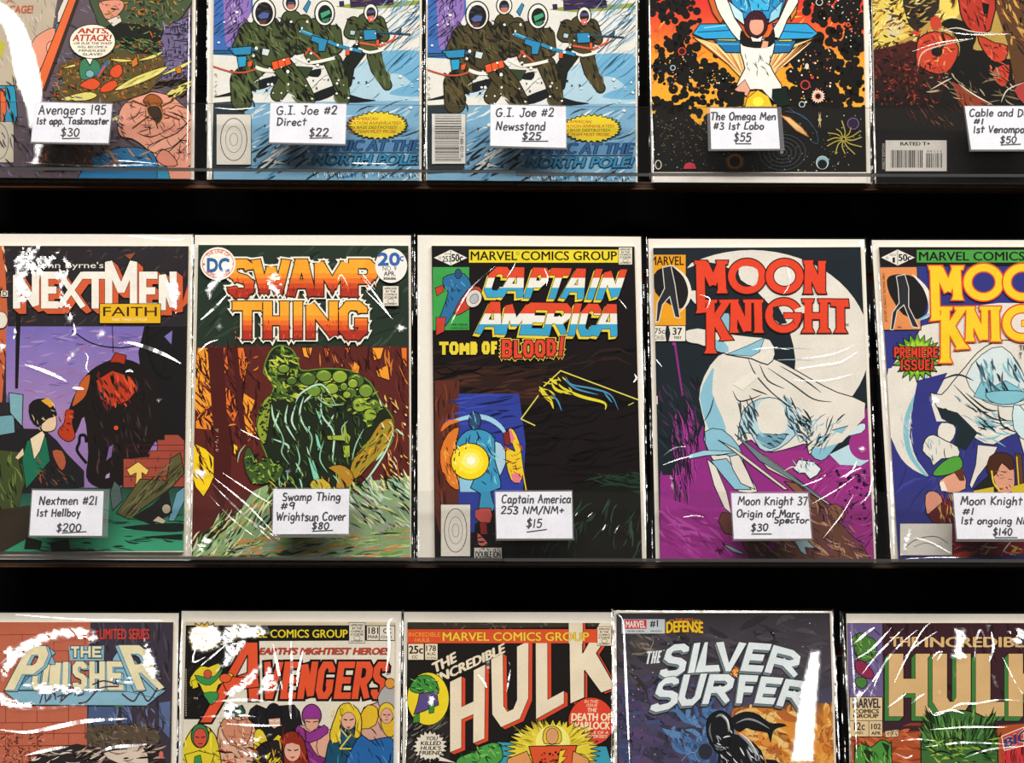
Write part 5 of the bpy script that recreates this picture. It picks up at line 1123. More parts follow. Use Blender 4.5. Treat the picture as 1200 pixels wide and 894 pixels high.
def art_peak(a):
    a.at(1000, 270, 4.47)
    bl = '#33357c'; wt = '#ddd6cc'; cy = '#7fb9c8'; dk = '#1d2a30'
    a.R(100, 60, 1400, 1800, bl)
    a.P('130,86 1400,86 1400,188 130,188', '#191617')
    a.at(1000, 460, 4.255)
    a.N('200,-200 700,-200 700,640 230,640', 50, ['#2b2d6c', '#3f4290'], (60, 200), (8, 18), -.9, .5, 3)
    a.at(1000, 270, 4.47)
    a.P('175,760 250,640 330,560 360,500 440,480 560,440 600,400 760,380 1400,380 1400,1000 175,1000', wt, None, 1, 1)
    a.at(1000, 460, 4.255)
    a.P('175,-120 470,-120 400,-20 350,60 300,150 290,250 320,340 375,415 300,385 240,330 200,250 175,160', wt, None, 1, 2); a.L('380,-100 320,0 275,100 262,200 285,310 350,400 372,415', 26, cy, 5, True); a.P('320,-60 470,-100 420,0 390,60 420,160 500,200 540,330 620,260 620,480 400,420 330,330 280,220 290,100', bl, None, 1, 1)
    # a rounded snowy crag in place of the printed figure
    a.P('430,90 400,40 385,0 440,10 500,-60 560,-130 620,-200 700,-250 800,-260 1000,-200 1000,330 860,340 820,200 700,260 610,230 540,150 460,80', wt, dk, 5, 2)
    a.P('560,-80 640,-190 740,-230 820,-150 860,-60 900,30 800,70 700,60 620,20', '#cfdadc', dk, 4, 2); a.P('600,20 640,-60 700,-30 760,-60 830,-20 880,30 780,60 690,50', cy, dk, 3, 1); a.N('620,-140 820,-150 880,20 640,20', 40, [dk, cy, '#3c5a68', '#5f93a4'], (40, 110), (6, 16), 1.2, .4, 71)
    a.P('660,0 760,-10 870,0 820,50 740,60 680,40', cy, dk, 4, 2)
    a.P('415,70 520,100 620,200 560,290 500,260 520,170 440,130', dk, None, 1, 1); a.P('420,190 440,150 500,160 510,200 480,250 430,230', wt, dk, 4, 2); a.P('345,290 360,230 400,210 460,240 520,270 525,320 440,330 400,365 385,330', wt, dk, 5, 2); a.N('360,230 520,270 450,330 380,330', 10, [dk, cy], (30, 60), (3, 6), 1.2, .4, 5)
    a.N('560,130 840,130 820,230 640,260', 26, [dk, cy, '#f0ebe2'], (40, 120), (5, 12), .2, .5, 7); a.P('620,260 720,270 690,330 620,420 590,480 580,460 610,360', wt, dk, 4, 1); a.P('800,60 860,100 870,240 800,180', '#c8dce0', dk, 4, 2)
    a.N('440,-20 600,60 780,140 640,220 560,120', 26, [dk, '#8fb0bc'], (30, 90), (4, 9), .6, .4, 73); a.N('240,60 290,60 300,300 240,280', 10, ['#b8c8cc'], (30, 80), (4, 8), 1.3, .2, 75)
    for q in ('500,-40 600,60 700,130 800,140', '430,-60 520,-90 600,-60', '720,60 740,160 820,200', '560,0 660,80 720,90'): a.L(q, 9, dk, 4, True)
    # heads of two bystanders below: cap and dark hair
    a.P('395,410 420,370 470,330 530,318 545,370 500,400 440,415', '#4f9a3a', K, 4, 2); a.P('430,440 500,400 550,400 560,480 480,500 440,480', '#d89a80', K, 4, 2); a.P('500,395 545,375 555,440 530,440', '#5a3420'); a.P('430,450 450,440 470,490 440,490', '#e6dcd0')
    a.P('690,400 720,340 790,350 805,440 790,495 720,495', '#d4967c', K, 4, 2); a.P('665,380 680,320 730,298 790,315 800,370 780,385 740,350 715,400 690,420 670,400', '#47281c', K, 4, 2); a.N('700,390 790,390 780,490 720,490', 16, [K, '#e8b060', '#7a3a2c'], (14, 36), (3, 6), .3, .8, 9)
    a.P('600,480 690,400 720,490', '#22241c', K, 3); a.L('690,390 700,450 730,490', 8, '#e0c02c', 3); a.P('600,490 700,470 700,500 600,500', '#c8b02c'); a.P('805,300 840,310 850,460 815,460', '#5a3a28', K, 3); a.L('815,320 825,460', 6, '#e0b838'); a.P('790,470 860,450 860,500 790,500', '#c8b02c')
    a.P('365,600 360,510 400,490 440,520 440,570 400,610', '#d49078', K, 4, 2); a.P('370,610 450,540 490,530 500,650 400,650', '#5a1f24', K, 3); a.N('440,520 520,520 510,650 420,650', 24, ['#a83a3a', '#20141a', '#c8a848'], (20, 60), (4, 9), 1.3, .4, 11)
    a.P('490,650 860,640 900,830 390,830', '#7a1f30'); a.N('490,700 860,700 860,830 400,830', 50, ['#d8b04a', '#20161c', '#d86a4a', '#e8e0d0', '#3a4a3a'], (30, 90), (4, 12), -.3, .7, 13)
    a.P('205,820 600,800 700,815 860,810 860,840 200,840', '#3a3068'); a.P('470,812 560,790 620,800 560,825', '#c8483a')
    a.R(232, 652, 494, 812, '#d6d0c8', '#2a2624', 3)
    a.L('250,780 300,740 360,720 420,720 470,750', 4, '#4a4644', 4); a.L('300,770 360,750 420,765', 3, '#6a6664', 4)
    a.at(1000, 270, 4.47)
    a.R(332, 102, 1400, 168, '#4a9a44'); a.T('MARVEL COMICS GROUP', quad(345, 112, 1165, 158), K, .02)
    a.P('146,142 232,100 322,142 232,184', '#e4dfd6'); a.L('232,104 232,180', 3, K); a.T('50c', quad(238, 124, 302, 160), K, .04); a.T('1', quad(206, 142, 218, 168), K, .03); a.T('NOV', quad(192, 122, 226, 134), K, .0); a.T('02', quad(170, 138, 184, 150), K, .0)
    a.P('130,192 333,190 355,520 160,522', '#dc8a52', K, 4); a.P('175,260 200,235 260,230 330,250 385,320 380,420 340,465 260,440 210,370 185,320', '#1d1a1c', None, 1, 2); a.L('310,230 375,300 405,380 395,440 345,470', 26, '#e2dcd0', 5, True); a.L('395,440 345,470', 12, cy); a.P('225,240 270,230 290,300 290,400 345,510 310,505 265,390 230,420 210,520 195,520 205,430 240,380 235,300', '#2a2a30', '#d8d4cc', 4, 1)
    a.T('1980 MARVEL COMICS GROUP', [(164, 225), (178, 480), (164, 480), (150, 225)], '#4a2a1a', .01); a.T('TM', quad(228, 503, 250, 514), K, .02)
    a.B(335, 665, 128, 128, '#6aa62c', 20, .3, K, 4, 6); a.B(335, 665, 92, 92, '#a8cc3a', 20, .2)
    a.N('250,590 420,590 400,740 270,740', 16, ['#3f7a20'], (30, 60), (4, 7), 1.4, .5, 15)
    a.W(wq('PREMIERE', [(214, 240), (243, 270), (273, 300), (303, 336), (340, 352), (356, 382), (386, 414), (418, 444)], 610, 666), 10, '#d8402c', K, 4, rag=.8); a.W(wq('ISSUE', [(246, 262), (268, 298), (304, 334), (340, 370), (376, 400)], 676, 732) + [('!', quad(402, 680, 418, 732, 5))], 10, '#d8402c', K, 4, rag=.8)
    a.T('THE', quad(868, 600, 930, 625), K, .02); a.T('T', quad(868, 640, 884, 668), K, .03)
    def holes(x, y): return bl if y < 300 else wt
    a.at(1016.3, 274.6, 3.96); moonlogo(a, '#ecc52c', '#d8502c', holes, 6)

# ------------------------------------------------------------------ prints, lower shelf
def art_brick(a):
    a.at(0, 700, 4.609)
    a.R(-260, 100, 1000, 2000, '#3d3642')
    a.P('-260,100 490,100 470,600 470,2000 -260,2000', '#bd664e')
    for i, y in enumerate((205, 295, 380, 590, 680, 740, 805, 900, 990, 1080, 1170)):
        a.L([(-260, y), (480, y-8)], 3, '#7a3026')
        for k in range(6): a.L([(-220+k*170+(i % 2)*80, y-4), (-220+k*170+(i % 2)*80, y+84)], 3, '#7a3026')
    a.N('0,720 240,720 240,894 0,894', 120, ['#7a3a2c', '#d89078', '#5a2a20'], (10, 40), (3, 7), .2, 1.4, 3)
    a.N('490,140 930,140 920,880 480,880', 90, ['#4d4658', '#2c2833', '#5a4a50'], (40, 160), (8, 20), 1.4, .3, 5)
    a.P('480,590 710,590 700,680 475,690', '#4a5a80', None, 1, 1); a.P('860,570 920,560 915,760 860,700', '#5a6890', None, 1, 1); a.N('480,590 920,590 900,720 480,720', 36, ['#2a3048', '#6a7aa0', '#3a3440'], (30, 100), (5, 12), 1.3, .5, 6)
    a.P('475,700 560,690 700,690 850,720 840,800 650,820 480,800', '#57493c', None, 1, 2); a.N('475,680 860,680 840,830 480,830', 130, ['#2c241e', '#8a7a68', '#6a5a48', '#403630'], (14, 50), (4, 9), .6, 1.0, 7)
    a.P('150,894 250,820 420,790 560,830 700,790 850,800 900,894 900,2000 150,2000', '#2c2626', None, 1, 1); a.P('560,840 680,820 760,800 800,894 640,894', '#d8c4b4', None, 1, 2); a.N('200,830 860,800 860,894 160,894', 60, ['#b89a88', '#14100f', '#5a4a48', '#e2d2c4'], (30, 100), (5, 12), -.2, .5, 9); a.E(870, 850, 12, 20, '#d86a5a')
    a.P('610,540 660,530 680,580 640,600 612,580', '#3f7a4c', None, 1, 2); a.P('640,590 660,590 655,680 635,680', '#3a3030')
    a.T('LIMITED SERIES', quad(540, 170, 806, 226), '#d4412e', .02); a.T('A FOUR-ISSUE', quad(380, 180, 530, 226), '#d4412e', .02)
    cr, sd = '#e6dab4', '#86b4c8'
    a.P('20,505 900,500 790,585 110,580', sd, '#2a3a48', 4); a.P('85,500 300,300 260,265 300,360 330,500', sd, '#2a3a48', 3)
    a.P('610,330 650,270 690,300 880,500 840,545 660,500 600,420', sd, '#2a3a48', 3); a.P('370,265 560,260 560,340 380,340', sd)
    W = [('U', quad(165, 362, 250, 500, 20)), ('N', quad(262, 352, 320, 500, 10)), ('I', quad(330, 348, 372, 500, 4)), ('S', quad(392, 345, 470, 500)), ('H', quad(482, 345, 566, 500)), ('E', quad(580, 345, 668, 500, -4))]
    a.W(W, 30, cr, '#2a3a48', 4, (12, 6), sd)
    a.W([('P', [(150, 262), (280, 262), (180, 500), (25, 500)])], 48, cr, '#2a3a48', 4, (16, 6), sd)
    a.W([('R', [(640, 258), (790, 258), (890, 500), (740, 500)])], 46, cr, '#2a3a48', 4, (-16, 6), sd)
    a.W(wq('THE', [(384, 428), (436, 490), (498, 548)], 264, 324), 13, cr, '#3a5a6a', 5)
    a.N('220,490 460,490 430,560 210,560', 16, ['#4a2a44', '#6a4a5a'], (20, 60), (4, 8), -.9, .6, 11); a.L('215,570 240,500 250,560 290,500 300,550', 6, '#4a2a44', 4); a.L('330,560 400,500 440,505 450,520 420,530', 6, '#4a2a44', 4); a.L('500,470 560,450 640,470', 7, '#4a2a44', 4); a.L('425,570 470,560 540,490 640,480', 7, '#4a2a44', 4); a.L('660,520 720,560 760,510 800,560 850,490', 7, '#4a2a44', 4)

def art_crowd(a):
    a.at(200, 700, 4.286)
    bg = '#ded4c4'
    a.R(0, 100, 1300, 2000, bg)
    a.R(74, 126, 1130, 140, '#cfc0a4')
    a.P('76,140 262,140 250,240 340,215 240,520 190,612 66,612', '#1a1716'); a.N('80,300 240,240 230,560 80,600', 24, ['#2a2624', '#100e0d'], (20, 60), (6, 14), -.6, .4, 3)
    a.P('360,140 1130,140 1130,216 250,220 262,140', '#191614')
    a.T('MARVEL COMICS GROUP', quad(296, 162, 888, 202), '#e2cc2e', .02)
    code_stamp(a, 896, 126, 976, 230); a.R(984, 142, 1048, 216, bg, K, 4); a.R(1048, 142, 1126, 216, bg, K, 4); a.T('181', quad(994, 150, 1042, 184), K, .02); a.T('MAR', quad(992, 190, 1042, 206), K, .02); a.T('CC', quad(1068, 156, 1108, 180), K, .03); a.T('02458', quad(1056, 192, 1110, 206), K, .0)
    a.B(170, 200, 92, 80, '#e0b03a', 18, .25, K, 4); a.T('STILL ONLY', quad(120, 165, 220, 185), '#c03a2a', .02); a.T('35c', quad(125, 192, 215, 235), '#c03a2a', .03)
    # logo
    a.P('440,222 372,222 140,632 206,632 300,470 385,430 390,522 446,522', '#dc5230', K, 10)
    a.P('386,290 330,396 384,378', bg, K, 6)
    a.P('446,450 280,470 240,380 330,400 440,400', '#dc5230', K, 5)
    xs = [(446, 540), (548, 626), (634, 716), (722, 806), (818, 902), (908, 996), (1000, 1076)]
    a.W(wq('VENGERS', xs, 322, 510, 26), 33, '#dc5230', K, 11)
    a.T("EARTH'S MIGHTIEST HEROES", quad(446, 252, 1096, 286, 8), '#c8412c', .025, K, .02)
    a.E(1090, 374, 14, 13, None, K, 2); a.T('R', quad(1085, 367, 1096, 381), K, .0)
    a.at(200, 700, 4.286)
    # small corner figure reduced to plain green and yellow shapes
    a.P('100,400 150,345 190,350 240,330 250,360 230,390 300,380 310,400 240,440 230,480 200,510 160,470 140,430 100,450', '#d8c42c', K, 4, 2); a.P('120,390 170,400 220,395 260,355 250,390 200,440 150,430', '#3a8a4a', K, 3, 2); a.P('165,480 230,475 240,500 205,540 180,510', '#3a8a4a', K, 3, 2); a.E(186, 385, 20, 22, '#c8503a', K, 3); a.E(275, 405, 30, 22, '#d8582e', K, 3); a.P('105,420 130,410 140,450 110,460', '#d8c42c', K, 3)
    a.T('TM', quad(114, 502, 136, 512), '#d8d0c0', .0)
    for y in range(360, 600, 12): a.R(74, y, 80, y+7, '#a8a090')
    # a crowd of plainly dressed onlookers
    def head(x, y, rx, ry, skin, hair, hs=1.0):
        a.E(x, y-ry*.25, rx*1.2, ry*1.1*hs, hair, K, 4); a.E(x, y+ry*.1, rx*.88, ry*.85, skin, K, 2.5)
        a.L([(x-rx*.5, y-ry*.05), (x-rx*.15, y)], 5, K); a.L([(x+rx*.15, y), (x+rx*.5, y-ry*.05)], 5, K); a.L([(x-rx*.2, y+ry*.55), (x+rx*.25, y+ry*.52)], 4, '#7a2a24'); a.L([(x, y+ry*.1), (x+rx*.08, y+ry*.3)], 3, '#7a3a2c')
    def coat(pts, col, cols, seed):
        p = [tuple(map(float, c.split(','))) for c in pts.split()]
        a.P(p, col, K, 5, 2); a.N(p, 26, cols, (20, 70), (4, 9), 1.1, .6, seed)
    coat('380,620 430,540 480,560 620,540 660,640 700,900 380,900', '#1c1a1c', ['#3a3840', '#0f0d0d'], 5)
    coat('950,600 1000,540 1050,520 1130,420 1130,900 960,900', '#c89a8a', ['#8a5a4a', K], 6)
    a.P('1040,500 1080,440 1130,430 1130,560 1060,560', '#a8a4a4', K, 4, 2); a.E(1102, 432, 26, 26, '#d8923a', K, 4); a.P('950,600 990,540 1040,560 1030,640 960,660', '#d8b02c', K, 4, 2); a.P('1060,580 1130,560 1130,680 1090,700 1060,650', '#d8b02c', K, 4, 2); head(1085, 590, 34, 46, '#d8a08a', '#dcbc34')
    coat('240,660 300,600 380,590 440,700 440,900 240,900', '#d8a68a', ['#8a5a40', '#b87a5a', K], 7); a.P('270,570 360,540 375,570 370,600 280,600', '#2a4a34', K, 4, 1); a.P('250,640 290,600 340,620 390,610 410,650 380,740 300,740', '#c8866a', K, 4, 2); a.N('240,620 420,600 430,830 250,830', 60, ['#6a3a28', '#e8c8a8', '#a8664a'], (14, 50), (3, 7), .8, .9, 8)
    coat('620,700 680,640 760,650 820,740 800,900 600,900', '#7a2c74', ['#4a1848', '#a848a0'], 9); a.P('640,640 760,660 810,690 800,760 740,800 690,720 640,700', '#d8a08a', K, 4, 2); a.P('740,700 810,660 830,720 800,800 740,790', '#d8a08a', K, 4, 2); a.E(708, 592, 48, 56, '#8c3488', K, 5); a.P('672,610 745,610 740,650 708,675 680,655', '#d8a08a', K, 3); a.L([(680, 622), (700, 626)], 5, K); a.L([(716, 626), (738, 622)], 5, K); a.P('640,640 700,680 770,640 790,680 700,730 630,690', '#8c3488', K, 4, 2)
    a.E(517, 590, 40, 58, '#1a181c', K, 5); a.P('490,610 550,605 552,640 520,660 495,640', '#d8a890', K, 3); a.L([(498, 618), (515, 622)], 5, '#e8e0d8'); a.L([(528, 622), (546, 617)], 5, '#e8e0d8'); a.P('420,680 450,660 480,700 500,800 440,831 420,780', '#dcc02c', K, 4, 2); a.P('510,720 540,690 555,700 530,740', '#dcc02c')
    coat('790,740 850,640 950,660 960,760 900,900 780,900', '#1c4a64', ['#10283a', '#2c88a8', K], 11); a.P('800,680 830,590 850,545 890,530 940,560 960,620 950,700 920,700 930,620 880,590 850,650 850,720 810,730', '#dcbc2c', K, 5, 2); a.N('800,560 960,540 950,700 810,720', 30, ['#8a6a18', '#f0d860'], (30, 70), (4, 8), 1.3, .5, 12); a.E(893, 620, 36, 44, '#d8a48c', K, 3); a.L([(870, 612), (886, 616)], 6, K); a.L([(900, 616), (918, 611)], 6, K); a.P('880,650 905,648 895,660', '#a8342c'); a.L([(905, 690), (850, 760), (910, 760), (870, 900)], 7, '#e0c83c')
    coat('910,760 960,690 1000,720 1100,700 1130,760 1130,900 880,900', '#2560a0', ['#12305a', '#4a8ac8', K], 13)
    a.P('545,900 555,720 580,680 620,672 660,700 680,760 690,900', '#8a2c1c', K, 5, 2); a.N('545,680 680,680 690,894 545,894', 50, ['#3a100c', '#c85030', '#5a1c14'], (30, 90), (4, 9), 1.4, .3, 14); a.E(612, 770, 42, 54, '#dca690', K, 3); a.P('570,740 575,700 650,700 655,745 610,730', '#8a2c1c'); a.L([(588, 765), (604, 769)], 6, K); a.L([(622, 769), (640, 764)], 6, K); a.P('598,800 628,799 612,810', '#a83428')
    coat('60,760 100,670 140,640 200,660 240,740 240,900 60,900', '#d8c42c', ['#8a7a1c', '#f0e060', K], 15); a.E(147, 695, 44, 60, '#3a7a48', K, 5); a.E(148, 705, 34, 48, '#c8503c', K, 3); a.L([(125, 700), (142, 704)], 5, K); a.L([(154, 704), (172, 699)], 5, K); a.L([(140, 735), (160, 734)], 4, K); a.P('70,790 140,770 220,790 180,900 100,900', '#d8c42c', K, 4, 1); a.P('120,800 150,790 170,900 110,900', '#3a8a4a', K, 3)
    coat('430,760 500,720 560,740 555,900 420,900', '#242024', ['#d8b02c', K], 17); a.N('420,760 540,760 540,894 420,894', 16, ['#dcc02c', K], (30, 70), (6, 14), -.8, .5, 18)
    a.N('250,760 430,760 420,894 240,894', 26, ['#5a3020', '#e0a880', '#c83a2c', K], (20, 60), (4, 10), .3, .7, 19)
    a.R(60, 894, 1140, 2000, '#6a4a34')

def art_slant(a):
    a.at(460, 700, 4.444)
    bk = '#1c1917'; cr = '#e6d6bc'
    a.R(60, 100, 1300, 2000, bk)
    a.P('76,130 1140,130 1140,150 76,165', '#3a342c'); a.N('76,128 1140,128 1140,165 76,165', 40, ['#5a5044', '#1c1816', '#7a6a58'], (10, 40), (3, 6), .2, 1, 3)
    a.P('80,640 300,620 300,894 70,894', '#2a2624'); a.N('76,650 300,650 290,800 76,860', 50, ['#6a6460', '#100e0e', '#8a847c'], (40, 130), (4, 9), -.75, .25, 5)
    a.R(72, 168, 1066, 238, '#d9502e')
    # letters over and under the orange strip
    red = '#d8482e'
    hl = [('H', [(300, 440), (482, 350), (478, 735), (300, 805)]), ('U', [(514, 322), (708, 228), (706, 612), (522, 694)])]
    ll = [('L', [(746, 210), (892, 150), (892, 552), (748, 632)])]
    a.W(hl, 64, cr, K, 5, (20, 12), red); a.W(ll, 66, cr, K, 5, (20, 12), red)
    kp = ['918,120 990,120 1000,330 1030,110 1180,110 1075,300 1160,500 1090,500 1000,390 1000,520 922,560']
    kk = [(918, 118), (990, 118), (990, 290), (1085, 118), (1180, 118), (1062, 290), (1165, 470), (1086, 498), (1000, 380), (1000, 522), (924, 556)]
    a.P([(x+18, y+8) for x, y in kk], red, K, 8); a.P(kk, cr, K, 6)
    a.P('72,166 914,166 914,238 72,238', '#d9502e')
    a.R(1000, 166, 1066, 236, '#d9502e')
    a.P('918,130 990,130 990,240 918,240', cr)
    a.T('MARVEL COMICS GROUP', quad(262, 182, 1022, 226), '#e8c83c', .025, '#8a3a1c', .015)
    a.T('INCREDIBLE', quad(84, 182, 248, 204), '#e8a83c', .0); a.T('HULK', quad(118, 212, 196, 232), '#e8a83c', .0)
    code_stamp(a, 1066, 152, 1140, 252, cr)
    a.R(80, 240, 164, 326, cr, K, 4); a.R(168, 240, 236, 326, cr, K, 4); a.T('25c', quad(86, 252, 158, 292), K, .035); a.T('CC', quad(102, 302, 130, 318), K, .03); a.T('178', quad(176, 250, 226, 280), K, .02); a.T('AUG', quad(178, 286, 224, 302), K, .02); a.T('02456', quad(176, 308, 228, 320), K, .0)
    a.T('THE', [(206, 345), (326, 284), (332, 334), (218, 394)], cr, .06); a.T('INCREDIBLE', [(230, 400), (580, 238), (584, 286), (236, 448)], cr, .055)
    a.E(185, 528, 110, 138, '#e8cf2c', K, 4)
    a.P('90,470 110,430 150,405 200,410 235,450 240,500 200,500 170,490 140,500 100,490', '#3f8a3c', K, 4, 2); a.N('95,420 240,420 230,500 100,500', 24, ['#1c4a20', '#7ab85a', K], (14, 40), (4, 8), .8, .9, 7); a.P('140,500 230,490 240,560 190,580 170,590 110,610 130,550', '#5a4a80', K, 4, 1); a.P('190,560 220,550 215,600 190,605', '#3f8a3c', K, 3); a.P('110,620 140,600 140,650 105,655', '#3f8a3c', K, 3)
    a.B(195, 775, 92, 84, '#e2d8c6', 20, .22, K, 4, 5)
    for i, (t, x0, x1) in enumerate((('YOU', 172, 232), ('KILLED', 146, 250), ("HULK'S", 146, 250), ('FRIEND!', 138, 268))): a.T(t, quad(x0, 724+i*25, x1, 744+i*25, 4), K, .03)
    a.T('A MAN', quad(150, 838, 250, 862, 4), K, .03); a.P('250,830 330,861 240,850', '#e2d8c6')
    a.E(1035, 646, 120, 126, '#d8432e', K, 4)
    for t, x0, y0, x1, y1, b in (('IN THIS', 1000, 534, 1070, 550, .0), ('ISSUE', 1010, 554, 1066, 568, .0), ('THE', 1014, 576, 1062, 596, .02), ('DEATH OF', 932, 604, 1138, 642, .05), ('WARLOCK', 928, 648, 1132, 686, .05), ('THE FATE OF A', 948, 696, 1124, 712, .01), ('UNIVERSE!!', 974, 716, 1116, 732, .01)):
        a.T(t, quad(x0, y0, x1, y1, 2), '#f0dcb8', b)
    # golden burst, red wedge and green boulder shapes at the foot
    a.P('545,752 1115,775 1140,862 1140,2000 560,2000', '#3a98b0', K, 4); a.B(835, 800, 250, 172, '#e2cc3a', 40, .22, K, 4, 9); a.N('640,660 1020,660 1060,894 600,894', 110, ['#8a7a1c', '#f0e67a', '#b89a2c'], (30, 80), (4, 8), lambda x, y: math.atan2(y-800, x-835), .15, 11)
    a.E(835, 760, 90, 96, '#f0e47a'); a.P('790,760 785,710 800,680 840,670 870,690 880,720 870,760', '#e0c03a', K, 4, 2); a.E(832, 722, 32, 42, '#d89a6a', K, 3); a.P('800,770 860,770 870,810 795,810', '#d89a6a', K, 3)
    a.P('710,775 960,770 930,894 740,894', '#d8542e', K, 5); a.S('760,790 900,790 880,894 770,894', 26, ['#8a2a1c', K], (4, 8), 13); a.P('600,840 700,800 740,894 590,894', '#d8945a', K, 4, 1); a.P('940,800 1020,840 1030,894 930,894', '#d8945a', K, 4, 1); a.P('870,800 905,790 885,830 910,830 860,880', '#e8c83a', K, 3)
    a.P('330,862 350,830 430,800 450,780 520,755 560,770 575,830 540,870 440,894 330,894', '#4a9a44', K, 5, 2); a.N('350,780 570,770 550,880 360,880', 34, ['#1c4a20', '#8ac060', K], (20, 60), (4, 9), .3, .9, 15)

def art_chrome(a):
    a.at(705, 700, 4.068)
    a.R(40, 60, 1400, 2000, '#3a363c')
    a.P('80,70 1140,70 1140,900 80,900', grad([(70, '#3c383d'), (350, '#46404c'), (560, '#4c4860'), (789, '#37446a')]))
    blob = lambda x, y, rx, ry, col, k: [a.E(x, y, rx*(1-i/k), ry*(1-i/k), col(i/k)) for i in range(k)]
    mix = lambda c0, c1: (lambda t: tuple((1-t)*int(c0[i:i+2], 16)/255+t*int(c1[i:i+2], 16)/255 for i in (1, 3, 5)))
    a.P('620,520 900,500 1140,520 1140,900 640,900', grad([(500, '#5a4440'), (620, '#a86a3c'), (789, '#d89040')]), None, 1, 1)
    a.P('640,560 760,520 900,540 1000,500 1140,560 1140,900 720,900 690,760', grad([(500, '#7a5038'), (600, '#d88a34'), (789, '#e2a24a')]), None, 1, 2)
    a.N('640,520 1130,520 1130,800 720,800', 170, ['#dca04c', '#c8762f', '#e4b468', '#b06430', '#d88a3a', '#e8c078'], (40, 120), (14, 40), lambda x, y: .9+.004*(x-900), .7, 3, .4)
    a.N('90,420 520,400 520,789 90,789', 150, ['#4a4064', '#3f3d56', '#574668', '#3a3848', '#474e74', '#4c4460'], (50, 150), (20, 60), .5, 1.0, 5, .4)
    a.N('320,560 620,520 640,789 360,789', 60, ['#41608f', '#4e74a4', '#38507c', '#5a82b0'], (40, 130), (14, 36), 1.0, .8, 6, .4); a.N('90,180 1080,90 1080,420 90,480', 90, ['#443f46', '#332f34', '#4f4850'], (60, 200), (14, 40), .3, .8, 7, .3)
    a.S('90,200 1100,100 1100,700 90,780', 120, ['#8a8490', '#b8b0b0', '#5a6488'], (1.5, 3.5), 9)
    blob(185, 220, 62, 52, mix('#3a363c', '#57504a'), 6); a.N('130,185 240,185 240,270 150,270', 20, ['#6a6058', '#4a443f', '#807468'], (20, 60), (6, 14), .6, .5, 11); a.L('150,270 210,262 245,220 240,180', 5, '#8a8070', 5, True)
    a.E(640, 355, 16, 16, '#e8a24a'); a.N('610,330 670,330 670,380 610,380', 16, ['#d8722c', '#f0c080', '#8a3a20'], (14, 40), (4, 8), .7, 1.2, 13)
    a.E(495, 735, 36, 40, '#2c2e3c', '#5a6080', 3); a.L('390,680 400,720 440,740 460,720', 3, '#7a94c0', 4); a.L('380,780 420,740 450,750', 3, '#7a94c0', 4)
    # smooth dark pebble and twig shapes, polished like metal
    dk = '#1c1c20'
    a.P('520,700 500,640 505,580 540,545 580,542 615,570 628,620 625,680 590,735 560,745', dk, '#0c0c0e', 4, 3)
    a.P('560,745 600,720 620,650 660,660 720,690 760,730 780,789 790,900 540,900', dk, '#0c0c0e', 4, 1); a.P('610,590 650,555 700,545 750,560 800,600 850,600 880,610 840,620 815,640 806,690 795,650 780,640 720,630 690,620 660,640 630,620', dk, '#0c0c0e', 3, 2)
    gl = ['#8a8e94', '#c8ccd0', '#5a5e66', '#e8e8e6']
    a.L('545,570 570,560 600,590 605,640', 14, '#8d9096', 4, True); a.L('575,560 600,585 612,640', 6, '#e4e6e6', 4, True); a.L('520,600 515,640 530,690', 8, '#6a6e76', 4, True); a.N('530,640 620,640 600,720 550,730', 16, gl, (14, 40), (3, 7), .6, .9, 15)
    a.L('640,600 690,580 740,590 800,625', 10, '#8d9096', 4, True); a.L('650,650 700,690 740,760', 14, '#8d9096', 4, True); a.L('655,645 710,690 755,770', 5, '#f0f0ee', 4, True); a.L('690,720 720,789', 14, '#5a5e66', 4, True); a.N('570,740 760,720 770,800 560,800', 22, gl, (20, 60), (4, 8), 1.0, .4, 17); a.P('780,770 830,775 860,800 790,800', dk)
    # masthead
    a.R(96, 104, 302, 172, '#c4ccd0'); a.R(110, 106, 214, 150, '#c8343c'); a.T('MARVEL', quad(116, 112, 208, 144), '#f0ece8', .025); a.T('#1', quad(232, 108, 268, 142), K, .04); a.T('SILVER SURFER', quad(124, 157, 204, 165), '#33363a', .02); a.T('VARIANT EDITION', quad(232, 157, 286, 165), '#33363a', .02)
    a.T('THE BEST', quad(350, 100, 438, 112), '#d86a3c', .03); a.L([(312, 118), (330, 108), (345, 108)], 3, '#d8a83a'); a.L([(440, 108), (465, 108), (482, 118)], 3, '#d8a83a')
    a.T('DEFENSE', lambda u, v: (310+172*u, 118+6*(1-4*(u-.5)**2)*-1+v*52), '#e8c42c', .045, '#a8541c', .02)
    a.W(wq('THE', [(206, 230), (234, 256), (260, 276)], 258, 318, 12, -6), 9, '#d8dce0')
    lg, sd = '#dde4e8', '#6d7a80'
    # two arched lines: tops and feet follow a shallow bow
    def arch(chars, xs, top, bot, sl):
        return [(c, [(x0+sl, top(x0)), (x1+sl, top(x1)), (x1, bot(x1)), (x0, bot(x0))]) for c, (x0, x1) in zip(chars, xs)]
    bow = lambda x, c, y, k: y+k*((x-c)/300)**2
    a.W([('S', [(318, 226), (424, 218), (392, 372), (268, 386)]), ('I', [(432, 220), (480, 214), (452, 358), (402, 362)]), ('L', [(492, 214), (530, 210), (566, 352), (446, 358)]),
         ('V', [(548, 210), (690, 214), (640, 352), (566, 352)]), ('E', [(702, 214), (812, 222), (764, 356), (660, 350)]), ('R', [(820, 226), (952, 262), (930, 384), (776, 356)])], 31, lg, '#2c3034', 3, (-8, 12), sd)
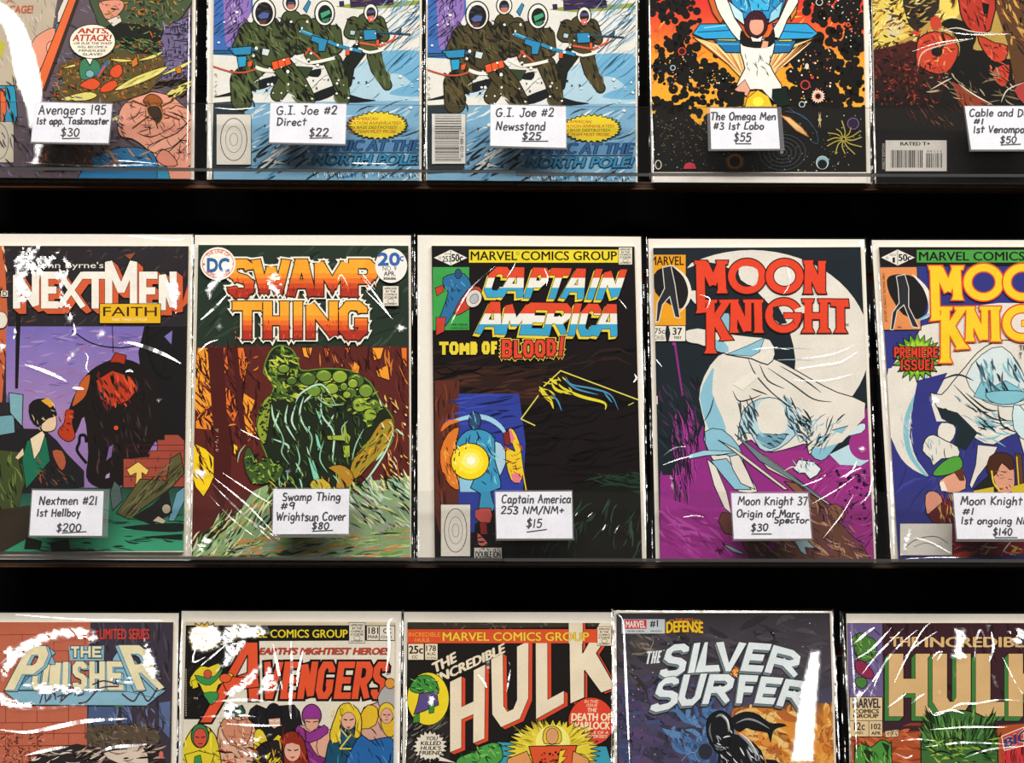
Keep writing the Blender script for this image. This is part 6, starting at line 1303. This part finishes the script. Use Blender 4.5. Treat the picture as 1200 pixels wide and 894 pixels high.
    a.W([('S', [(280, 386), (372, 372), (360, 522), (222, 556)]), ('U', [(392, 368), (504, 362), (462, 512), (356, 520)]), ('R', [(516, 366), (640, 366), (606, 506), (478, 508)]),
         ('F', [(658, 368), (748, 372), (716, 505), (640, 505)]), ('E', [(762, 376), (868, 384), (820, 510), (728, 504)]), ('R', [(878, 388), (990, 402), (960, 540), (832, 514)])], 31, lg, '#2c3034', 3, (-8, 12), sd)

def art_moss(a):
    a.at(960, 700, 4.608)
    a.R(100, 100, 1500, 2000, '#3a2430')
    a.P('340,130 1400,130 1400,660 345,660', '#3d2229'); a.N('350,140 1200,140 1200,640 350,640', 50, ['#4a2a34', '#2e1a20'], (60, 200), (10, 30), 1.2, .5, 3)
    a.P('150,140 340,140 345,540 165,540', '#6a5c88'); a.N('160,150 330,150 330,530 170,530', 24, ['#4a4068', '#8a7aa8'], (40, 120), (6, 14), 1.2, .5, 4)
    a.P('180,220 220,190 260,210 310,240 300,320 240,350 200,320 190,270', '#4a7a3a', K, 4, 2); a.N('180,200 310,220 300,340 200,340', 30, ['#22401c', '#8ab04a', K], (14, 40), (4, 8), .8, .9, 5); a.P('195,345 240,345 290,400 290,440 240,430 200,400', '#8a2c4c', K, 4, 2); a.P('195,440 240,430 260,460 240,490 205,480', '#4a7a3a', K, 4, 2)
    a.P('170,750 1400,660 1400,2000 190,2000', '#a8502c'); a.N('200,760 560,680 560,900 200,900', 40, ['#c8683a', '#8a3a20', '#b85a34'], (40, 140), (8, 24), .2, .6, 7)
    tn, gr = '#d2ac78', '#3f7a3c'
    H = [('H', quad(376, 304, 598, 642)), ('L', quad(846, 304, 1000, 642)), ('K', quad(1022, 304, 1250, 642))]
    a.W(H, 78, tn, K, 4, (-22, 24), gr); a.W([('U', quad(612, 304, 818, 642))], 78, tn, K, 4, (-22, 24), gr)
    a.T('THE', quad(384, 214, 536, 264), '#d8b07a', .035, K, .02); a.T('INCREDIBLE', quad(574, 214, 1160, 268), '#d8b07a', .035, K, .02)
    # rounded green bush with dark strands
    a.P('550,900 552,740 580,670 640,630 720,612 800,612 880,640 930,690 960,760 965,900 965,2000 550,2000', '#3d6a34', K, 6, 2); a.N('555,640 960,640 960,800 555,800', 150, ['#1a3018', '#5a8a44', '#2a4a24', '#7aa04a', '#14240f'], (40, 130), (5, 13), lambda x, y: 1.57+(x-755)/330, .25, 9)
    a.N('560,760 950,760 950,894 560,894', 70, ['#8aac3c', '#1c3018', '#a8b84a', '#2c5024'], (20, 70), (5, 12), .2, .6, 11); a.L('600,850 660,830 720,850', 10, K, 4, True); a.L('790,850 850,830 910,850', 10, K, 4, True)
    a.P('190,900 195,830 230,790 280,810 330,770 380,790 392,900 392,2000 190,2000', '#4a8a3c', K, 5, 2); a.P('240,820 290,830 280,894 250,894', '#1c3018'); a.P('335,780 380,800 370,850', '#1c3018'); a.N('195,790 390,790 390,894 195,894', 26, ['#22401c', '#8ab85a'], (20, 60), (5, 10), 1.2, .5, 13)
    a.R(165, 538, 342, 752, '#dcc096', K, 3); a.R(165, 666, 342, 752, '#dcc096', K, 3); a.L([(268, 666), (268, 752)], 3, K)
    a.T('MARVEL', quad(182, 546, 330, 596), '#33303e', .045); a.T('COMICS', quad(188, 604, 322, 626), K, .04); a.T('GROUP', quad(184, 630, 320, 650), K, .04); a.T('12c', quad(188, 674, 246, 716), K, .02); a.T('IND.', quad(196, 722, 240, 738), K, .02); a.T('102', quad(282, 682, 332, 712), K, .025); a.T('APR', quad(282, 724, 332, 742), K, .025)
    a.P('355,722 428,712 428,752 358,756', '#dcc096', K, 2); a.N('360,722 424,718 424,748 362,750', 14, ['#4a3a2a'], (10, 24), (3, 5), 1.0, .6, 15)
    a.P('985,745 1400,640 1400,1000 1000,1000', '#c8383a'); a.N('1000,780 1106,740 1106,894 1000,894', 24, ['#7a1c24', K], (40, 110), (4, 7), 1.57, .05, 17); a.P('985,750 1106,700 1106,800 1000,826', '#c8443c', '#e8d8c4', 5); a.T('BIG', [(1000, 765), (1130, 705), (1130, 770), (1006, 812)], '#3a3868', .05, '#e8d8c4', .03)

# ------------------------------------------------------------------ the bagged comics
def q4(tl, tr, br, bl): return [tl, tr, br, bl]
G1, G2, G3 = 'bagged comics on the upper shelf', 'bagged comics on the middle shelf', 'bagged comics on the lower shelf'
comic('T', q4((-38, -172), (231, -170), (227.5, 210.5), (-43, 208)), q4((-42, -176), (233, -174), (229.5, 211), (-46, 209)),
      q4((-32, -158), (227, -156), (223, 209.5), (-36, 207.5)), art_bee,
      'bagged comic with wasps, pink hands and a white speech balloon, first on the upper shelf', G1,
      [('P', smooth([(-4, 2), (10, 8), (24, 22), (34, 42), (42, 66), (49, 95), (50, 118), (46, 138), (38, 150), (33, 148), (30, 125), (22, 105), (16, 85), (10, 50), (2, 30), (-6, 20)], 3, True), 2.2, .015),
       ('P', smooth([(40, 168), (52, 170), (48, 180), (44, 192), (36, 192), (40, 182)], 3, True), 2, .03), ('L', 2.2, [(30, 190), (60, 192), (110, 194), (180, 193)]),
       ('L', 1.6, [(60, 192), (130, 188), (188, 192)]), ('L', 1.5, [(222, 10), (221, 80), (219, 190)])], seed=1)
comic('T', q4((246, -171), (494.5, -169), (494, 212), (242.5, 210.5)), q4((243.5, -175), (498, -172), (498, 212.5), (240.5, 211.5)),
      q4((252, -157), (492, -155), (491, 211.5), (248.5, 210)), art_snow(0, 0, '#434e2c', False),
      'bagged snow patrol comic with a plain white box in its lower left corner', G1,
      [('L', 1.8, [(244, 10), (244, 60), (243, 120)]), ('L', 2, [(246, 130), (246, 175), (248, 208)]), ('L', 1.2, [(252, 126), (275, 128), (300, 126)]), ('L', 1.5, [(370, 193), (395, 189), (410, 191), (460, 192)])], seed=2)
comic('T', q4((499.5, -170), (747, -168), (747, 213.5), (499, 211.5)), q4((497.5, -174), (749.5, -171), (749.5, 214), (496.5, 212.5)),
      q4((502, -156), (744.5, -154), (745, 213), (500.5, 211)), art_snow(250, 3.5, '#453d24', True),
      'bagged snow patrol comic with a barcode in its lower left corner', G1,
      [('L', 1.4, [(500, 130), (499, 170), (501, 200)]), ('L', 1.2, [(575, 178), (605, 172), (640, 175)])], seed=3)
comic('T', q4((757.5, -172), (1016, -168), (1020, 215), (763.5, 214)), q4((754.5, -176), (1018, -172), (1022, 216), (761, 214.5)),
      q4((759, -158), (1009, -155), (1015.5, 214.5), (765.5, 213.5)), art_space,
      'bagged comic of a white jumping figure and blue craft among orange clouds', G1,
      [('L', 1.6, [(761, 5), (762, 80), (763, 120)]), ('L', 2, [(764, 130), (765, 170), (766, 210)])], seed=4)
comic('T', q4((1017.5, -171), (1282, -168), (1288, 216), (1025.5, 215)), q4((1014.5, -175), (1285, -172), (1291, 217), (1022, 216)),
      q4((1019, -157), (1275, -154), (1281, 215.5), (1027, 214.5)), art_clash,
      'bagged comic with torn red shapes on yellow and black and a small barcode', G1,
      [('L', 1.8, [(1018, 6), (1020, 60), (1022, 120)]), ('L', 2, [(1023, 130), (1025, 170), (1026, 210)]), ('L', 1.2, [(1100, 33), (1130, 40), (1180, 40)]), ('L', 1, [(1070, 60), (1100, 50), (1140, 45)])], seed=5)
comic('M', q4((-40, 274), (226, 275), (222.5, 656.5), (-46, 655)), q4((-43, 272.5), (228, 274), (225, 657.5), (-49, 656.5)),
      q4((-35, 288), (221, 288.5), (215, 647), (-41, 646)), art_street,
      'bagged comic with white title over a purple dusk street and green ground', G2,
      [('P', [(16, 306), (26, 290), (48, 288), (40, 305), (30, 330), (36, 345), (26, 362), (20, 345)], 2.4, .12, .75), ('P', [(30, 308), (60, 296), (72, 290), (60, 312), (44, 330)], 2, .12, .6), ('P', [(75, 300), (84, 310), (72, 340), (88, 370), (80, 385), (70, 350), (66, 320)], 2, .1, .6),
       ('P', [(195, 330), (206, 325), (212, 342), (206, 368), (198, 350)], 2, .1, .7), ('L', 4.5, [(139, 402), (155, 402), (180, 410), (198, 418), (212, 426)]), ('L', 4, [(29, 427), (45, 432), (65, 440), (78, 447)]), ('P', [(76, 424), (84, 410), (95, 405), (88, 418), (80, 424)], 1.6, .05), ('P', [(113, 394), (117, 385), (125, 387), (122, 394), (115, 398)], 1.6, .05), ('L', 3.5, [(84, 454), (92, 455), (99, 456)]), ('L', 2.5, [(86, 378), (88, 390), (84, 393)]), ('L', 1.5, [(98, 412), (103, 418), (101, 430), (104, 436)]), ('L', 3, [(16, 397), (18, 390), (17, 385)]), ('L', 3, [(147, 436), (152, 434), (156, 436)]), ('P', [(0, 400), (8, 405), (4, 412), (-4, 415)], 1.6, .05), ('P', [(182, 468), (190, 467), (186, 472)], 1.4, .05), ('L', 2, [(150, 276), (200, 281), (216, 279)])], seed=6)
comic('M', q4((228.5, 275.5), (481.5, 276), (482, 657), (222, 656)), q4((225.5, 273.5), (486.5, 273.5), (486.5, 658), (217.5, 657.5)),
      q4((232.5, 287), (478.5, 288), (480.5, 655.5), (224.5, 654.5)), art_mound,
      'bagged comic with dripping orange lettering above a mossy green mound', G2,
      [('P', [(240, 340), (252, 322), (272, 306), (276, 310), (262, 325), (250, 342), (246, 352)], 1.8, .05), ('L', 3, [(235, 375), (250, 362), (266, 345)]), ('P', [(310, 325), (325, 318), (334, 330), (325, 348), (316, 340)], 1.6, .12, .55), ('P', [(252, 384), (258, 378), (262, 384), (257, 388)], 1.5, .04), ('P', [(461, 384), (468, 379), (477, 384), (472, 389), (463, 388)], 1.5, .08, .7),
       ('L', 2, [(424, 325), (440, 345), (458, 372)]), ('L', 1.6, [(428, 340), (446, 358), (460, 374)]), ('L', 1.4, [(420, 315), (432, 330), (440, 340)]), ('L', 1.8, [(233, 412), (244, 402), (256, 398)]), ('L', 2.2, [(247, 565), (280, 598), (320, 635)]), ('L', 2, [(251, 560), (290, 592), (328, 632)]), ('L', 1.5, [(261, 554), (300, 580), (318, 590)]), ('L', 1.8, [(245, 580), (272, 608), (300, 630)]), ('L', 1.4, [(286, 606), (310, 620), (335, 640)]), ('P', [(227, 552), (240, 550), (248, 556), (236, 560)], 1.5, .06), ('P', [(228, 640), (240, 628), (250, 634), (240, 646), (230, 650)], 1.6, .12, .5), ('L', 1.3, [(281, 503), (295, 510), (305, 515)]), ('P', [(334, 552), (340, 548), (342, 553), (337, 556)], 1.4, .05), ('L', 1.4, [(395, 330), (400, 322), (408, 335)])], seed=7)
comic('M', q4((489.5, 275.7), (751, 277.5), (757.5, 658), (489.5, 657)), q4((487.5, 273.7), (754, 275), (760, 659), (487.5, 658)),
      q4((505.8, 288), (743.5, 289), (752.5, 657), (509.5, 656.5)), art_tomb,
      'bagged black comic with slanted red, white and blue lettering', G2,
      [('L', 2, [(742, 448), (746, 443), (743, 438)]), ('L', 1.2, [(594, 325), (600, 316), (604, 308)]), ('L', 1.6, [(528, 380), (550, 340), (580, 312)]), ('L', 1.4, [(638, 315), (642, 325), (640, 335)]), ('L', 1.2, [(725, 350), (735, 362)]), ('L', 1.6, [(751, 330), (752, 400), (755, 480)]), ('L', 1.6, [(753, 500), (755, 560), (757, 640)]), ('L', 1.3, [(672, 608), (677, 600)]), ('L', 1.8, [(706, 622), (710, 614)]), ('L', 1.2, [(720, 625), (725, 616)]), ('L', 1, [(688, 606), (695, 600)])], seed=8)
comic('M', q4((759.5, 280), (1013, 280.5), (1026.5, 659), (768.5, 658.5)), q4((757, 278), (1017, 278), (1030, 660), (764, 659.5)),
      q4((765.5, 290.5), (1008.5, 289.5), (1024.5, 658), (773.5, 657.5)), art_cape,
      'bagged comic with red title above white cloth and magenta ground', G2,
      [('L', 1.6, [(935, 432), (960, 428), (985, 424), (1005, 412)]), ('L', 1.2, [(930, 445), (965, 446), (1000, 438)]), ('L', 1.2, [(940, 420), (975, 415), (1000, 405)]), ('L', 1.4, [(776, 535), (790, 525), (804, 523)]), ('L', 1.2, [(777, 545), (795, 538), (812, 534)]), ('P', [(785, 555), (788, 560), (792, 580), (787, 572)], 1.4, .05), ('P', [(796, 565), (800, 578), (804, 585), (799, 580)], 1.4, .06), ('L', 1.4, [(938, 570), (960, 562), (968, 556)]), ('L', 1.4, [(952, 590), (980, 574), (1004, 557)]), ('L', 1.3, [(990, 560), (1000, 552), (1010, 548)]), ('L', 1.6, [(984, 560), (998, 552), (1004, 540)]), ('P', [(1004, 525), (1012, 522), (1016, 527), (1010, 530)], 1.4, .05), ('P', [(1008, 555), (1016, 556), (1014, 562)], 1.3, .05), ('L', 1.3, [(965, 630), (985, 605), (1000, 580)]), ('L', 1.4, [(800, 606), (815, 604), (825, 606)]), ('P', [(1004, 282), (1012, 282), (1012, 292)], 1.4, .08), ('L', 1.2, [(880, 410), (905, 407), (925, 410)]), ('L', 1.2, [(768, 420), (772, 425), (776, 430)]), ('L', 1.2, [(820, 345), (832, 350), (828, 362)]), ('L', 1.6, [(1008, 590), (1018, 580), (1022, 560)]), ('L', 1.3, [(922, 310), (926, 330), (918, 345)])], seed=9)
comic('M', q4((1021.5, 281.5), (1290, 281.5), (1306, 660), (1044.5, 658.5)), q4((1019.5, 279.5), (1293, 279), (1309, 661), (1041.5, 659.5)),
      q4((1030, 289.5), (1282, 289.5), (1298, 658), (1053, 657.5)), art_peak,
      'bagged comic with yellow title over a white crag and a green starburst', G2,
      [('L', 2.4, [(1030, 320), (1034, 400), (1040, 500)]), ('L', 3, [(1044, 540), (1046, 600), (1048, 650)]), ('P', [(1089, 463), (1098, 462), (1101, 470), (1095, 478), (1090, 472)], 1.6, .05), ('P', [(1055, 652), (1062, 620), (1070, 617), (1066, 630), (1062, 648)], 1.8, .08, .6), ('L', 1.4, [(1060, 655), (1100, 653), (1150, 654)]), ('L', 1.5, [(1072, 630), (1090, 635), (1114, 648)])], seed=10)
comic('B', q4((-45, 718), (209.5, 718.5), (203.5, 1094), (-54, 1094)), q4((-48, 716.5), (212, 716.5), (206.5, 1096), (-57, 1096)),
      q4((-40, 729), (203, 729), (197.5, 1085), (-48, 1085)), art_brick,
      'bagged comic with pale blue block lettering over an orange brick wall', G3,
      [('P', smooth([(0, 782), (14, 762), (40, 745), (70, 735), (100, 734), (112, 740), (90, 748), (60, 752), (36, 764), (16, 782), (4, 800)], 3, True), 2, .07, .8), ('P', [(-2, 810), (20, 818), (55, 828), (100, 822), (105, 826), (60, 832), (20, 832), (-2, 830)], 2, .08, .75), ('L', 5, [(0, 855), (30, 858), (60, 853), (100, 845), (150, 842)]), ('P', [(0, 762), (30, 748), (50, 742), (30, 760), (10, 778)], 2, .1, .6),
       ('P', [(168, 748), (176, 752), (184, 775), (188, 795), (178, 800), (165, 780)], 2, .1, .65), ('P', [(92, 735), (112, 738), (118, 752), (104, 754), (90, 748)], 2, .12, .6), ('P', [(20, 800), (60, 800), (110, 805), (150, 798), (110, 812), (50, 816)], 2.2, .12, .55), ('P', [(130, 790), (160, 795), (155, 805), (120, 800)], 2, .1, .5), ('L', 4, [(30, 885), (60, 878), (80, 875)]), ('L', 4, [(108, 885), (130, 876), (150, 874), (172, 872)]), ('L', 3, [(0, 778), (15, 766), (35, 755)]), ('L', 1.8, [(18, 720), (100, 726), (190, 727)])], seed=11)
comic('B', q4((213, 716), (470.5, 716.5), (466, 1092), (205, 1092)), q4((210.5, 714), (472.5, 714.5), (468, 1094), (202.5, 1094)),
      q4((217.5, 728), (463, 728.5), (459, 1084), (211.5, 1084)), art_crowd,
      'bagged comic with red lettering and a crowd of brightly dressed people below', G3,
      [('P', [(222, 735), (245, 730), (256, 732), (262, 745), (258, 760), (240, 766), (225, 762), (219, 748)], 2, .08, .85), ('P', [(262, 732), (290, 730), (312, 732), (318, 742), (300, 748), (278, 750), (262, 758), (258, 748)], 2, .08, .85), ('P', [(262, 752), (290, 750), (285, 762), (268, 780), (250, 790), (262, 768)], 2, .1, .8), ('P', [(262, 812), (280, 798), (300, 780), (312, 775), (306, 790), (290, 806), (270, 818)], 2, .1, .75),
       ('P', [(305, 800), (314, 775), (322, 790), (330, 808), (318, 812), (300, 815)], 2, .1, .7), ('L', 4.5, [(341, 752), (342, 790), (340, 825), (341, 842)]), ('L', 3.5, [(320, 755), (326, 785), (331, 808)]), ('L', 3, [(355, 762), (350, 785), (348, 805)]), ('L', 3, [(250, 822), (285, 820), (320, 822)]), ('L', 3, [(235, 840), (280, 838), (300, 840)]), ('P', [(262, 822), (280, 820), (285, 835), (270, 845), (258, 840)], 2, .12, .6), ('L', 2.5, [(265, 848), (300, 850), (330, 850)]), ('P', [(258, 866), (300, 862), (325, 858), (300, 872), (262, 874)], 2, .12, .5), ('P', [(275, 878), (300, 880), (320, 888), (290, 890)], 2, .12, .5), ('L', 3, [(460, 724), (455, 732), (456, 760), (452, 790)]), ('L', 2, [(232, 750), (226, 775), (240, 770)]), ('L', 2, [(235, 780), (250, 768), (265, 755)]), ('L', 2.2, [(214, 720), (212, 760), (211, 830)])], seed=12)
comic('B', q4((473.5, 717), (717.5, 717.5), (717, 1094), (469.5, 1094)), q4((471.5, 715), (719.5, 715), (719.5, 1096), (467, 1096)),
      q4((477.5, 729), (717, 730), (716.5, 1086), (473.5, 1086)), art_slant,
      'bagged comic with rising cream lettering, red disc and yellow oval', G3,
      [('P', [(569, 775), (574, 774), (575, 788), (571, 790)], 1.3, .06, .8), ('L', 2.2, [(598, 785), (596, 797), (594, 810)]), ('L', 1.6, [(596, 775), (598, 780)]), ('P', [(500, 815), (512, 808), (514, 820), (506, 830), (498, 826)], 1.5, .1, .6), ('L', 1.5, [(476, 800), (477, 850), (475, 890)]), ('L', 1.6, [(718, 720), (718.5, 790), (718, 850)]), ('L', 2, [(560, 790), (568, 800), (570, 806)])], seed=13)
comic('B', q4((719, 715.5), (975, 716), (985, 1096), (720, 1096)), q4((716, 713.5), (979, 713.5), (990, 1098), (717, 1098)),
      q4((722.5, 718.3), (972.5, 718.3), (983, 1088), (724, 1088)), art_chrome,
      'bagged comic with arched pale metal lettering over a dark orange-lit nebula', G3,
      [('P', [(948, 762), (963, 761), (962, 790), (958, 840), (955, 894), (925, 894), (930, 850), (938, 805)], 2.2, .03, 1.0), ('L', 3, [(722, 718), (730, 728), (732, 760), (735, 830), (738, 894)]), ('L', 2.6, [(721, 730), (721.5, 800), (722, 890)]), ('L', 2.4, [(722, 715.5), (800, 716.5), (970, 716.8)]), ('P', [(938, 800), (945, 800), (938, 825), (932, 832)], 2, .06, .6), ('L', 2.2, [(975, 720), (979, 800), (984, 890)])], seed=14)
comic('B', q4((991.5, 719), (1255, 719.5), (1271, 1098), (1000, 1096)), q4((984, 716.5), (1259, 717), (1276, 1100), (991, 1098)),
      q4((993, 730), (1247, 730), (1262, 1089), (1001.5, 1088)), art_moss,
      'bagged comic with tall tan letters above a round green bush', G3,
      [('P', [(1117, 735), (1133, 736), (1134, 750), (1128, 760), (1134, 770), (1125, 776), (1112, 770), (1118, 755)], 1.8, .07, .85), ('P', [(1180, 740), (1195, 733), (1204, 745), (1198, 760), (1185, 755)], 1.8, .1, .6), ('L', 3, [(1000, 755), (1015, 742), (1025, 735)]), ('L', 2.5, [(1003, 772), (1022, 760), (1045, 735)]), ('L', 2, [(1010, 790), (1030, 765), (1060, 735)]), ('L', 2, [(1020, 815), (1035, 780), (1055, 755), (1075, 738)]), ('L', 1.8, [(1005, 820), (1025, 795), (1040, 770)]), ('L', 1.8, [(1048, 800), (1060, 775), (1080, 740), (1090, 730)]), ('L', 1.6, [(1060, 770), (1075, 755), (1098, 740)]), ('L', 1.8, [(1092, 772), (1098, 765), (1104, 764), (1098, 774)]), ('P', [(998, 820), (1006, 808), (1013, 810), (1006, 822), (1000, 830)], 1.6, .08, .7), ('P', [(1155, 732), (1161, 732), (1158, 742)], 1.4, .06), ('L', 2.2, [(1142, 775), (1144, 750), (1150, 738), (1158, 760)]), ('L', 2.6, [(1162, 740), (1164, 760), (1159, 775)]), ('P', [(1162, 790), (1166, 792), (1170, 806), (1165, 804)], 1.3, .05), ('P', [(1117, 784), (1121, 790), (1119, 795)], 1.3, .05), ('P', [(1098, 812), (1104, 805), (1102, 814)], 1.3, .06), ('L', 1.8, [(1040, 829), (1055, 818), (1062, 812)]), ('L', 1.6, [(1068, 825), (1075, 818), (1085, 812)]), ('L', 2.2, [(1089, 830), (1095, 838), (1110, 833), (1125, 825), (1145, 824), (1170, 820), (1200, 821)]), ('L', 2, [(1095, 836), (1115, 832), (1130, 836)]), ('L', 2, [(1090, 855), (1130, 852), (1180, 852)]), ('L', 1.8, [(1055, 868), (1075, 866), (1095, 868)]), ('L', 2, [(1085, 875), (1130, 870), (1180, 872)]), ('L', 2, [(1048, 882), (1062, 888), (1070, 884)]), ('L', 1.8, [(1130, 888), (1160, 878), (1200, 874)]), ('L', 2.2, [(988, 725), (992, 800), (998, 894)]), ('L', 1.8, [(997, 740), (1001, 800), (1004, 890)]), ('P', [(1120, 800), (1124, 805), (1122, 808)], 1.2, .04), ('L', 1.4, [(1175, 770), (1190, 800), (1200, 815)])], seed=15)
GC = 'handwritten price cards on the shelf lips'
CARDS = [
 ('T', q4((40.5, 119.5), (131.5, 122), (127, 168.5), (36.5, 167)), q4((39.5, 118), (132.5, 120.5), (128.5, 170), (35.5, 168.5)),
  [('Avengers 195', 45.5, 134, 125, 10.5), ('1st app. Taskmaster', 43, 145.5, 128, 7.5), ('$30', 71, 159.5, 94, 9)], 'white price card marked $30, on the lip before the wasp comic', GC, 1, [(73, 162.5), (93, 162)]),
 ('T', q4((317, 120.5), (406, 122), (404.5, 169.5), (315.5, 167.5)), q4((316, 119), (407, 120.5), (406, 171), (314.5, 169)),
  [('G.I. Joe #2', 324, 134, 396, 9.5), ('Direct', 324.5, 147, 360, 8.5), ('$22', 362, 159.5, 386, 9)], 'white price card marked $22, before the snow comic with a white box', GC, 2, [(363, 162), (389, 161.5)]),
 ('T', q4((575, 122.5), (663, 125), (663.5, 174), (574.5, 171.5)), q4((574, 121), (664, 123.5), (665, 175.5), (573.5, 173)),
  [('G.I. Joe #2', 581, 136.5, 650, 9.5), ('Newsstand', 581.5, 152.5, 640, 9.5), ('$25', 612, 163.5, 635, 8)], 'white price card marked $25, before the snow comic with a barcode', GC, 3, [(612, 165.5), (642, 165.5)]),
 ('T', q4((832, 127), (910.5, 127), (914, 175), (833.5, 175)), q4((828.5, 125), (915.5, 125.5), (919.5, 176.5), (830, 177)),
  [('The Omega Men', 832.5, 140.5, 910, 8.5), ('#3 1st Lobo', 836, 151.5, 896, 8), ('$55', 860, 165.5, 881, 9.5)], 'white price card marked $55, in a wide clear holder', GC, 4, [(862, 168.5), (880, 168.5)]),
 ('T', q4((1130.5, 124.5), (1222, 124.5), (1228, 175.5), (1138, 175.5)), q4((1129, 123.5), (1224, 123.5), (1230, 177.5), (1136, 177.5)),
  [('Cable and Dea', 1136, 136.5, 1212, 8.5), ('#1', 1141, 145.5, 1154, 6.5), ('1st Venompoo', 1140.5, 155.5, 1207, 8), ('$50', 1172, 167.5, 1192, 7.5)], 'white price card marked $50, cut by the right edge', GC, 5, [(1173, 170), (1196, 169)]),
 ('M', q4((38, 574.5), (121.5, 575.5), (119.5, 628), (34.5, 628)), q4((37, 572.5), (128.5, 573.5), (126, 630), (33, 629.5)),
  [('Nextmen #21', 46, 591.5, 115, 9.5), ('1st Hellboy', 43, 605, 95, 8.5), ('$200', 66, 622.5, 96, 8.5)], 'white price card marked $200, in a holder wider than the card', GC, 6, [(73, 624.5), (101, 623)]),
 ('M', q4((320.5, 573), (409.5, 573), (408.5, 625.5), (319.5, 626)), q4((319, 571.5), (411, 571.5), (410, 629.5), (318, 630)),
  [('Swamp Thing', 331, 586.5, 400, 9), ('#9', 329, 597, 346.5, 8), ('Wrightsun Cover', 324, 610, 406, 9.5), ('$80', 365.5, 620, 386.5, 7.5)], 'white price card marked $80, before the green mound comic', GC, 7, [(366, 622.5), (390, 621.5)]),
 ('M', q4((580.5, 576.5), (670, 575.8), (671, 631), (582, 631)), q4((579, 574.5), (671, 574), (673, 633), (581, 633.5)),
  [('Captain America', 588, 589.5, 670, 9.5), ('253 NM/NM+', 587, 602, 662, 8.5), ('$15', 617, 618, 636, 9.5)], 'white price card marked $15, before the black comic with tricolour lettering', GC, 8, [(617.5, 623.5), (640.5, 620.5)]),
 ('M', q4((857, 578), (946.5, 578), (951, 631), (860, 631.5)), q4((855.5, 576), (948.5, 576), (953, 633.5), (858.5, 634)),
  [('Moon Knight 37', 865, 591.5, 947, 9.5), ('Origin of Marc', 863.5, 606, 938, 8.5), ('Spector', 907, 613, 949, 7), ('$30', 880, 622, 901, 8)], 'white price card marked $30, before the magenta and white comic', GC, 9, [(881, 625.8), (904, 625.8)]),
 ('M', q4((1117, 577.5), (1206, 577.5), (1211, 631.5), (1121.5, 631.5)), q4((1115.5, 576), (1208, 576), (1213, 635), (1120, 634.5)),
  [('Moon Knight', 1126, 591.5, 1199, 9.5), ('#1', 1128, 603, 1143, 7.5), ('1st ongoing NM', 1126, 614, 1208, 8), ('$140', 1163.5, 627, 1187, 8)], 'white price card marked $140, cut by the right edge', GC, 10, [(1166, 630), (1192, 630)]),
]
for args in CARDS: price_card(*args)
def trim(name, row, y, h, x0=-90, x1=1320):
    r_ = ROWS[row]; u0, v0 = r_.uv(600, y[0], 0)
    mb = MB(r_, u0, v0); mb.slab([(x0, y[0]), (x1, y[1]), (x1, y[1]+h), (x0, y[0]+h)], -.016, -.004, 0)
    o = mb.build(name, [M_BROWN2], None); o.matrix_world = r_.mat(u0, v0); o['kind'] = 'structure'
trim('trim_1', 'T', (212, 216.5), 9); trim('trim_2', 'M', (658, 659.5), 6)
GS = 'clear acrylic shelves'
shelf('T', -70, 603.2, (119, 124), (195, 199.5), (210, 213.5), 'clear acrylic shelf lip under the snow patrol comics and the wasp comic', GS)
shelf('T', 604.2, 1300, (124.6, 127.5), (202.5, 204), (214, 217.5), 'clear acrylic shelf lip under the orange space comic, at the upper right', GS)
shelf('M', -70, 589.5, (572.5, 575.6), (650.5, 653.5), (657.5, 659), 'clear acrylic shelf lip under the green mound and purple street comics', GS)
shelf('M', 590.5, 1330, (575.6, 576.5), (654, 655.5), (659, 660.5), 'clear acrylic shelf lip under the white figure comics, at the right of the middle row', GS)
